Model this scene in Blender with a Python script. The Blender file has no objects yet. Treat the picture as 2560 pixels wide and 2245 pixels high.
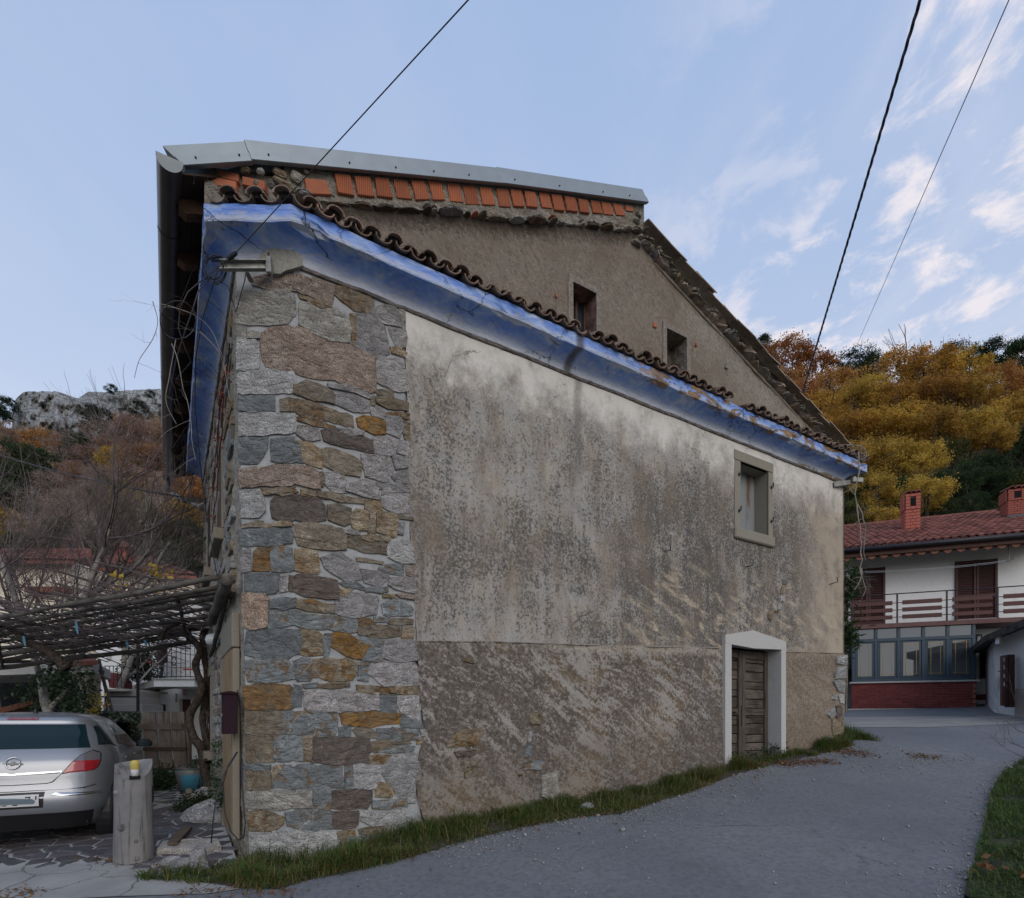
import bpy, math, random
import numpy as np
from mathutils import Vector, Matrix, noise as mnoise

# ------------------------------------------------------------------ camera, light, exposure
scene = bpy.context.scene
F, CX, HY, EYE = 1410.0, 1280.0, 1800.0, 1.5          # focal length, principal column, horizon row (photo pixels), eye height
cam_d = bpy.data.cameras.new("camera")
cam_d.sensor_width = 36.0
cam_d.lens = 36.0 * F / 2560.0
cam_d.shift_y = (HY - 1122.5) / 2560.0                # level camera with a rising front, so verticals stay vertical
cam_d.clip_start = 0.05
cam_d.clip_end = 6000.0
cam = bpy.data.objects.new("camera", cam_d)
cam.location = (0, 0, EYE)
cam.rotation_euler = (math.radians(90), 0, 0)
scene.collection.objects.link(cam)
scene.camera = cam

SUN_EL, SUN_AZ = 28.0, 158.0                           # degrees; azimuth clockwise from +Y
world = bpy.data.worlds.new("World")
scene.world = world
world.use_nodes = True
wn, wl = world.node_tree.nodes, world.node_tree.links
wn.clear()
w_out = wn.new("ShaderNodeOutputWorld")
w_bg = wn.new("ShaderNodeBackground")
sky = wn.new("ShaderNodeTexSky")
sky.sky_type = 'NISHITA'
sky.sun_disc = False
sky.sun_elevation = math.radians(SUN_EL)
sky.sun_rotation = math.radians(SUN_AZ)
sky.altitude = 300
sky.air_density = 1.0
sky.dust_density = 2.2
sky.ozone_density = 1.2
w_bg.inputs['Strength'].default_value = 0.125
# wispy clouds, drawn on a flat layer high above (direction projected to a plane)
w_tc = wn.new("ShaderNodeTexCoord")
w_sep = wn.new("ShaderNodeSeparateXYZ")
wl.new(w_tc.outputs['Generated'], w_sep.inputs[0])
def wmath(op, a, b=None, clamp=False):
    n = wn.new("ShaderNodeMath"); n.operation = op; n.use_clamp = clamp
    for i, v in enumerate((a, b)):
        if v is None: continue
        if isinstance(v, (int, float)): n.inputs[i].default_value = v
        else: wl.new(v, n.inputs[i])
    return n.outputs[0]
w_z = wmath('MAXIMUM', w_sep.outputs[2], 0.06)
w_u = wmath('DIVIDE', w_sep.outputs[0], w_z)
w_v = wmath('DIVIDE', w_sep.outputs[1], w_z)
w_cmb = wn.new("ShaderNodeCombineXYZ")
wl.new(w_u, w_cmb.inputs[0]); wl.new(w_v, w_cmb.inputs[1])
def wnoise(scale, detail, rough, dist=0.0, sx=1.0, rot=0.0, off=(0, 0, 0)):
    mp = wn.new("ShaderNodeMapping"); mp.inputs['Scale'].default_value = (sx, 1, 1)
    mp.inputs['Rotation'].default_value = (0, 0, rot); mp.inputs['Location'].default_value = off
    wl.new(w_cmb.outputs[0], mp.inputs[0])
    n = wn.new("ShaderNodeTexNoise"); n.inputs['Scale'].default_value = scale
    n.inputs['Detail'].default_value = detail; n.inputs['Roughness'].default_value = rough
    n.inputs['Distortion'].default_value = dist
    wl.new(mp.outputs[0], n.inputs['Vector'])
    return n.outputs['Fac']
def wramp(x, a, b):
    n = wn.new("ShaderNodeMapRange"); n.interpolation_type = 'SMOOTHSTEP'
    wl.new(x, n.inputs[0]); n.inputs[1].default_value = a; n.inputs[2].default_value = b
    return n.outputs[0]
cl_puff = wramp(wnoise(4.6, 10, 0.62, 0.3, 1.2, 0.4, (3.1, 0.4, 0)), 0.465, 0.63)
cl_veil = wramp(wnoise(1.1, 7, 0.55, 0.8, 2.2, 0.9, (1.7, 5.0, 0)), 0.38, 0.78)
cl_side = wmath('MULTIPLY', wramp(w_u, 0.10, 0.75), wramp(wnoise(0.9, 4, 0.5, 0.0, 1.0, 0.2, (0.6, 2.2, 0)), 0.28, 0.50))                       # the cloud bank lies over the right-hand hill
cl_a = wmath('MULTIPLY', cl_puff, cl_side)
cl_b = wmath('MULTIPLY', cl_veil, wmath('ADD', wmath('MULTIPLY', cl_side, 0.25), 0.10))
cl = wmath('MULTIPLY', wmath('ADD', cl_a, cl_b, True), 0.85)
# an even thin veil of high haze over the whole dome, then the clouds
w_veil = wn.new("ShaderNodeMix"); w_veil.data_type = 'RGBA'
w_veil.inputs[0].default_value = 0.76
wl.new(sky.outputs[0], w_veil.inputs[6])
w_vc = wn.new("ShaderNodeMix"); w_vc.data_type = 'RGBA'
wl.new(wramp(w_sep.outputs[2], 0.0, 0.85), w_vc.inputs[0])
w_vc.inputs[6].default_value = (5.9, 6.35, 7.3, 1)       # pale at the horizon
w_vc.inputs[7].default_value = (3.45, 4.6, 6.9, 1)       # bluer overhead
wl.new(w_vc.outputs[2], w_veil.inputs[7])
w_mix = wn.new("ShaderNodeMix"); w_mix.data_type = 'RGBA'
wl.new(cl, w_mix.inputs[0])
wl.new(w_veil.outputs[2], w_mix.inputs[6])
w_mix.inputs[7].default_value = (7.0, 6.5, 6.7, 1)
wl.new(w_mix.outputs[2], w_bg.inputs['Color'])
wl.new(w_bg.outputs[0], w_out.inputs[0])

sun_d = bpy.data.lights.new("sun", 'SUN')
sun_d.energy = 1.0
sun_d.angle = math.radians(40)
sun_d.color = (1.0, 0.92, 0.82)
sun = bpy.data.objects.new("sun", sun_d)
el, az = math.radians(SUN_EL), math.radians(SUN_AZ)
sdir = Vector((math.sin(az) * math.cos(el), math.cos(az) * math.cos(el), math.sin(el)))
sun.rotation_euler = sdir.to_track_quat('Z', 'Y').to_euler()
sun.location = (0, -10, 30)
scene.collection.objects.link(sun)

scene.view_settings.view_transform = 'Standard'
scene.view_settings.look = 'None'
scene.view_settings.gamma = 1.0
scene.view_settings.exposure = 0.08
scene.view_settings.use_curve_mapping = False
scene.render.engine = 'CYCLES'
scene.cycles.max_bounces = 6
scene.cycles.transparent_max_bounces = 8
scene.cycles.use_denoising = True

# ------------------------------------------------------------------ helpers
COL = scene.collection
RND = random.Random(7)
FR = {}                                                # frame (matrix) of every built parent

def E(px, py, d):
    """point seen at photo pixel (px, py), d metres in front of the camera"""
    return Vector(((px - CX) / F * d, d, EYE + (HY - py) / F * d))

def tag(o, label=None, cat=None, group=None, kind=None):
    if label: o['label'] = label
    if cat: o['category'] = cat
    if group: o['group'] = group
    if kind: o['kind'] = kind
    return o

def empty(name, loc=(0, 0, 0), rz=0.0, label=None, cat=None, group=None, parent=None):
    o = bpy.data.objects.new(name, None)
    o.empty_display_size = 0.2
    COL.objects.link(o)
    if parent is not None:
        o.parent = parent
        FR[o.name] = FR[parent.name].copy()
    else:
        o.location = loc; o.rotation_euler = (0, 0, rz)
        FR[o.name] = Matrix.Translation(loc) @ Matrix.Rotation(rz, 4, 'Z')
    return tag(o, label, cat, group)

class MB:
    """collects geometry, then links it as ONE mesh object"""
    def __init__(s): s.v, s.f, s.m, s.c = [], [], [], []
    def add(s, vs, fs, mi=0):
        b = len(s.v); s.v.extend(vs)
        for f in fs: s.f.append(tuple(b + i for i in f)); s.m.append(mi)
    def poly(s, vs, mi=0): s.add(list(vs), [tuple(range(len(vs)))], mi)
    def prism(s, front, vec, mi=0):
        n = len(front); vec = Vector(vec)
        vs = [Vector(p) for p in front] + [Vector(p) + vec for p in front]
        fs = [tuple(range(n)), tuple(range(2 * n - 1, n - 1, -1))]
        fs += [(i, i + n, (i + 1) % n + n, (i + 1) % n) for i in range(n)]
        s.add(vs, fs, mi)
    def box(s, c, sz, rz=0.0, mi=0, M=None):
        x, y, z = sz[0] / 2, sz[1] / 2, sz[2] / 2
        mt = M if M is not None else Matrix.Rotation(rz, 3, 'Z')
        c = Vector(c)
        vs = [c + mt @ Vector((a * x, b * y, d * z)) for d in (-1, 1) for b in (-1, 1) for a in (-1, 1)]
        s.add(vs, [(0, 2, 3, 1), (4, 5, 7, 6), (0, 1, 5, 4), (2, 6, 7, 3), (0, 4, 6, 2), (1, 3, 7, 5)], mi)
    def bbox(s, c, sz, rz=0.0, bev=0.01, mi=0, M=None):
        """box with chamfered edges"""
        x, y, z = sz[0] / 2, sz[1] / 2, sz[2] / 2; b = min(bev, x * .8, y * .8, z * .8)
        mt = M if M is not None else Matrix.Rotation(rz, 3, 'Z'); c = Vector(c)
        vs = []; idx = {}
        for sx in (-1, 1):
            for sy in (-1, 1):
                for sz_ in (-1, 1):
                    for ax in range(3):
                        p = [sx * (x - b), sy * (y - b), sz_ * (z - b)]
                        p[ax] = (sx * x, sy * y, sz_ * z)[ax]
                        idx[(sx, sy, sz_, ax)] = len(vs); vs.append(c + mt @ Vector(p))
        fs = []
        for ax in range(3):
            o = [i for i in range(3) if i != ax]
            for sg in (-1, 1):
                q = []
                for a, b_ in ((-1, -1), (1, -1), (1, 1), (-1, 1)):
                    k = [0, 0, 0]; k[ax] = sg; k[o[0]] = a; k[o[1]] = b_
                    q.append(idx[(k[0], k[1], k[2], ax)])
                fs.append(tuple(q))
        for ax in range(3):
            o = [i for i in range(3) if i != ax]
            for a in (-1, 1):
                for b_ in (-1, 1):
                    q = []
                    for sg, fa in ((-1, o[0]), (1, o[0]), (1, o[1]), (-1, o[1])):
                        k = [0, 0, 0]; k[ax] = sg; k[o[0]] = a; k[o[1]] = b_
                        q.append(idx[(k[0], k[1], k[2], fa)])
                    fs.append(tuple(q))
        for sx in (-1, 1):
            for sy in (-1, 1):
                for sz_ in (-1, 1): fs.append(tuple(idx[(sx, sy, sz_, a)] for a in range(3)))
        s.add(vs, fs, mi)
    def tube(s, pts, r, n=6, mi=0, caps=True):
        pts = [Vector(p) for p in pts]; k = len(pts)
        if not hasattr(r, '__len__'): r = [r] * k
        vs = []; up = None
        for i, p in enumerate(pts):
            d = (pts[min(i + 1, k - 1)] - pts[max(i - 1, 0)])
            if d.length < 1e-9: d = Vector((0, 0, 1))
            d.normalize()
            if up is None:
                up = Vector((0, 0, 1)) if abs(d.z) < .9 else Vector((1, 0, 0))
            a = d.cross(up)
            if a.length < 1e-6: a = d.cross(Vector((1, 0, 0.3)))
            a.normalize(); b = a.cross(d); up = b
            for j in range(n):
                t = 2 * math.pi * j / n
                vs.append(p + (a * math.cos(t) + b * math.sin(t)) * r[i])
        fs = [(i * n + j, i * n + (j + 1) % n, (i + 1) * n + (j + 1) % n, (i + 1) * n + j) for i in range(k - 1) for j in range(n)]
        if caps: fs += [tuple(range(n - 1, -1, -1)), tuple((k - 1) * n + j for j in range(n))]
        s.add(vs, fs, mi)
    def lathe(s, prof, c=(0, 0, 0), n=16, mi=0, M=None, a0=0.0, a1=2 * math.pi):
        c = Vector(c); vs = []; full = abs(a1 - a0 - 2 * math.pi) < 1e-6
        m = n if full else n + 1
        for (r, z) in prof:
            for j in range(m):
                t = a0 + (a1 - a0) * j / n
                p = Vector((r * math.cos(t), r * math.sin(t), z))
                vs.append(c + (M @ p if M is not None else p))
        fs = []
        for i in range(len(prof) - 1):
            for j in range(n):
                j2 = (j + 1) % m
                fs.append((i * m + j, i * m + j2, (i + 1) * m + j2, (i + 1) * m + j))
        s.add(vs, fs, mi)
    def grid(s, P, mi=0):
        """P: rows of points"""
        r, c = len(P), len(P[0])
        s.add([p for row in P for p in row], [(i * c + j, i * c + j + 1, (i + 1) * c + j + 1, (i + 1) * c + j) for i in range(r - 1) for j in range(c - 1)], mi)
    def build(s, name, mats, parent=None, local=False, smooth=False, kind=None, label=None, cat=None, group=None, colors=None):
        mats = mats if isinstance(mats, (list, tuple)) else [mats]
        me = bpy.data.meshes.new(name)
        V = np.array([tuple(p) for p in s.v], dtype=np.float64).reshape(-1, 3)
        loc = None
        if parent is not None:
            if not local:
                Mi = np.array(FR[parent.name].inverted())
                V = V @ Mi[:3, :3].T + Mi[:3, 3]
        elif len(V) and kind not in ('structure',):
            lo, hi = V.min(0), V.max(0)
            loc = np.array(((lo[0] + hi[0]) / 2, (lo[1] + hi[1]) / 2, lo[2])); V = V - loc
        me.from_pydata(V.tolist(), [], s.f)
        for m in mats: me.materials.append(m)
        if len(mats) > 1: me.polygons.foreach_set('material_index', s.m)
        if smooth: me.polygons.foreach_set('use_smooth', [True] * len(s.f))
        if colors is not None:
            at = me.attributes.new('tone', 'FLOAT', 'POINT'); at.data.foreach_set('value', np.asarray(colors, dtype=np.float32))
        me.validate(); me.update()
        o = bpy.data.objects.new(name, me); COL.objects.link(o)
        if parent is not None:
            o.parent = parent; FR[o.name] = FR[parent.name].copy()
        else:
            if loc is not None: o.location = loc
            FR[o.name] = Matrix.Translation(o.location)
        return tag(o, label, cat, group, kind)

def mesh_np(name, V, Fq, mats, parent=None, kind=None, label=None, cat=None, group=None, tone=None, mi=None):
    """fast mesh from numpy arrays; Fq (n,3) or (n,4); world coordinates"""
    me = bpy.data.meshes.new(name)
    V = np.asarray(V, dtype=np.float32); Fq = np.asarray(Fq, dtype=np.int32); k = Fq.shape[1]
    me.vertices.add(len(V)); me.vertices.foreach_set('co', V.ravel())
    me.loops.add(Fq.size); me.loops.foreach_set('vertex_index', Fq.ravel())
    me.polygons.add(len(Fq)); me.polygons.foreach_set('loop_start', np.arange(0, Fq.size, k, dtype=np.int32))
    me.polygons.foreach_set('loop_total', np.full(len(Fq), k, dtype=np.int32))
    for m in (mats if isinstance(mats, (list, tuple)) else [mats]): me.materials.append(m)
    if mi is not None: me.polygons.foreach_set('material_index', np.asarray(mi, dtype=np.int32))
    if tone is not None:
        at = me.attributes.new('tone', 'FLOAT', 'POINT'); at.data.foreach_set('value', np.asarray(tone, dtype=np.float32))
    me.update(calc_edges=True)
    if name is None: return me
    o = bpy.data.objects.new(name, me); COL.objects.link(o)
    if parent is not None: o.parent = parent; FR[o.name] = FR[parent.name].copy()
    else: FR[o.name] = Matrix.Identity(4)
    return tag(o, label, cat, group, kind)

def copy_tree(o, parent=None):
    c = o.copy(); COL.objects.link(c)
    if parent is not None: c.parent = parent
    for ch in list(o.children): copy_tree(ch, c)
    return c

def sstep(a, b, x):
    t = np.clip((x - a) / (b - a), 0, 1); return t * t * (3 - 2 * t)

def clip_poly(poly, axis, val, keep_less):
    out = []; n = len(poly)
    for i in range(n):
        a, b = poly[i], poly[(i + 1) % n]
        ia = (a[axis] <= val) if keep_less else (a[axis] >= val)
        ib = (b[axis] <= val) if keep_less else (b[axis] >= val)
        if ia: out.append(a)
        if ia != ib:
            t = (val - a[axis]) / (b[axis] - a[axis])
            out.append(tuple(a[k] + t * (b[k] - a[k]) for k in range(len(a))))
    return out

def clip_half(poly, p, nrm):
    """keep the side where (q-p).nrm <= 0 (2D)"""
    out = []; n = len(poly)
    for i in range(n):
        a, b = poly[i], poly[(i + 1) % n]
        da = (a[0] - p[0]) * nrm[0] + (a[1] - p[1]) * nrm[1]
        db = (b[0] - p[0]) * nrm[0] + (b[1] - p[1]) * nrm[1]
        if da <= 0: out.append(a)
        if (da <= 0) != (db <= 0):
            t = da / (da - db); out.append((a[0] + t * (b[0] - a[0]), a[1] + t * (b[1] - a[1])))
    return out
# ------------------------------------------------------------------ materials (procedural)
class NT:
    def __init__(s, name):
        s.mat = bpy.data.materials.new(name); s.mat.use_nodes = True
        s.n = s.mat.node_tree.nodes; s.l = s.mat.node_tree.links
        s.b = s.n['Principled BSDF']; s._tc = None; s._oi = None
    def put(s, sock, v):
        if v is None: return
        if isinstance(v, bpy.types.NodeSocket): s.l.new(v, sock)
        elif isinstance(v, (tuple, list)) and len(v) == 3 and sock.type == 'RGBA': sock.default_value = (*v, 1)
        else: sock.default_value = v
    def co(s, kind='Object'):
        if s._tc is None: s._tc = s.n.new('ShaderNodeTexCoord')
        return s._tc.outputs[kind]
    def rnd(s):
        if s._oi is None: s._oi = s.n.new('ShaderNodeObjectInfo')
        return s._oi.outputs['Random']
    def map(s, scale=(1, 1, 1), rot=(0, 0, 0), loc=(0, 0, 0), vec=None):
        m = s.n.new('ShaderNodeMapping'); m.inputs['Scale'].default_value = scale
        m.inputs['Rotation'].default_value = rot; m.inputs['Location'].default_value = loc
        s.l.new(vec or s.co(), m.inputs[0]); return m.outputs[0]
    def roff(s, k=17.0):
        """object coordinates shifted by the object's random number"""
        c = s.n.new('ShaderNodeVectorMath'); c.operation = 'ADD'
        m = s.math('MULTIPLY', s.rnd(), k)
        s.l.new(s.co(), c.inputs[0]); s.l.new(m, c.inputs[1]); return c.outputs[0]
    def noise(s, scale, detail=5, rough=.6, vec=None, dist=0.0):
        t = s.n.new('ShaderNodeTexNoise'); t.inputs['Scale'].default_value = scale
        t.inputs['Detail'].default_value = detail; t.inputs['Roughness'].default_value = rough
        t.inputs['Distortion'].default_value = dist
        s.l.new(vec or s.co(), t.inputs['Vector']); return t.outputs['Fac']
    def voro(s, scale, feature='F1', vec=None, out='Distance', rnd=1.0):
        t = s.n.new('ShaderNodeTexVoronoi'); t.feature = feature; t.inputs['Scale'].default_value = scale
        t.inputs['Randomness'].default_value = rnd
        s.l.new(vec or s.co(), t.inputs['Vector']); return t.outputs[out]
    def wave(s, scale, vec=None, dist=0.0, det=2, dscale=1.0, direction='X'):
        t = s.n.new('ShaderNodeTexWave'); t.inputs['Scale'].default_value = scale; t.bands_direction = direction
        t.inputs['Distortion'].default_value = dist; t.inputs['Detail'].default_value = det; t.inputs['Detail Scale'].default_value = dscale
        s.l.new(vec or s.co(), t.inputs['Vector']); return t.outputs['Fac']
    def math(s, op, a, b=None, c=None, clamp=False):
        m = s.n.new('ShaderNodeMath'); m.operation = op; m.use_clamp = clamp
        for i, v in enumerate((a, b, c)):
            if v is not None: s.put(m.inputs[i], v)
        return m.outputs[0]
    def mr(s, x, a, b, c=0.0, d=1.0, smooth=True):
        m = s.n.new('ShaderNodeMapRange'); m.interpolation_type = 'SMOOTHSTEP' if smooth else 'LINEAR'
        s.put(m.inputs[0], x)
        for i, v in enumerate((a, b, c, d)): m.inputs[i + 1].default_value = v
        return m.outputs[0]
    def ramp(s, x, stops):
        r = s.n.new('ShaderNodeValToRGB'); e = r.color_ramp.elements
        e[0].position, e[0].color = stops[0][0], (*stops[0][1], 1)
        e[1].position, e[1].color = stops[-1][0], (*stops[-1][1], 1)
        for p, c in stops[1:-1]:
            q = e.new(p); q.color = (*c, 1)
        s.put(r.inputs[0], x); return r.outputs[0]
    def mix(s, f, a, b, mode='MIX'):
        m = s.n.new('ShaderNodeMix'); m.data_type = 'RGBA'; m.blend_type = mode
        s.put(m.inputs[0], f); s.put(m.inputs[6], a); s.put(m.inputs[7], b); return m.outputs[2]
    def sep(s, vec=None):
        x = s.n.new('ShaderNodeSeparateXYZ'); s.l.new(vec or s.co(), x.inputs[0]); return x.outputs
    def attr(s, name):
        a = s.n.new('ShaderNodeAttribute'); a.attribute_name = name; return a.outputs['Fac']
    def hsv(s, col, h=.5, sat=1.0, val=1.0):
        m = s.n.new('ShaderNodeHueSaturation'); s.put(m.inputs['Hue'], h); s.put(m.inputs['Saturation'], sat); s.put(m.inputs['Value'], val)
        s.put(m.inputs['Color'], col); return m.outputs[0]
    def bump(s, h, strength=.5, dist=.02):
        b = s.n.new('ShaderNodeBump'); b.inputs['Strength'].default_value = strength; b.inputs['Distance'].default_value = dist
        s.put(b.inputs['Height'], h); s.l.new(b.outputs[0], s.b.inputs['Normal'])
    def done(s, col, rough=.85, metal=0.0, spec=.3, **kw):
        s.put(s.b.inputs['Base Color'], col); s.put(s.b.inputs['Roughness'], rough); s.put(s.b.inputs['Metallic'], metal)
        s.b.inputs['Specular IOR Level'].default_value = spec
        for k, v in kw.items(): s.put(s.b.inputs[k], v)
        return s.mat

def simple(name, col, rough=.7, metal=0.0, spec=.35, var=.18, nscale=18.0, bump=.15):
    t = NT(name)
    n = t.noise(nscale, 5, .65, t.roff())
    v = t.math('ADD', t.mr(n, .3, .7, 1 - var, 1 + var), t.math('MULTIPLY', t.math('SUBTRACT', t.rnd(), .5), var))
    c = t.hsv(col, val=v)
    if bump: t.bump(n, bump, .01)
    return t.done(c, rough, metal, spec)

# --- stones of the corner pier: one material per kind of stone
def stone_mat(name, base, alt, dark, fine=45.0, tool=0.0, rough=.88, bump=.75, altw=(.42, .66), rustw=.0):
    t = NT(name); v = t.roff()
    big = t.noise(4.2, 5, .62, v, 1.0)
    mid = t.noise(16, 6, .68, v, .3)
    fin = t.noise(fine, 4, .7, v)
    c = t.mix(t.mr(big, *altw), base, alt)
    c = t.mix(t.mr(mid, .50, .72, 0, .75), c, dark)
    c = t.mix(t.mr(fin, .55, .75, 0, .5), c, tuple(min(1, x * 1.55) for x in base))
    strat = t.noise(9, 4, .6, t.map((1, 1, 5), vec=v), .8)
    c = t.mix(t.mr(strat, .56, .74, 0, .45), c, tuple(x * .55 for x in dark))
    rust = t.math('MULTIPLY', t.mr(t.noise(5.5, 5, .6, t.map((1, 1, 1), loc=(4, 1, 9), vec=v), 1.2), .50, .60), t.mr(t.rnd(), .35, .55))
    c = t.mix(t.math('MULTIPLY', rust, rustw), c, t.mix(t.mr(mid, .4, .6), (.20, .115, .045), (.115, .075, .045)))
    wv = t.n.new('ShaderNodeVectorMath'); wv.operation = 'ADD'; t.l.new(v, wv.inputs[0]); t.l.new(t.math('MULTIPLY', big, .35), wv.inputs[1])
    edge = t.voro(4.5, 'DISTANCE_TO_EDGE', wv.outputs[0])
    vein = t.math('MULTIPLY', t.mr(edge, .022, .006), t.mr(t.noise(2.2, 2, .5, v), .50, .58))
    c = t.mix(t.math('MULTIPLY', vein, .6), c, tuple(min(.6, x * 2.1) for x in base))
    cleft = t.voro(7, 'F1', t.map((1, 1, 2.2), vec=wv.outputs[0]), 'Distance')
    c = t.mix(t.mr(cleft, .35, .75, 0, .35), c, tuple(x * .6 for x in dark))
    c = t.hsv(c, sat=t.math('ADD', .90, t.math('MULTIPLY', t.rnd(), .3)), val=t.math('ADD', .80, t.math('MULTIPLY', t.rnd(), .42)))
    h = t.math('ADD', t.math('MULTIPLY', mid, 1.0), t.math('MULTIPLY', fin, .5))
    if tool:
        pit = t.voro(60, 'F1', t.map((1, 1, .6), vec=v))
        h = t.math('ADD', h, t.math('MULTIPLY', pit, tool))
        c = t.mix(t.mr(pit, .12, .45, .0, .45), tuple(x * .55 for x in base), c) if tool < 0 else t.mix(t.mr(pit, .1, .5, .5, 0), c, tuple(x * .5 for x in dark))
    h = t.math('ADD', h, t.math('ADD', t.math('MULTIPLY', strat, 1.4), t.math('MULTIPLY', cleft, 1.8)))
    t.bump(h, bump, .03)
    return t.done(c, rough)
STONE = {
 'l': stone_mat('pale_limestone', (.43, .425, .41), (.34, .335, .325), (.24, .23, .22), 55, .7),
 'h': stone_mat('light_grey_stone', (.35, .335, .30), (.27, .26, .235), (.19, .17, .145), 70, .6),
 'g': stone_mat('grey_sandstone', (.205, .222, .225), (.17, .186, .188), (.12, .115, .105), 40, rustw=.75),
 'b': stone_mat('brown_sandstone', (.215, .17, .115), (.24, .21, .165), (.09, .07, .05), 40, altw=(.4, .6), rustw=.9),
 'o': stone_mat('ochre_sandstone', (.24, .14, .06), (.18, .145, .10), (.11, .075, .045), 35, rustw=.9),
 'p': stone_mat('pinkish_tooled_stone', (.33, .255, .205), (.38, .31, .255), (.19, .125, .09), 80, 1.0),
 'm': stone_mat('mauve_limestone', (.35, .335, .325), (.29, .28, .275), (.17, .15, .145), 50, .4, rustw=.25),
 't': stone_mat('tan_sandstone', (.31, .255, .185), (.24, .205, .16), (.15, .115, .08), 50, .3, rustw=.6),
 'r': stone_mat('reddish_brown_stone', (.15, .118, .10), (.165, .14, .12), (.08, .062, .052), 40, rustw=.7),
}
def mat_mortar():
    t = NT('lime_mortar')
    a = t.noise(6, 6, .65); b = t.noise(60, 4, .7)
    c = t.ramp(a, [(.3, (.24, .25, .255)), (.5, (.33, .34, .345)), (.7, (.42, .425, .42))])
    c = t.mix(t.mr(b, .55, .75, 0, .5), c, (.17, .165, .155))
    t.bump(t.math('ADD', a, t.math('MULTIPLY', b, .4)), .7, .03)
    return t.done(c, .92)
MORTAR = mat_mortar()
def mat_plaster():
    """weathered render of the street wall: white under the cornice, grey lichen speckle below, brown stains"""
    t = NT('weathered_plaster'); s_, t_, z_ = t.sep()
    big = t.noise(.75, 5, .6, None, .5)
    mid = t.noise(2.6, 6, .62, None, .4)
    spk = t.noise(12.5, 9, .84, t.map((1, 1, .9)))
    fin = t.noise(55, 5, .8)
    blo = t.noise(6.5, 6, .72, t.map((1, 1, .8), loc=(2, 0, 7)), .3)
    streak = t.noise(2.0, 6, .65, t.map((2.6, 1, .30)), .3)
    spots = t.voro(15, 'F1', t.map((1, 1, 1)))
    base = t.ramp(mid, [(.28, (.275, .262, .245)), (.45, (.36, .348, .325)), (.60, (.375, .335, .28)), (.78, (.46, .445, .415))])
    # lichen speckle: fine dark grains everywhere, denser in soft broad zones
    zone = t.mr(t.math('ADD', t.math('MULTIPLY', big, .62), t.math('MULTIPLY', streak, .38)), .36, .62)
    zone = t.math('ADD', zone, t.math('MULTIPLY', t.math('MULTIPLY', t.mr(s_, 3.4, 5.4), t.mr(z_, 5.4, 4.3)), .45))
    zone = t.math('MULTIPLY', zone, t.mr(z_, 6.0, 5.2, .2, 1.0))
    fg = t.noise(30, 6, .78, t.map((1, 1, .9)))
    fld = t.math('ADD', t.math('MULTIPLY', spk, .6), t.math('MULTIPLY', blo, .4))
    c = t.mix(t.math('MULTIPLY', zone, .45), base, (.185, .172, .155))
    grain = t.mr(t.math('ADD', fg, t.math('ADD', t.math('MULTIPLY', t.math('SUBTRACT', fld, .5), .75), t.math('MULTIPLY', t.math('SUBTRACT', zone, .55), .13))), .50, .575)
    c = t.mix(t.math('MULTIPLY', grain, .90), c, t.ramp(fin, [(.3, (.042, .040, .038)), (.7, (.135, .124, .11))]))
    soot = t.math('MULTIPLY', t.mr(blo, .585, .67), t.mr(z_, 5.0, 4.2))
    c = t.mix(t.math('MULTIPLY', soot, t.mr(fg, .35, .6, .35, .9)), c, (.07, .066, .064))
    # pale round lichen spots in the upper half
    sp = t.math('MULTIPLY', t.math('MULTIPLY', t.mr(spots, .36, .22), t.mr(t.noise(7, 3, .6, t.map((1, 1, 1), loc=(1, 5, 2))), .48, .60)), t.mr(z_, 3.2, 4.8, .25, 1))
    c = t.mix(t.math('MULTIPLY', sp, .5), c, (.46, .44, .41))
    # brown damp stains
    br = t.math('MULTIPLY', t.mr(t.noise(1.5, 7, .7, t.map((1.6, 1, .7), loc=(4, 0, 1)), .6), .44, .66), .62)
    c = t.mix(br, c, t.mix(t.mr(spk, .4, .6), (.135, .105, .078), (.26, .205, .15)))
    # darker vertical run-off streaks
    dk = t.math('MULTIPLY', t.mr(t.noise(3.5, 5, .65, t.map((1, 1, .16), loc=(1, 0, 3)), .2), .56, .74), t.mr(z_, 5.6, 4.6))
    c = t.mix(t.math('MULTIPLY', dk, .38), c, (.12, .11, .105))
    # orange-cream scour patches low on the right
    cr = t.math('MULTIPLY', t.mr(t.noise(2.1, 6, .66, t.map((.8, 1, 2.4), (0, 0, 0), (2, 0, 5), vec=t.map((1, 1, 1), (0, -.35, 0))), .4), .50, .64),
                t.math('MULTIPLY', t.mr(z_, 4.3, 3.3), t.mr(s_, 3.6, 5.4)))
    c = t.mix(t.math('MULTIPLY', cr, t.mr(spk, .35, .6, 1, .35)), c, (.56, .47, .34))
    # warm pale wash towards the far corner
    wm = t.math('MULTIPLY', t.mr(s_, 8.2, 9.9), t.mr(mid, .3, .6, .35, .9))
    c = t.mix(wm, c, (.42, .35, .27))
    c = t.mix(t.math('MULTIPLY', t.mr(fin, .5, .72), .35), c, (.15, .125, .105))
    # clean white wash that survives under the eave
    wh = t.mr(t.math('ADD', z_, t.math('ADD', t.math('MULTIPLY', t.math('SUBTRACT', mid, .5), 1.3), t.math('MULTIPLY', t.math('SUBTRACT', fld, .5), 2.2))), 5.30, 6.10)
    c = t.mix(t.math('MULTIPLY', wh, .90), c, t.ramp(mid, [(.3, (.60, .57, .52)), (.7, (.70, .68, .64))]))
    # soot-dark run below the gap in the cornice
    sx = t.mr(t.math('ABSOLUTE', t.math('ADD', t.math('SUBTRACT', s_, 3.62), t.math('MULTIPLY', t.math('SUBTRACT', mid, .5), .12))), .10, .02)
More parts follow.
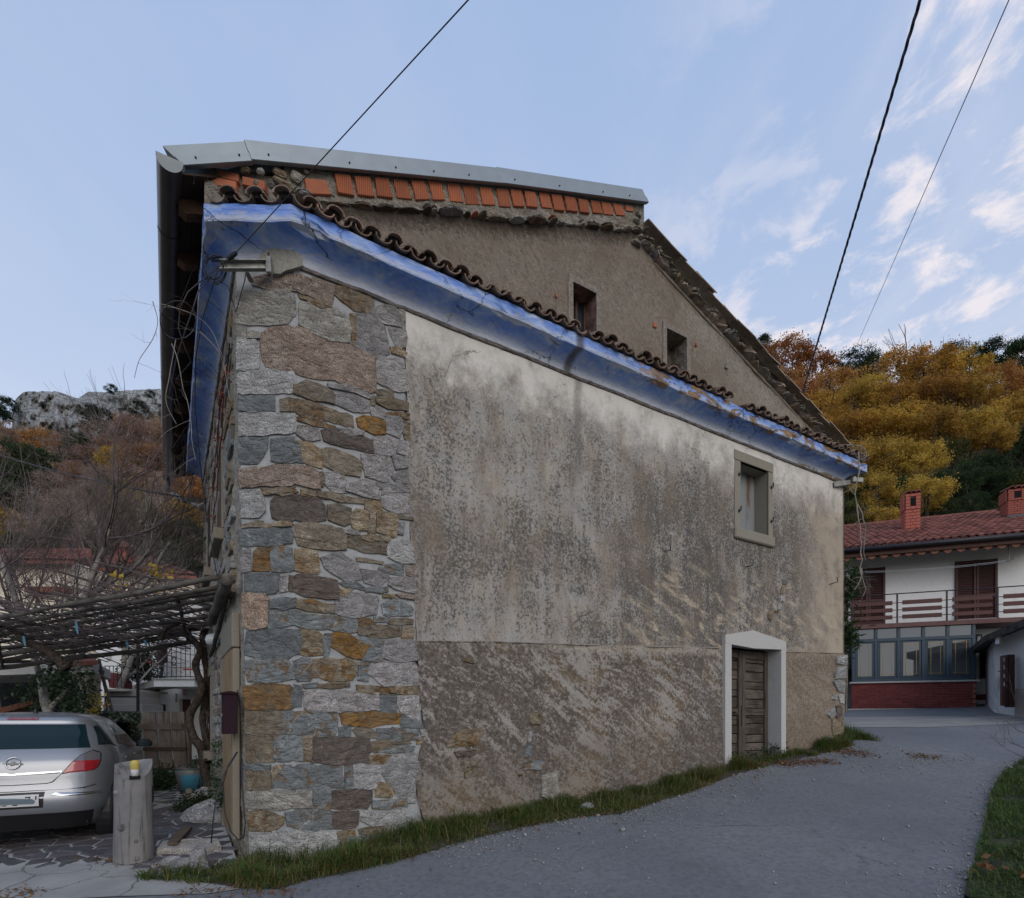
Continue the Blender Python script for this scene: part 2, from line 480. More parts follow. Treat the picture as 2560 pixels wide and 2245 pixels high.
    c = t.mix(t.math('MULTIPLY', t.math('MULTIPLY', sx, t.mr(z_, 4.3, 5.5)), t.mr(fin, .3, .6, .85, .45)), c, (.16, .15, .145))
    wv = t.n.new('ShaderNodeVectorMath'); wv.operation = 'ADD'; t.l.new(t.co(), wv.inputs[0]); t.l.new(t.math('MULTIPLY', t.noise(4, 5, .65), .45), wv.inputs[1])
    cr2 = t.voro(.9, 'DISTANCE_TO_EDGE', t.map((1, 1, .6), vec=wv.outputs[0]))
    ck = t.math('MULTIPLY', t.mr(cr2, .006, .0), t.mr(t.noise(1.3, 2, .5, t.map((1, 1, 1), loc=(9, 3, 1))), .52, .6))
    c = t.mix(t.math('MULTIPLY', ck, .7), c, (.09, .08, .07))
    h = t.math('ADD', t.math('MULTIPLY', spk, .7), t.math('ADD', t.math('MULTIPLY', fin, .5), t.math('MULTIPLY', ck, -1.5)))
    t.bump(h, .45, .02)
    return t.done(c, .95, spec=.15)
PLASTER = mat_plaster()
def mat_dado():
    """rough lower coat with slanting pale scour marks"""
    t = NT('rough_lower_render'); s_, t_, z_ = t.sep()
    spk = t.noise(24, 7, .8); fin = t.noise(70, 4, .75); big = t.noise(.9, 4, .6, None, .4)
    warp = t.noise(1.2, 3, .5)
    w = t.n.new('ShaderNodeVectorMath'); w.operation = 'ADD'
    t.l.new(t.co(), w.inputs[0]); t.l.new(t.math('MULTIPLY', warp, .30), w.inputs[1])
    sl = t.noise(1.0, 8, .76, t.map((1.7, 1, 7.6), vec=t.map((1, 1, 1), (0, -.58, 0), vec=w.outputs[0])), .1)
    sl2 = t.noise(1.0, 8, .76, t.map((3.0, 1, 9.0), (0, 0, 0), (3, 0, 8), vec=t.map((1, 1, 1), (0, -.30, 0), vec=w.outputs[0])), .1)
    low = t.mr(t.math('SUBTRACT', z_, t.math('MULTIPLY', s_, .09)), .5, 1.25)       # streaks fade towards the ground
    pale = t.mr(t.math('ADD', sl, t.math('ADD', t.math('MULTIPLY', t.math('SUBTRACT', spk, .5), .80), t.math('MULTIPLY', t.math('SUBTRACT', big, .5), .35))), .47, .60)
    pale2 = t.mr(t.math('ADD', sl2, t.math('MULTIPLY', t.math('SUBTRACT', spk, .5), .55)), .53, .66)
    pale = t.math('MAXIMUM', t.math('MULTIPLY', pale, t.mr(low, 0, 1, .45, 1)), t.math('MULTIPLY', pale2, .7))
    dark = t.ramp(spk, [(.30, (.068, .058, .05)), (.50, (.155, .132, .112)), (.70, (.26, .225, .19))])
    brown = t.mix(t.mr(big, .45, .65), dark, t.ramp(spk, [(.3, (.11, .085, .06)), (.7, (.30, .225, .15))]))
    c = t.mix(pale, brown, t.ramp(fin, [(.3, (.30, .275, .245)), (.7, (.47, .44, .395))]))
    lt = t.math('MULTIPLY', t.mr(t.math('SUBTRACT', z_, t.math('MULTIPLY', s_, .0455)), 2.20, 2.30), t.mr(spk, .35, .55, .1, .8))
    c = t.mix(t.math('MULTIPLY', lt, t.mr(s_, 2.2, 4.0)), c, (.46, .41, .34))
    warm = t.math('MULTIPLY', t.mr(s_, 7.6, 8.3), .65)
    c = t.mix(warm, c, t.ramp(spk, [(.3, (.15, .115, .085)), (.7, (.38, .30, .22))]))
    h = t.math('ADD', t.math('MULTIPLY', spk, 1.0), t.math('ADD', t.math('MULTIPLY', fin, .5), t.math('MULTIPLY', sl, 1.0)))
    t.bump(h, .9, .03)
    return t.done(c, .96, spec=.12)
DADO = mat_dado()
def mat_gable():
    t = NT('coarse_gable_render'); s_, t_, z_ = t.sep()
    big = t.noise(.9, 4, .6, None, .4); chip = t.noise(19, 7, .82, t.map((1.3, 1, .8), vec=t.map((1, 1, 1), (0, .7, 0))), .8); fin = t.noise(55, 4, .75)
    c = t.ramp(chip, [(.28, (.10, .082, .064)), (.43, (.30, .25, .20)), (.58, (.415, .35, .28)), (.75, (.54, .48, .40))])
    c = t.mix(t.mr(big, .45, .68, 0, .6), c, (.25, .20, .145))
    c = t.mix(t.mr(fin, .60, .76, 0, .5), c, (.42, .39, .36))
    # pale lichen band under the old verge
    rk = t.math('SUBTRACT', 8.55, t.math("MULTIPLY", t.math("SUBTRACT", s_, 4.85), .342))
    e = t.math('SUBTRACT', rk, z_)
    pl = t.math('MULTIPLY', t.mr(t.math('ADD', e, t.math('MULTIPLY', t.math('SUBTRACT', chip, .5), .6)), 1.0, .42), t.math('MULTIPLY', t.mr(e, .12, .28), t.mr(s_, 5.2, 6.2)))
    c = t.mix(t.math('MULTIPLY', t.math('MULTIPLY', pl, t.mr(chip, .40, .56, .1, .9)), .8), c, (.50, .485, .41))
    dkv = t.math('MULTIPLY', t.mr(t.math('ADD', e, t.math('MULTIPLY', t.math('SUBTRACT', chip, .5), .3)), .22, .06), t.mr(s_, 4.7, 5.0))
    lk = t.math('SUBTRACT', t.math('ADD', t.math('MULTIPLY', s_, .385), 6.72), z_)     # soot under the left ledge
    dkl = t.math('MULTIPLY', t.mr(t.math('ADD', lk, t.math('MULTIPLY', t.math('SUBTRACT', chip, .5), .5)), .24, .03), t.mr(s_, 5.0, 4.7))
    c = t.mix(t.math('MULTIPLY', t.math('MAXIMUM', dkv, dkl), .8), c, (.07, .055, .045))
    t.bump(t.math('ADD', chip, t.math('MULTIPLY', fin, .4)), 1.0, .06)
    return t.done(c, .96, spec=.1)
GABLE = mat_gable()
def mat_blue():
    """worn blue limewash of the cornice"""
    t = NT('worn_blue_limewash'); s_, t_, z_ = t.sep()
    n = t.noise(3.0, 6, .65, t.map((1, 1, 2.2)), .5); f = t.noise(26, 5, .7, t.map((.5, .5, 2))); b = t.noise(.8, 4, .55)
    blue = t.ramp(n, [(.26, (.10, .19, .56)), (.44, (.18, .31, .74)), (.56, (.30, .43, .77)), (.68, (.54, .60, .74))])
    pale = t.ramp(f, [(.3, (.42, .47, .58)), (.7, (.62, .64, .68))])
    jit = t.math('ADD', t.math('MULTIPLY', t.math('SUBTRACT', n, .5), .20), t.math('MULTIPLY', t.math('SUBTRACT', f, .5), .20))
    zz = t.math('ADD', z_, jit)
    w1 = t.mr(zz, 6.272, 6.165)                       # pale lower edge of the cove
    fa = t.math('MULTIPLY', t.mr(zz, 6.365, 6.295), t.mr(z_, 6.284, 6.288))   # pale lower edge of the fascia
    c = t.mix(t.math('MAXIMUM', w1, t.math('MULTIPLY', fa, .85)), blue, pale)
    gap = t.mr(t.math('ABSOLUTE', t.math('SUBTRACT', s_, 3.43)), .10, .02)
    c = t.mix(t.math('MULTIPLY', gap, .85), c, t.mix(t.mr(f, .3, .7), (.06, .06, .065), (.14, .135, .13)))
    # spalled patches that show the brown undercoat, towards the far end
    pt = t.math('MULTIPLY', t.mr(t.noise(2.6, 6, .66, t.map((1, 1, 2.6), loc=(5, 0, 2)), .5), .515, .535), t.mr(s_, 3.2, 5.2, .0, 1.0))
    pt = t.math('MULTIPLY', pt, t.math('ADD', t.mr(z_, 6.27, 6.29, .0, 1.0), t.math('MULTIPLY', t.mr(s_, 8.2, 9.0), t.mr(z_, 6.18, 6.14)), None, True))
    c = t.mix(t.math('MULTIPLY', pt, t.mr(pt, .2, .6)), c, t.ramp(f, [(.3, (.24, .155, .09)), (.7, (.36, .25, .16))]))
    wv = t.n.new('ShaderNodeVectorMath'); wv.operation = 'ADD'; t.l.new(t.co(), wv.inputs[0]); t.l.new(t.math('MULTIPLY', t.noise(5, 5, .7), .5), wv.inputs[1])
    cr = t.math('MULTIPLY', t.mr(t.voro(1.2, 'DISTANCE_TO_EDGE', wv.outputs[0]), .008, .0), t.mr(b, .44, .52))
    c = t.mix(t.math('MULTIPLY', cr, .8), c, (.05, .05, .06))
    dirt_shadow = t.mr(z_, 6.118, 6.108)  # dirty edge plus the small ledge's shadow line, painted dark
    c = t.mix(t.math('MULTIPLY', dirt_shadow, .9), c, t.mix(t.mr(f, .4, .6), (.075, .06, .05), (.20, .17, .14)))
    t.bump(t.math('ADD', n, t.math('ADD', t.math('MULTIPLY', f, .6), t.math('ADD', t.math('MULTIPLY', pt, -.8), t.math('MULTIPLY', cr, -1.5)))), .8, .03)
    return t.done(c, .97, spec=.03)
BLUE = mat_blue()
def mat_oldtile(name, a, b, d, lich=(.33, .31, .26)):
    t = NT(name); v = t.roff()
    n = t.noise(7, 5, .65, v); f = t.noise(38, 5, .7, v)
    c = t.mix(t.mr(n, .35, .65), a, b)
    c = t.mix(t.mr(f, .52, .68, 0, .8), c, d)
    c = t.mix(t.mr(t.noise(11, 5, .7, t.map((1, 1, 1), loc=(3, 3, 3), vec=v)), .55, .68, 0, .7), c, lich)
    c = t.hsv(c, val=t.math('ADD', .7, t.math('MULTIPLY', t.rnd(), .6)))
    t.bump(t.math('ADD', n, t.math('MULTIPLY', f, .5)), .5, .015)
    return t.done(c, .92, spec=.15)
OLDTILE = mat_oldtile('mossy_old_clay_tile', (.19, .14, .11), (.25, .165, .125), (.09, .078, .066), (.38, .36, .30))
ROOFTILE = mat_oldtile('red_clay_tile', (.25, .095, .07), (.21, .085, .065), (.14, .062, .05), (.25, .13, .105))
VERGETILE = mat_oldtile('pale_lichened_verge_tile', (.33, .27, .21), (.38, .31, .25), (.17, .145, .12), (.46, .44, .38))
def mat_brick(name, a, b, rib=0.0, joint=(.33, .30, .27)):
    t = NT(name); v = t.roff(); n = t.noise(9, 5, .65, v); f = t.noise(50, 4, .7, v)
    c = t.mix(t.mr(n, .35, .68), a, b)
    c = t.mix(t.mr(f, .6, .75, 0, .4), c, joint)
    h = t.math('MULTIPLY', f, .3)
    if rib:
        w = t.wave(rib, t.map((1, 1, 0.0)), 0.0, 0, 1)
        c = t.mix(t.mr(w, .55, .15, 0, .55), c, tuple(x * .35 for x in a)); h = t.math('ADD', h, w)
    c = t.hsv(c, val=t.math('ADD', .82, t.math('MULTIPLY', t.rnd(), .36)))
    t.bump(h, .6, .012)
    return t.done(c, .9, spec=.15)
HBRICK = mat_brick('hollow_clay_brick', (.42, .135, .065), (.34, .12, .07), 14.0)
PBRICK = mat_brick('plain_clay_brick', (.40, .14, .075), (.33, .125, .075))
REDBRICK = mat_brick('dark_red_brick', (.19, .045, .04), (.15, .04, .04), 0, (.24, .11, .09))
CHIMBRICK = mat_brick('chimney_brick', (.36, .11, .08), (.30, .10, .075), 0, (.45, .22, .17))
def mat_wood(name, a, b, d, scale=(1, 1, 1), grain=26.0, rough=.85, bump=.6, axis='z'):
    """grain runs along the given local axis"""
    t = NT(name); v = t.roff()
    sc = {'x': (.06, 1, 1), 'y': (1, .06, 1), 'z': (1, 1, .06)}[axis]
    g = t.noise(grain, 6, .7, t.map(sc, vec=v), .6); n = t.noise(3.5, 4, .6, v)
    kn = t.voro(3.0, 'F1', v)
    c = t.mix(t.mr(n, .35, .65), a, b)
    c = t.mix(t.mr(g, .50, .66, 0, .85), c, d)
    c = t.mix(t.mr(kn, .10, .03, 0, .7), c, tuple(x * .5 for x in d))
    c = t.hsv(c, val=t.math('ADD', .78, t.math('MULTIPLY', t.rnd(), .44)))
    t.bump(g, bump, .012)
    return t.done(c, rough, spec=.2)
DOORWOOD = mat_wood('weathered_door_boards', (.125, .105, .085), (.06, .05, .04), (.018, .015, .013), axis='x', grain=34, bump=1.0)
DOORFRAMEWOOD = mat_wood('weathered_door_stile', (.11, .092, .078), (.085, .072, .062), (.028, .024, .02), axis='z', grain=40)
POSTWOOD = mat_wood('silvery_weathered_log', (.185, .178, .172), (.14, .137, .136), (.07, .066, .064), axis='z', grain=18)
GATEWOOD = mat_wood('grey_brown_gate_plank', (.165, .145, .128), (.12, .094, .078), (.062, .05, .042), axis='z', grain=16)
POLEWOOD = mat_wood('mossy_pergola_pole', (.125, .112, .094), (.085, .077, .066), (.036, .032, .028), axis='x', grain=10)
PLANKWOOD = mat_wood('brown_loose_plank', (.13, .10, .075), (.10, .08, .06), (.05, .04, .03), axis='y', grain=20)
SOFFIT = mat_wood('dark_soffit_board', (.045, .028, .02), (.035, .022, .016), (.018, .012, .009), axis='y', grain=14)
RAFTER = mat_wood('brown_rafter', (.11, .06, .036), (.085, .048, .03), (.04, .024, .016), axis='x', grain=14)
SHUTTER = simple('dark_red_shutter_paint', (.062, .022, .022), .55, var=.12)
RAILWOOD = simple('red_brown_rail_board', (.085, .032, .028), .6, var=.15)
def mat_white(name, col, stain=(.30, .29, .27), amt=.5):
    t = NT(name); n = t.noise(1.4, 6, .65, t.map((1, 1, .5))); f = t.noise(30, 4, .7)
    c = t.mix(t.mr(n, .55, .78, 0, amt), col, stain)
    c = t.hsv(c, val=t.mr(f, .3, .7, .93, 1.05))
    t.bump(f, .2, .01); return t.done(c, .9, spec=.2)
WHITEWALL = mat_white('white_house_wall', (.76, .76, .75), amt=.3)
CREAMWALL = mat_white('cream_house_wall', (.72, .64, .52), amt=.3)
CLEANSTONE = mat_white('dressed_white_stone', (.45, .44, .42), (.28, .26, .235), .8)
FRAMESTONE = mat_white('weathered_frame_stone', (.245, .228, .185), (.14, .125, .10), .8)
CONCRETE = mat_white('cracked_concrete', (.40, .385, .36), (.24, .22, .20), .7)
GREYSTAIR = mat_white('grey_stair_render', (.27, .26, .25), (.18, .17, .16), .5)
NICHE = mat_white('whitewashed_niche', (.50, .52, .53), (.26, .22, .18), .9)
FLASH = simple('zinc_grey_sheet', (.25, .285, .305), .42, .55, .5, .05, 6, .0)
GUTTER = simple('brown_coated_gutter', (.075, .062, .058), .35, .3, .5, .15, 5, .0)
GUTTERCAP = simple('grey_gutter_end', (.15, .17, .18), .45, .4, .5, .08, 5, .0)
PIPEGREY = simple('pale_grey_pipe', (.36, .35, .32), .5, 0, .4, .12, 9, .05)
STEEL = simple('galvanised_bracket', (.25, .25, .23), .6, .5, .4, .3, 14, .1)
IRON = simple('rusty_black_iron', (.025, .021, .02), .7, .3, .4, .3, 30, .2)
CABLE = simple('black_cable_sheath', (.018, .019, .022), .55, 0, .4, .1, 9, 0)
CABLE2 = simple('blue_black_twisted_cable', (.035, .04, .075), .5, 0, .4, .2, 9, 0)
CABLEGREY = simple('grey_thin_wire', (.10, .10, .11), .5, 0, .4, .2, 9, 0)
MAILBOX = simple('dark_maroon_paint', (.022, .010, .015), .75, .0, .12, .15, 8, .03)
LAMPGLASS = simple('frosted_lamp_cover', (.50, .53, .55), .3, 0, .5, .08, 8, 0)
BARK = simple('smooth_grey_bark', (.21, .195, .18), .9, 0, .2, .45, 7, .5)
TWIG = simple('reddish_twig_bark', (.115, .092, .09), .9, 0, .2, .35, 5, .1)
PALETWIG = simple('pale_twig_bark', (.22, .20, .175), .9, 0, .2, .3, 5, .1)
VINEBARK = simple('dark_shaggy_vine_bark', (.065, .052, .044), .95, 0, .1, .5, 22, .9)
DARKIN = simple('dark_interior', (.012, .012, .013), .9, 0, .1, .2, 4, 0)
BLACKMETAL = simple('black_painted_metal', (.022, .02, .026), .5, .2, .4, .2, 8, 0)
ROOFSHEET = simple('grey_roof_sheet', (.20, .21, .22), .5, .3, .4, .12, 3, .05)
WHITEROCK = stone_mat('white_limestone_rock', (.33, .325, .325), (.27, .265, .265), (.15, .145, .14), 40, .4)
SLAB = stone_mat('pale_stone_slab', (.46, .44, .41), (.40, .38, .35), (.26, .24, .22), 50, .3)
def leaf_mat(name, a, b, c3, trans=.5, rough=.6):
    t = NT(name); tn = t.attr('tone')
    c = t.ramp(tn, [(0.0, a), (.5, b), (1.0, c3)])
    c = t.hsv(c, h=t.math('ADD', .488, t.math('MULTIPLY', t.rnd(), .024)), val=t.math('ADD', .8, t.math('MULTIPLY', t.rnd(), .4)))
    m = t.done(c, rough, spec=.2)
    tr = t.n.new('ShaderNodeBsdfTranslucent'); t.put(tr.inputs[0], c)
    ms = t.n.new('ShaderNodeMixShader'); ms.inputs[0].default_value = trans
    t.l.new(t.b.outputs[0], ms.inputs[1]); t.l.new(tr.outputs[0], ms.inputs[2])
    t.l.new(ms.outputs[0], t.n['Material Output'].inputs[0]); return m
LEAF = {
 'orange': leaf_mat('orange_brown_leaves', (.24, .105, .036), (.44, .205, .06), (.58, .31, .10)),
 'gold': leaf_mat('golden_leaves', (.24, .125, .026), (.47, .26, .05), (.64, .39, .08)),
 'yellow': leaf_mat('yellow_leaves', (.24, .15, .028), (.49, .315, .06), (.66, .46, .10)),
 'russet': leaf_mat('russet_leaves', (.22, .135, .09), (.34, .21, .14), (.44, .29, .20)),
 'mauve': leaf_mat('bare_mauve_twigs', (.22, .165, .135), (.33, .25, .205), (.42, .32, .26), .3),
 'green': leaf_mat('dark_green_leaves', (.02, .035, .014), (.035, .06, .022), (.06, .09, .03)),
 'pine': leaf_mat('dark_pine_needles', (.014, .026, .016), (.024, .042, .024), (.04, .065, .03), .2),
 'olive': leaf_mat('olive_green_leaves', (.04, .05, .015), (.075, .085, .025), (.12, .12, .035)),
 'straw': leaf_mat('dry_straw_reeds', (.16, .13, .06), (.25, .20, .10), (.33, .27, .14)),
 'grass': leaf_mat('grass_blades', (.032, .075, .016), (.075, .13, .03), (.16, .165, .05), .4),
 'drygrass': leaf_mat('dry_grass_blades', (.08, .10, .025), (.17, .145, .05), (.27, .20, .09), .3),
 'ivy': leaf_mat('ivy_leaves', (.018, .035, .018), (.035, .06, .028), (.07, .10, .045), .15, .4),
 'litter': leaf_mat('fallen_leaves', (.09, .045, .022), (.16, .08, .035), (.26, .16, .06), .1),
 'redleaf': leaf_mat('red_creeper_leaves', (.16, .02, .02), (.22, .04, .03), (.28, .08, .04)),
}
import bmesh
def ico(sub):
    bm = bmesh.new(); bmesh.ops.create_icosphere(bm, subdivisions=sub, radius=1.0)
    v = [x.co.copy() for x in bm.verts]; f = [tuple(y.index for y in x.verts) for x in bm.faces]; bm.free(); return v, f
ICO = {i: ico(i) for i in (1, 2, 3, 4)}
def rock(mb, c, sz, seed, sub=3, rz=0.0, rough=.35):
    v, f = ICO[sub]; M = Matrix.Rotation(rz, 3, 'Z'); vs = []
    for p in v:
        q = p * (1 + rough * mnoise.noise(p * 1.1 + Vector((seed * 3.1, 0, 0))) + rough * .45 * mnoise.noise(p * 2.7 + Vector((0, seed * 1.7, 0))) + rough * .2 * mnoise.noise(p * 7 + Vector((seed, 1, 0))))
        # facet the boulder a little
        for nn, lim in ((Vector((.3, -.5, .8)), .82), (Vector((-.8, -.3, .4)), .85), (Vector((.7, -.6, .1)), .86)):
            k = q.dot(nn.normalized())
            if k > lim: q = q - nn.normalized() * (k - lim) * .8
        vs.append(Vector(c) + M @ Vector((q.x * sz[0], q.y * sz[1], max(q.z, -.35) * sz[2])))
    mb.add(vs, f)

# ------------------------------------------------------------------ the old house (frame: s along the street wall, t into the house, z up)
TH = math.atan2(F, 2310.0); CS, SN = math.cos(TH), math.sin(TH)
C0 = Vector(((735 - CX) / F * 5.7, 5.7, 0))
def R(px, py, off=0.0):
    """(s, z) where the pixel's ray meets the street wall plane, off metres in front of it"""
    a = (px - CX) / F
    d = (-off - C0.x * SN + C0.y * CS) / (CS - a * SN)
    return ((a * d - C0.x) * CS + (d - C0.y) * SN, EYE + (HY - py) / F * d)
def RP(px, py, off=0.0):
    s, z = R(px, py, off); return Vector((s, -off, z))
def W2H(p):
    X, Y = p[0] - C0.x, p[1] - C0.y
    return Vector((X * CS + Y * SN, -X * SN + Y * CS, p[2]))
def H2W(s, t, z): return Vector((C0.x + s * CS - t * SN, C0.y + s * SN + t * CS, z))
def CH(px, py, off=0.0): return W2H(E(px, py, 5.7 - off))      # the chamfered corner faces the camera squarely
S_L, T_C = -.4934, .3012                                       # left wall plane s, and where it starts
house = empty("old_stone_house", (C0.x, C0.y, 0), TH, "old stone and plaster house with a worn blue cornice and an old tile edge", "house")
BASE_S = [(-1, 0.0), (0, .05), (1.3, .25), (3, .37), (4.75, .49), (6.55, .70), (8.1, .84), (10.1, 1.1), (12, 1.2)]
def base_z(s): return float(np.interp(s, [a for a, b in BASE_S], [b for a, b in BASE_S]))
def band_z(s): return float(np.interp(s, [1.3, 2.3, 4.35, 6.46, 8.2, 10.2], [2.39, 2.455, 2.545, 2.66, 2.705, 2.80]))
_edge = [(6.3, 1014), (5.6, 1014), (5.2, 1017), (4.4, 1021), (3.6, 1026), (3.1, 1034), (2.4, 1041), (1.9, 1046), (1.7, 1050), (1.35, 1063), (1.1, 1045), (.8, 1037), (.45, 1050), (.3, 1064), (-1, 1064)]
_es = [(z, R(px, 1500)[0]) for z, px in _edge][::-1]
def pl_left(z): return float(np.interp(z, [a for a, b in _es], [b for a, b in _es])) + .02 * mnoise.noise((0, 0, z * 5))

def warp_sheet(name, mat, s0f, s1, z0f, z1f, t, holes, ds, dz, jit=.004, edge_top=None, thick=0.0, parent=None):
    """wall sheet between s0f(z)..s1 and z0f(s)..z1f(s) with rectangular holes [(s0,s1,z0,z1)]"""
    sl = sorted(set([round(x, 3) for h in holes for x in (h[0], h[1])]))
    zl = sorted(set([round(x, 3) for h in holes for x in (h[2], h[3])]))
    sref = s0f(2.0)
    def fill(a, b, cuts, step):
        pts = [a] + [c for c in cuts if a < c < b] + [b]; out = []
        for p, q in zip(pts[:-1], pts[1:]):
            k = max(1, int(math.ceil((q - p) / step))); out += [p + (q - p) * i / k for i in range(k)]
        return out + [b]
    SS = fill(sref, s1, sl, ds)
    zb = min(z0f(s) for s in SS); zt = max(z1f(s) for s in SS)
    ZZ = fill(zb, zt, zl, dz)
    mb = MB(); idx = {}
    first_hole = min(sl) if sl else s1
    def vert(s, z):
        k = (round(s, 4), round(z, 4))
        if k not in idx:
            lim = min(first_hole, sref + 1.0)
            s2 = s if s >= lim else s0f(z) + (s - sref) / (lim - sref) * (lim - s0f(z))
            nz = mnoise.noise((s * 1.3, 3.1, z * 1.3)) * jit * 2.5 + mnoise.noise((s * 6, 7.7, z * 6)) * jit
            inh = any(h[0] - .02 <= s <= h[1] + .02 and h[2] - .02 <= z <= h[3] + .02 for h in holes)
            idx[k] = len(mb.v); mb.v.append(Vector((s2, t - (0 if inh else nz), z)))
        return idx[k]
    for i in range(len(SS) - 1):
        for j in range(len(ZZ) - 1):
            a, b, c, d = SS[i], SS[i + 1], ZZ[j], ZZ[j + 1]
            m, n = (a + b) / 2, (c + d) / 2
            if any(h[0] < m < h[1] and h[2] < n < h[3] for h in holes): continue
            pl = [(a, c), (b, c), (b, d), (a, d)]
            tl, tr = z1f(a), z1f(b)
            if d > min(tl, tr):
                pl = clip_half(pl, (a, tl), (-(tr - tl), b - a))
            bl, br = z0f(a), z0f(b)
            if c < max(bl, br):
                pl = clip_half(pl, (a, bl), ((br - bl), -(b - a)))
            if len(pl) < 3: continue
            ids = []
            for q in pl:
                v = vert(*q)
                if not ids or ids[-1] != v: ids.append(v)
            if len(set(ids)) >= 3: mb.f.append(tuple(ids)); mb.m.append(0)
    return mb, SS, ZZ

WIN = (7.01, 7.757, 4.672, 5.785)          # upper window opening on the street wall
DOOR = (6.716, 8.05, .2, 2.72)
S_END = 10.13
WINO = (6.85, 7.89, 4.49, 5.95)
mb, SS, ZZ = warp_sheet('wall', PLASTER, pl_left, S_END, lambda s: band_z(s) - .05, lambda s: 6.12, 0.0, [(WIN[0], WIN[1], WIN[2], WIN[3]), (DOOR[0], DOOR[1], 2.0, DOOR[3])], .09, .09)
mb.build('wall_plaster', PLASTER, house, True)
mb, SS, ZZ = warp_sheet('dado', DADO, pl_left, S_END, lambda s: base_z(s) - .35, band_z, -.022, [(DOOR[0], DOOR[1], DOOR[2], DOOR[3] + .3)], .07, .07, .010)
n0 = len(mb.v)
for i in range(70):                                            # top lip of the lower coat
    a = pl_left(2.4) + (S_END - pl_left(2.4)) * i / 70; b = pl_left(2.4) + (S_END - pl_left(2.4)) * (i + 1) / 70
    if b > 6.56 and a < 8.18: continue
    mb.add([Vector((a, -.034, band_z(a) - .006)), Vector((b, -.034, band_z(b) - .006)), Vector((b, .005, band_z(b) + .012)), Vector((a, .005, band_z(a) + .012))], [(0, 1, 2, 3)])
mb.build('wall_lower_render', DADO, house, True)
# mortar bed of the stone corner: chamfer, then the strip on the street wall up to the plaster edge; left wall core and hidden walls
mb = MB()
BEDOFF = .006
def left_edge_px(py): return 591 + 31 * (py - 700) / 1400
rows = []
PYS = list(range(640, 2241, 40))
for py in PYS:
    row = []
    for k in range(9):
        px = left_edge_px(py) + (735 - left_edge_px(py)) * k / 8
        row.append(CH(px, py, -BEDOFF + .004 * mnoise.noise((px * .03, py * .03, 0))))
    z = row[-1].z
    e = R(1066, 1500)[0] + .12
    for k in range(1, 25):
        s = e * k / 24
        row.append(Vector((s, (BEDOFF if s < pl_left(z) + .02 else .05) - .004 * mnoise.noise((s * 6, 2, z * 6)), z)))
    rows.append(row)
mb.grid(rows[::-1])
mb.build('mortar_bed', MORTAR, house, True)
mb = MB()                                                      # left wall (strongly foreshortened), uneven rubble face
rows = []
for i in range(70):
    z = -.3 + 6.9 * i / 69
    py = HY - (z - EYE) * F / 5.7
    near = CH(left_edge_px(min(max(py, 600), 2200)), HY, -BEDOFF)
    row = []
    for k in range(60):
        f = (k / 59) ** 1.3
        s = near.x + (S_L - near.x) * min(1, f * 6); t = near.y + (6.5 - near.y) * f
        q = (t * 3.0, z * 4.2, 1.3)
        bump = (.028 * mnoise.noise(q) + .016 * mnoise.noise((t * 9, z * 11, 5))) * min(1, f * 14)
        row.append(Vector((s + bump, t, z)))
    rows.append(row)
mb.grid(rows)
LEFTWALL = stone_mat('rubble_wall_face', (.36, .33, .28), (.29, .26, .21), (.17, .145, .12), 30, .3)
mb.build('rubble_wall', LEFTWALL, house, True)
mb = MB()
mb.poly([Vector((S_END, -.02, -.3)), Vector((S_END, 7.0, -.3)), Vector((S_END, 7.0, 6.6)), Vector((S_END, -.02, 6.6))])
mb.poly([Vector((S_L, 6.5, -.3)), Vector((S_END, 7.0, -.3)), Vector((S_END, 7.0, 6.7)), Vector((S_L, 6.5, 6.7))])
mb.build('back_wall', LEFTWALL, house, True)

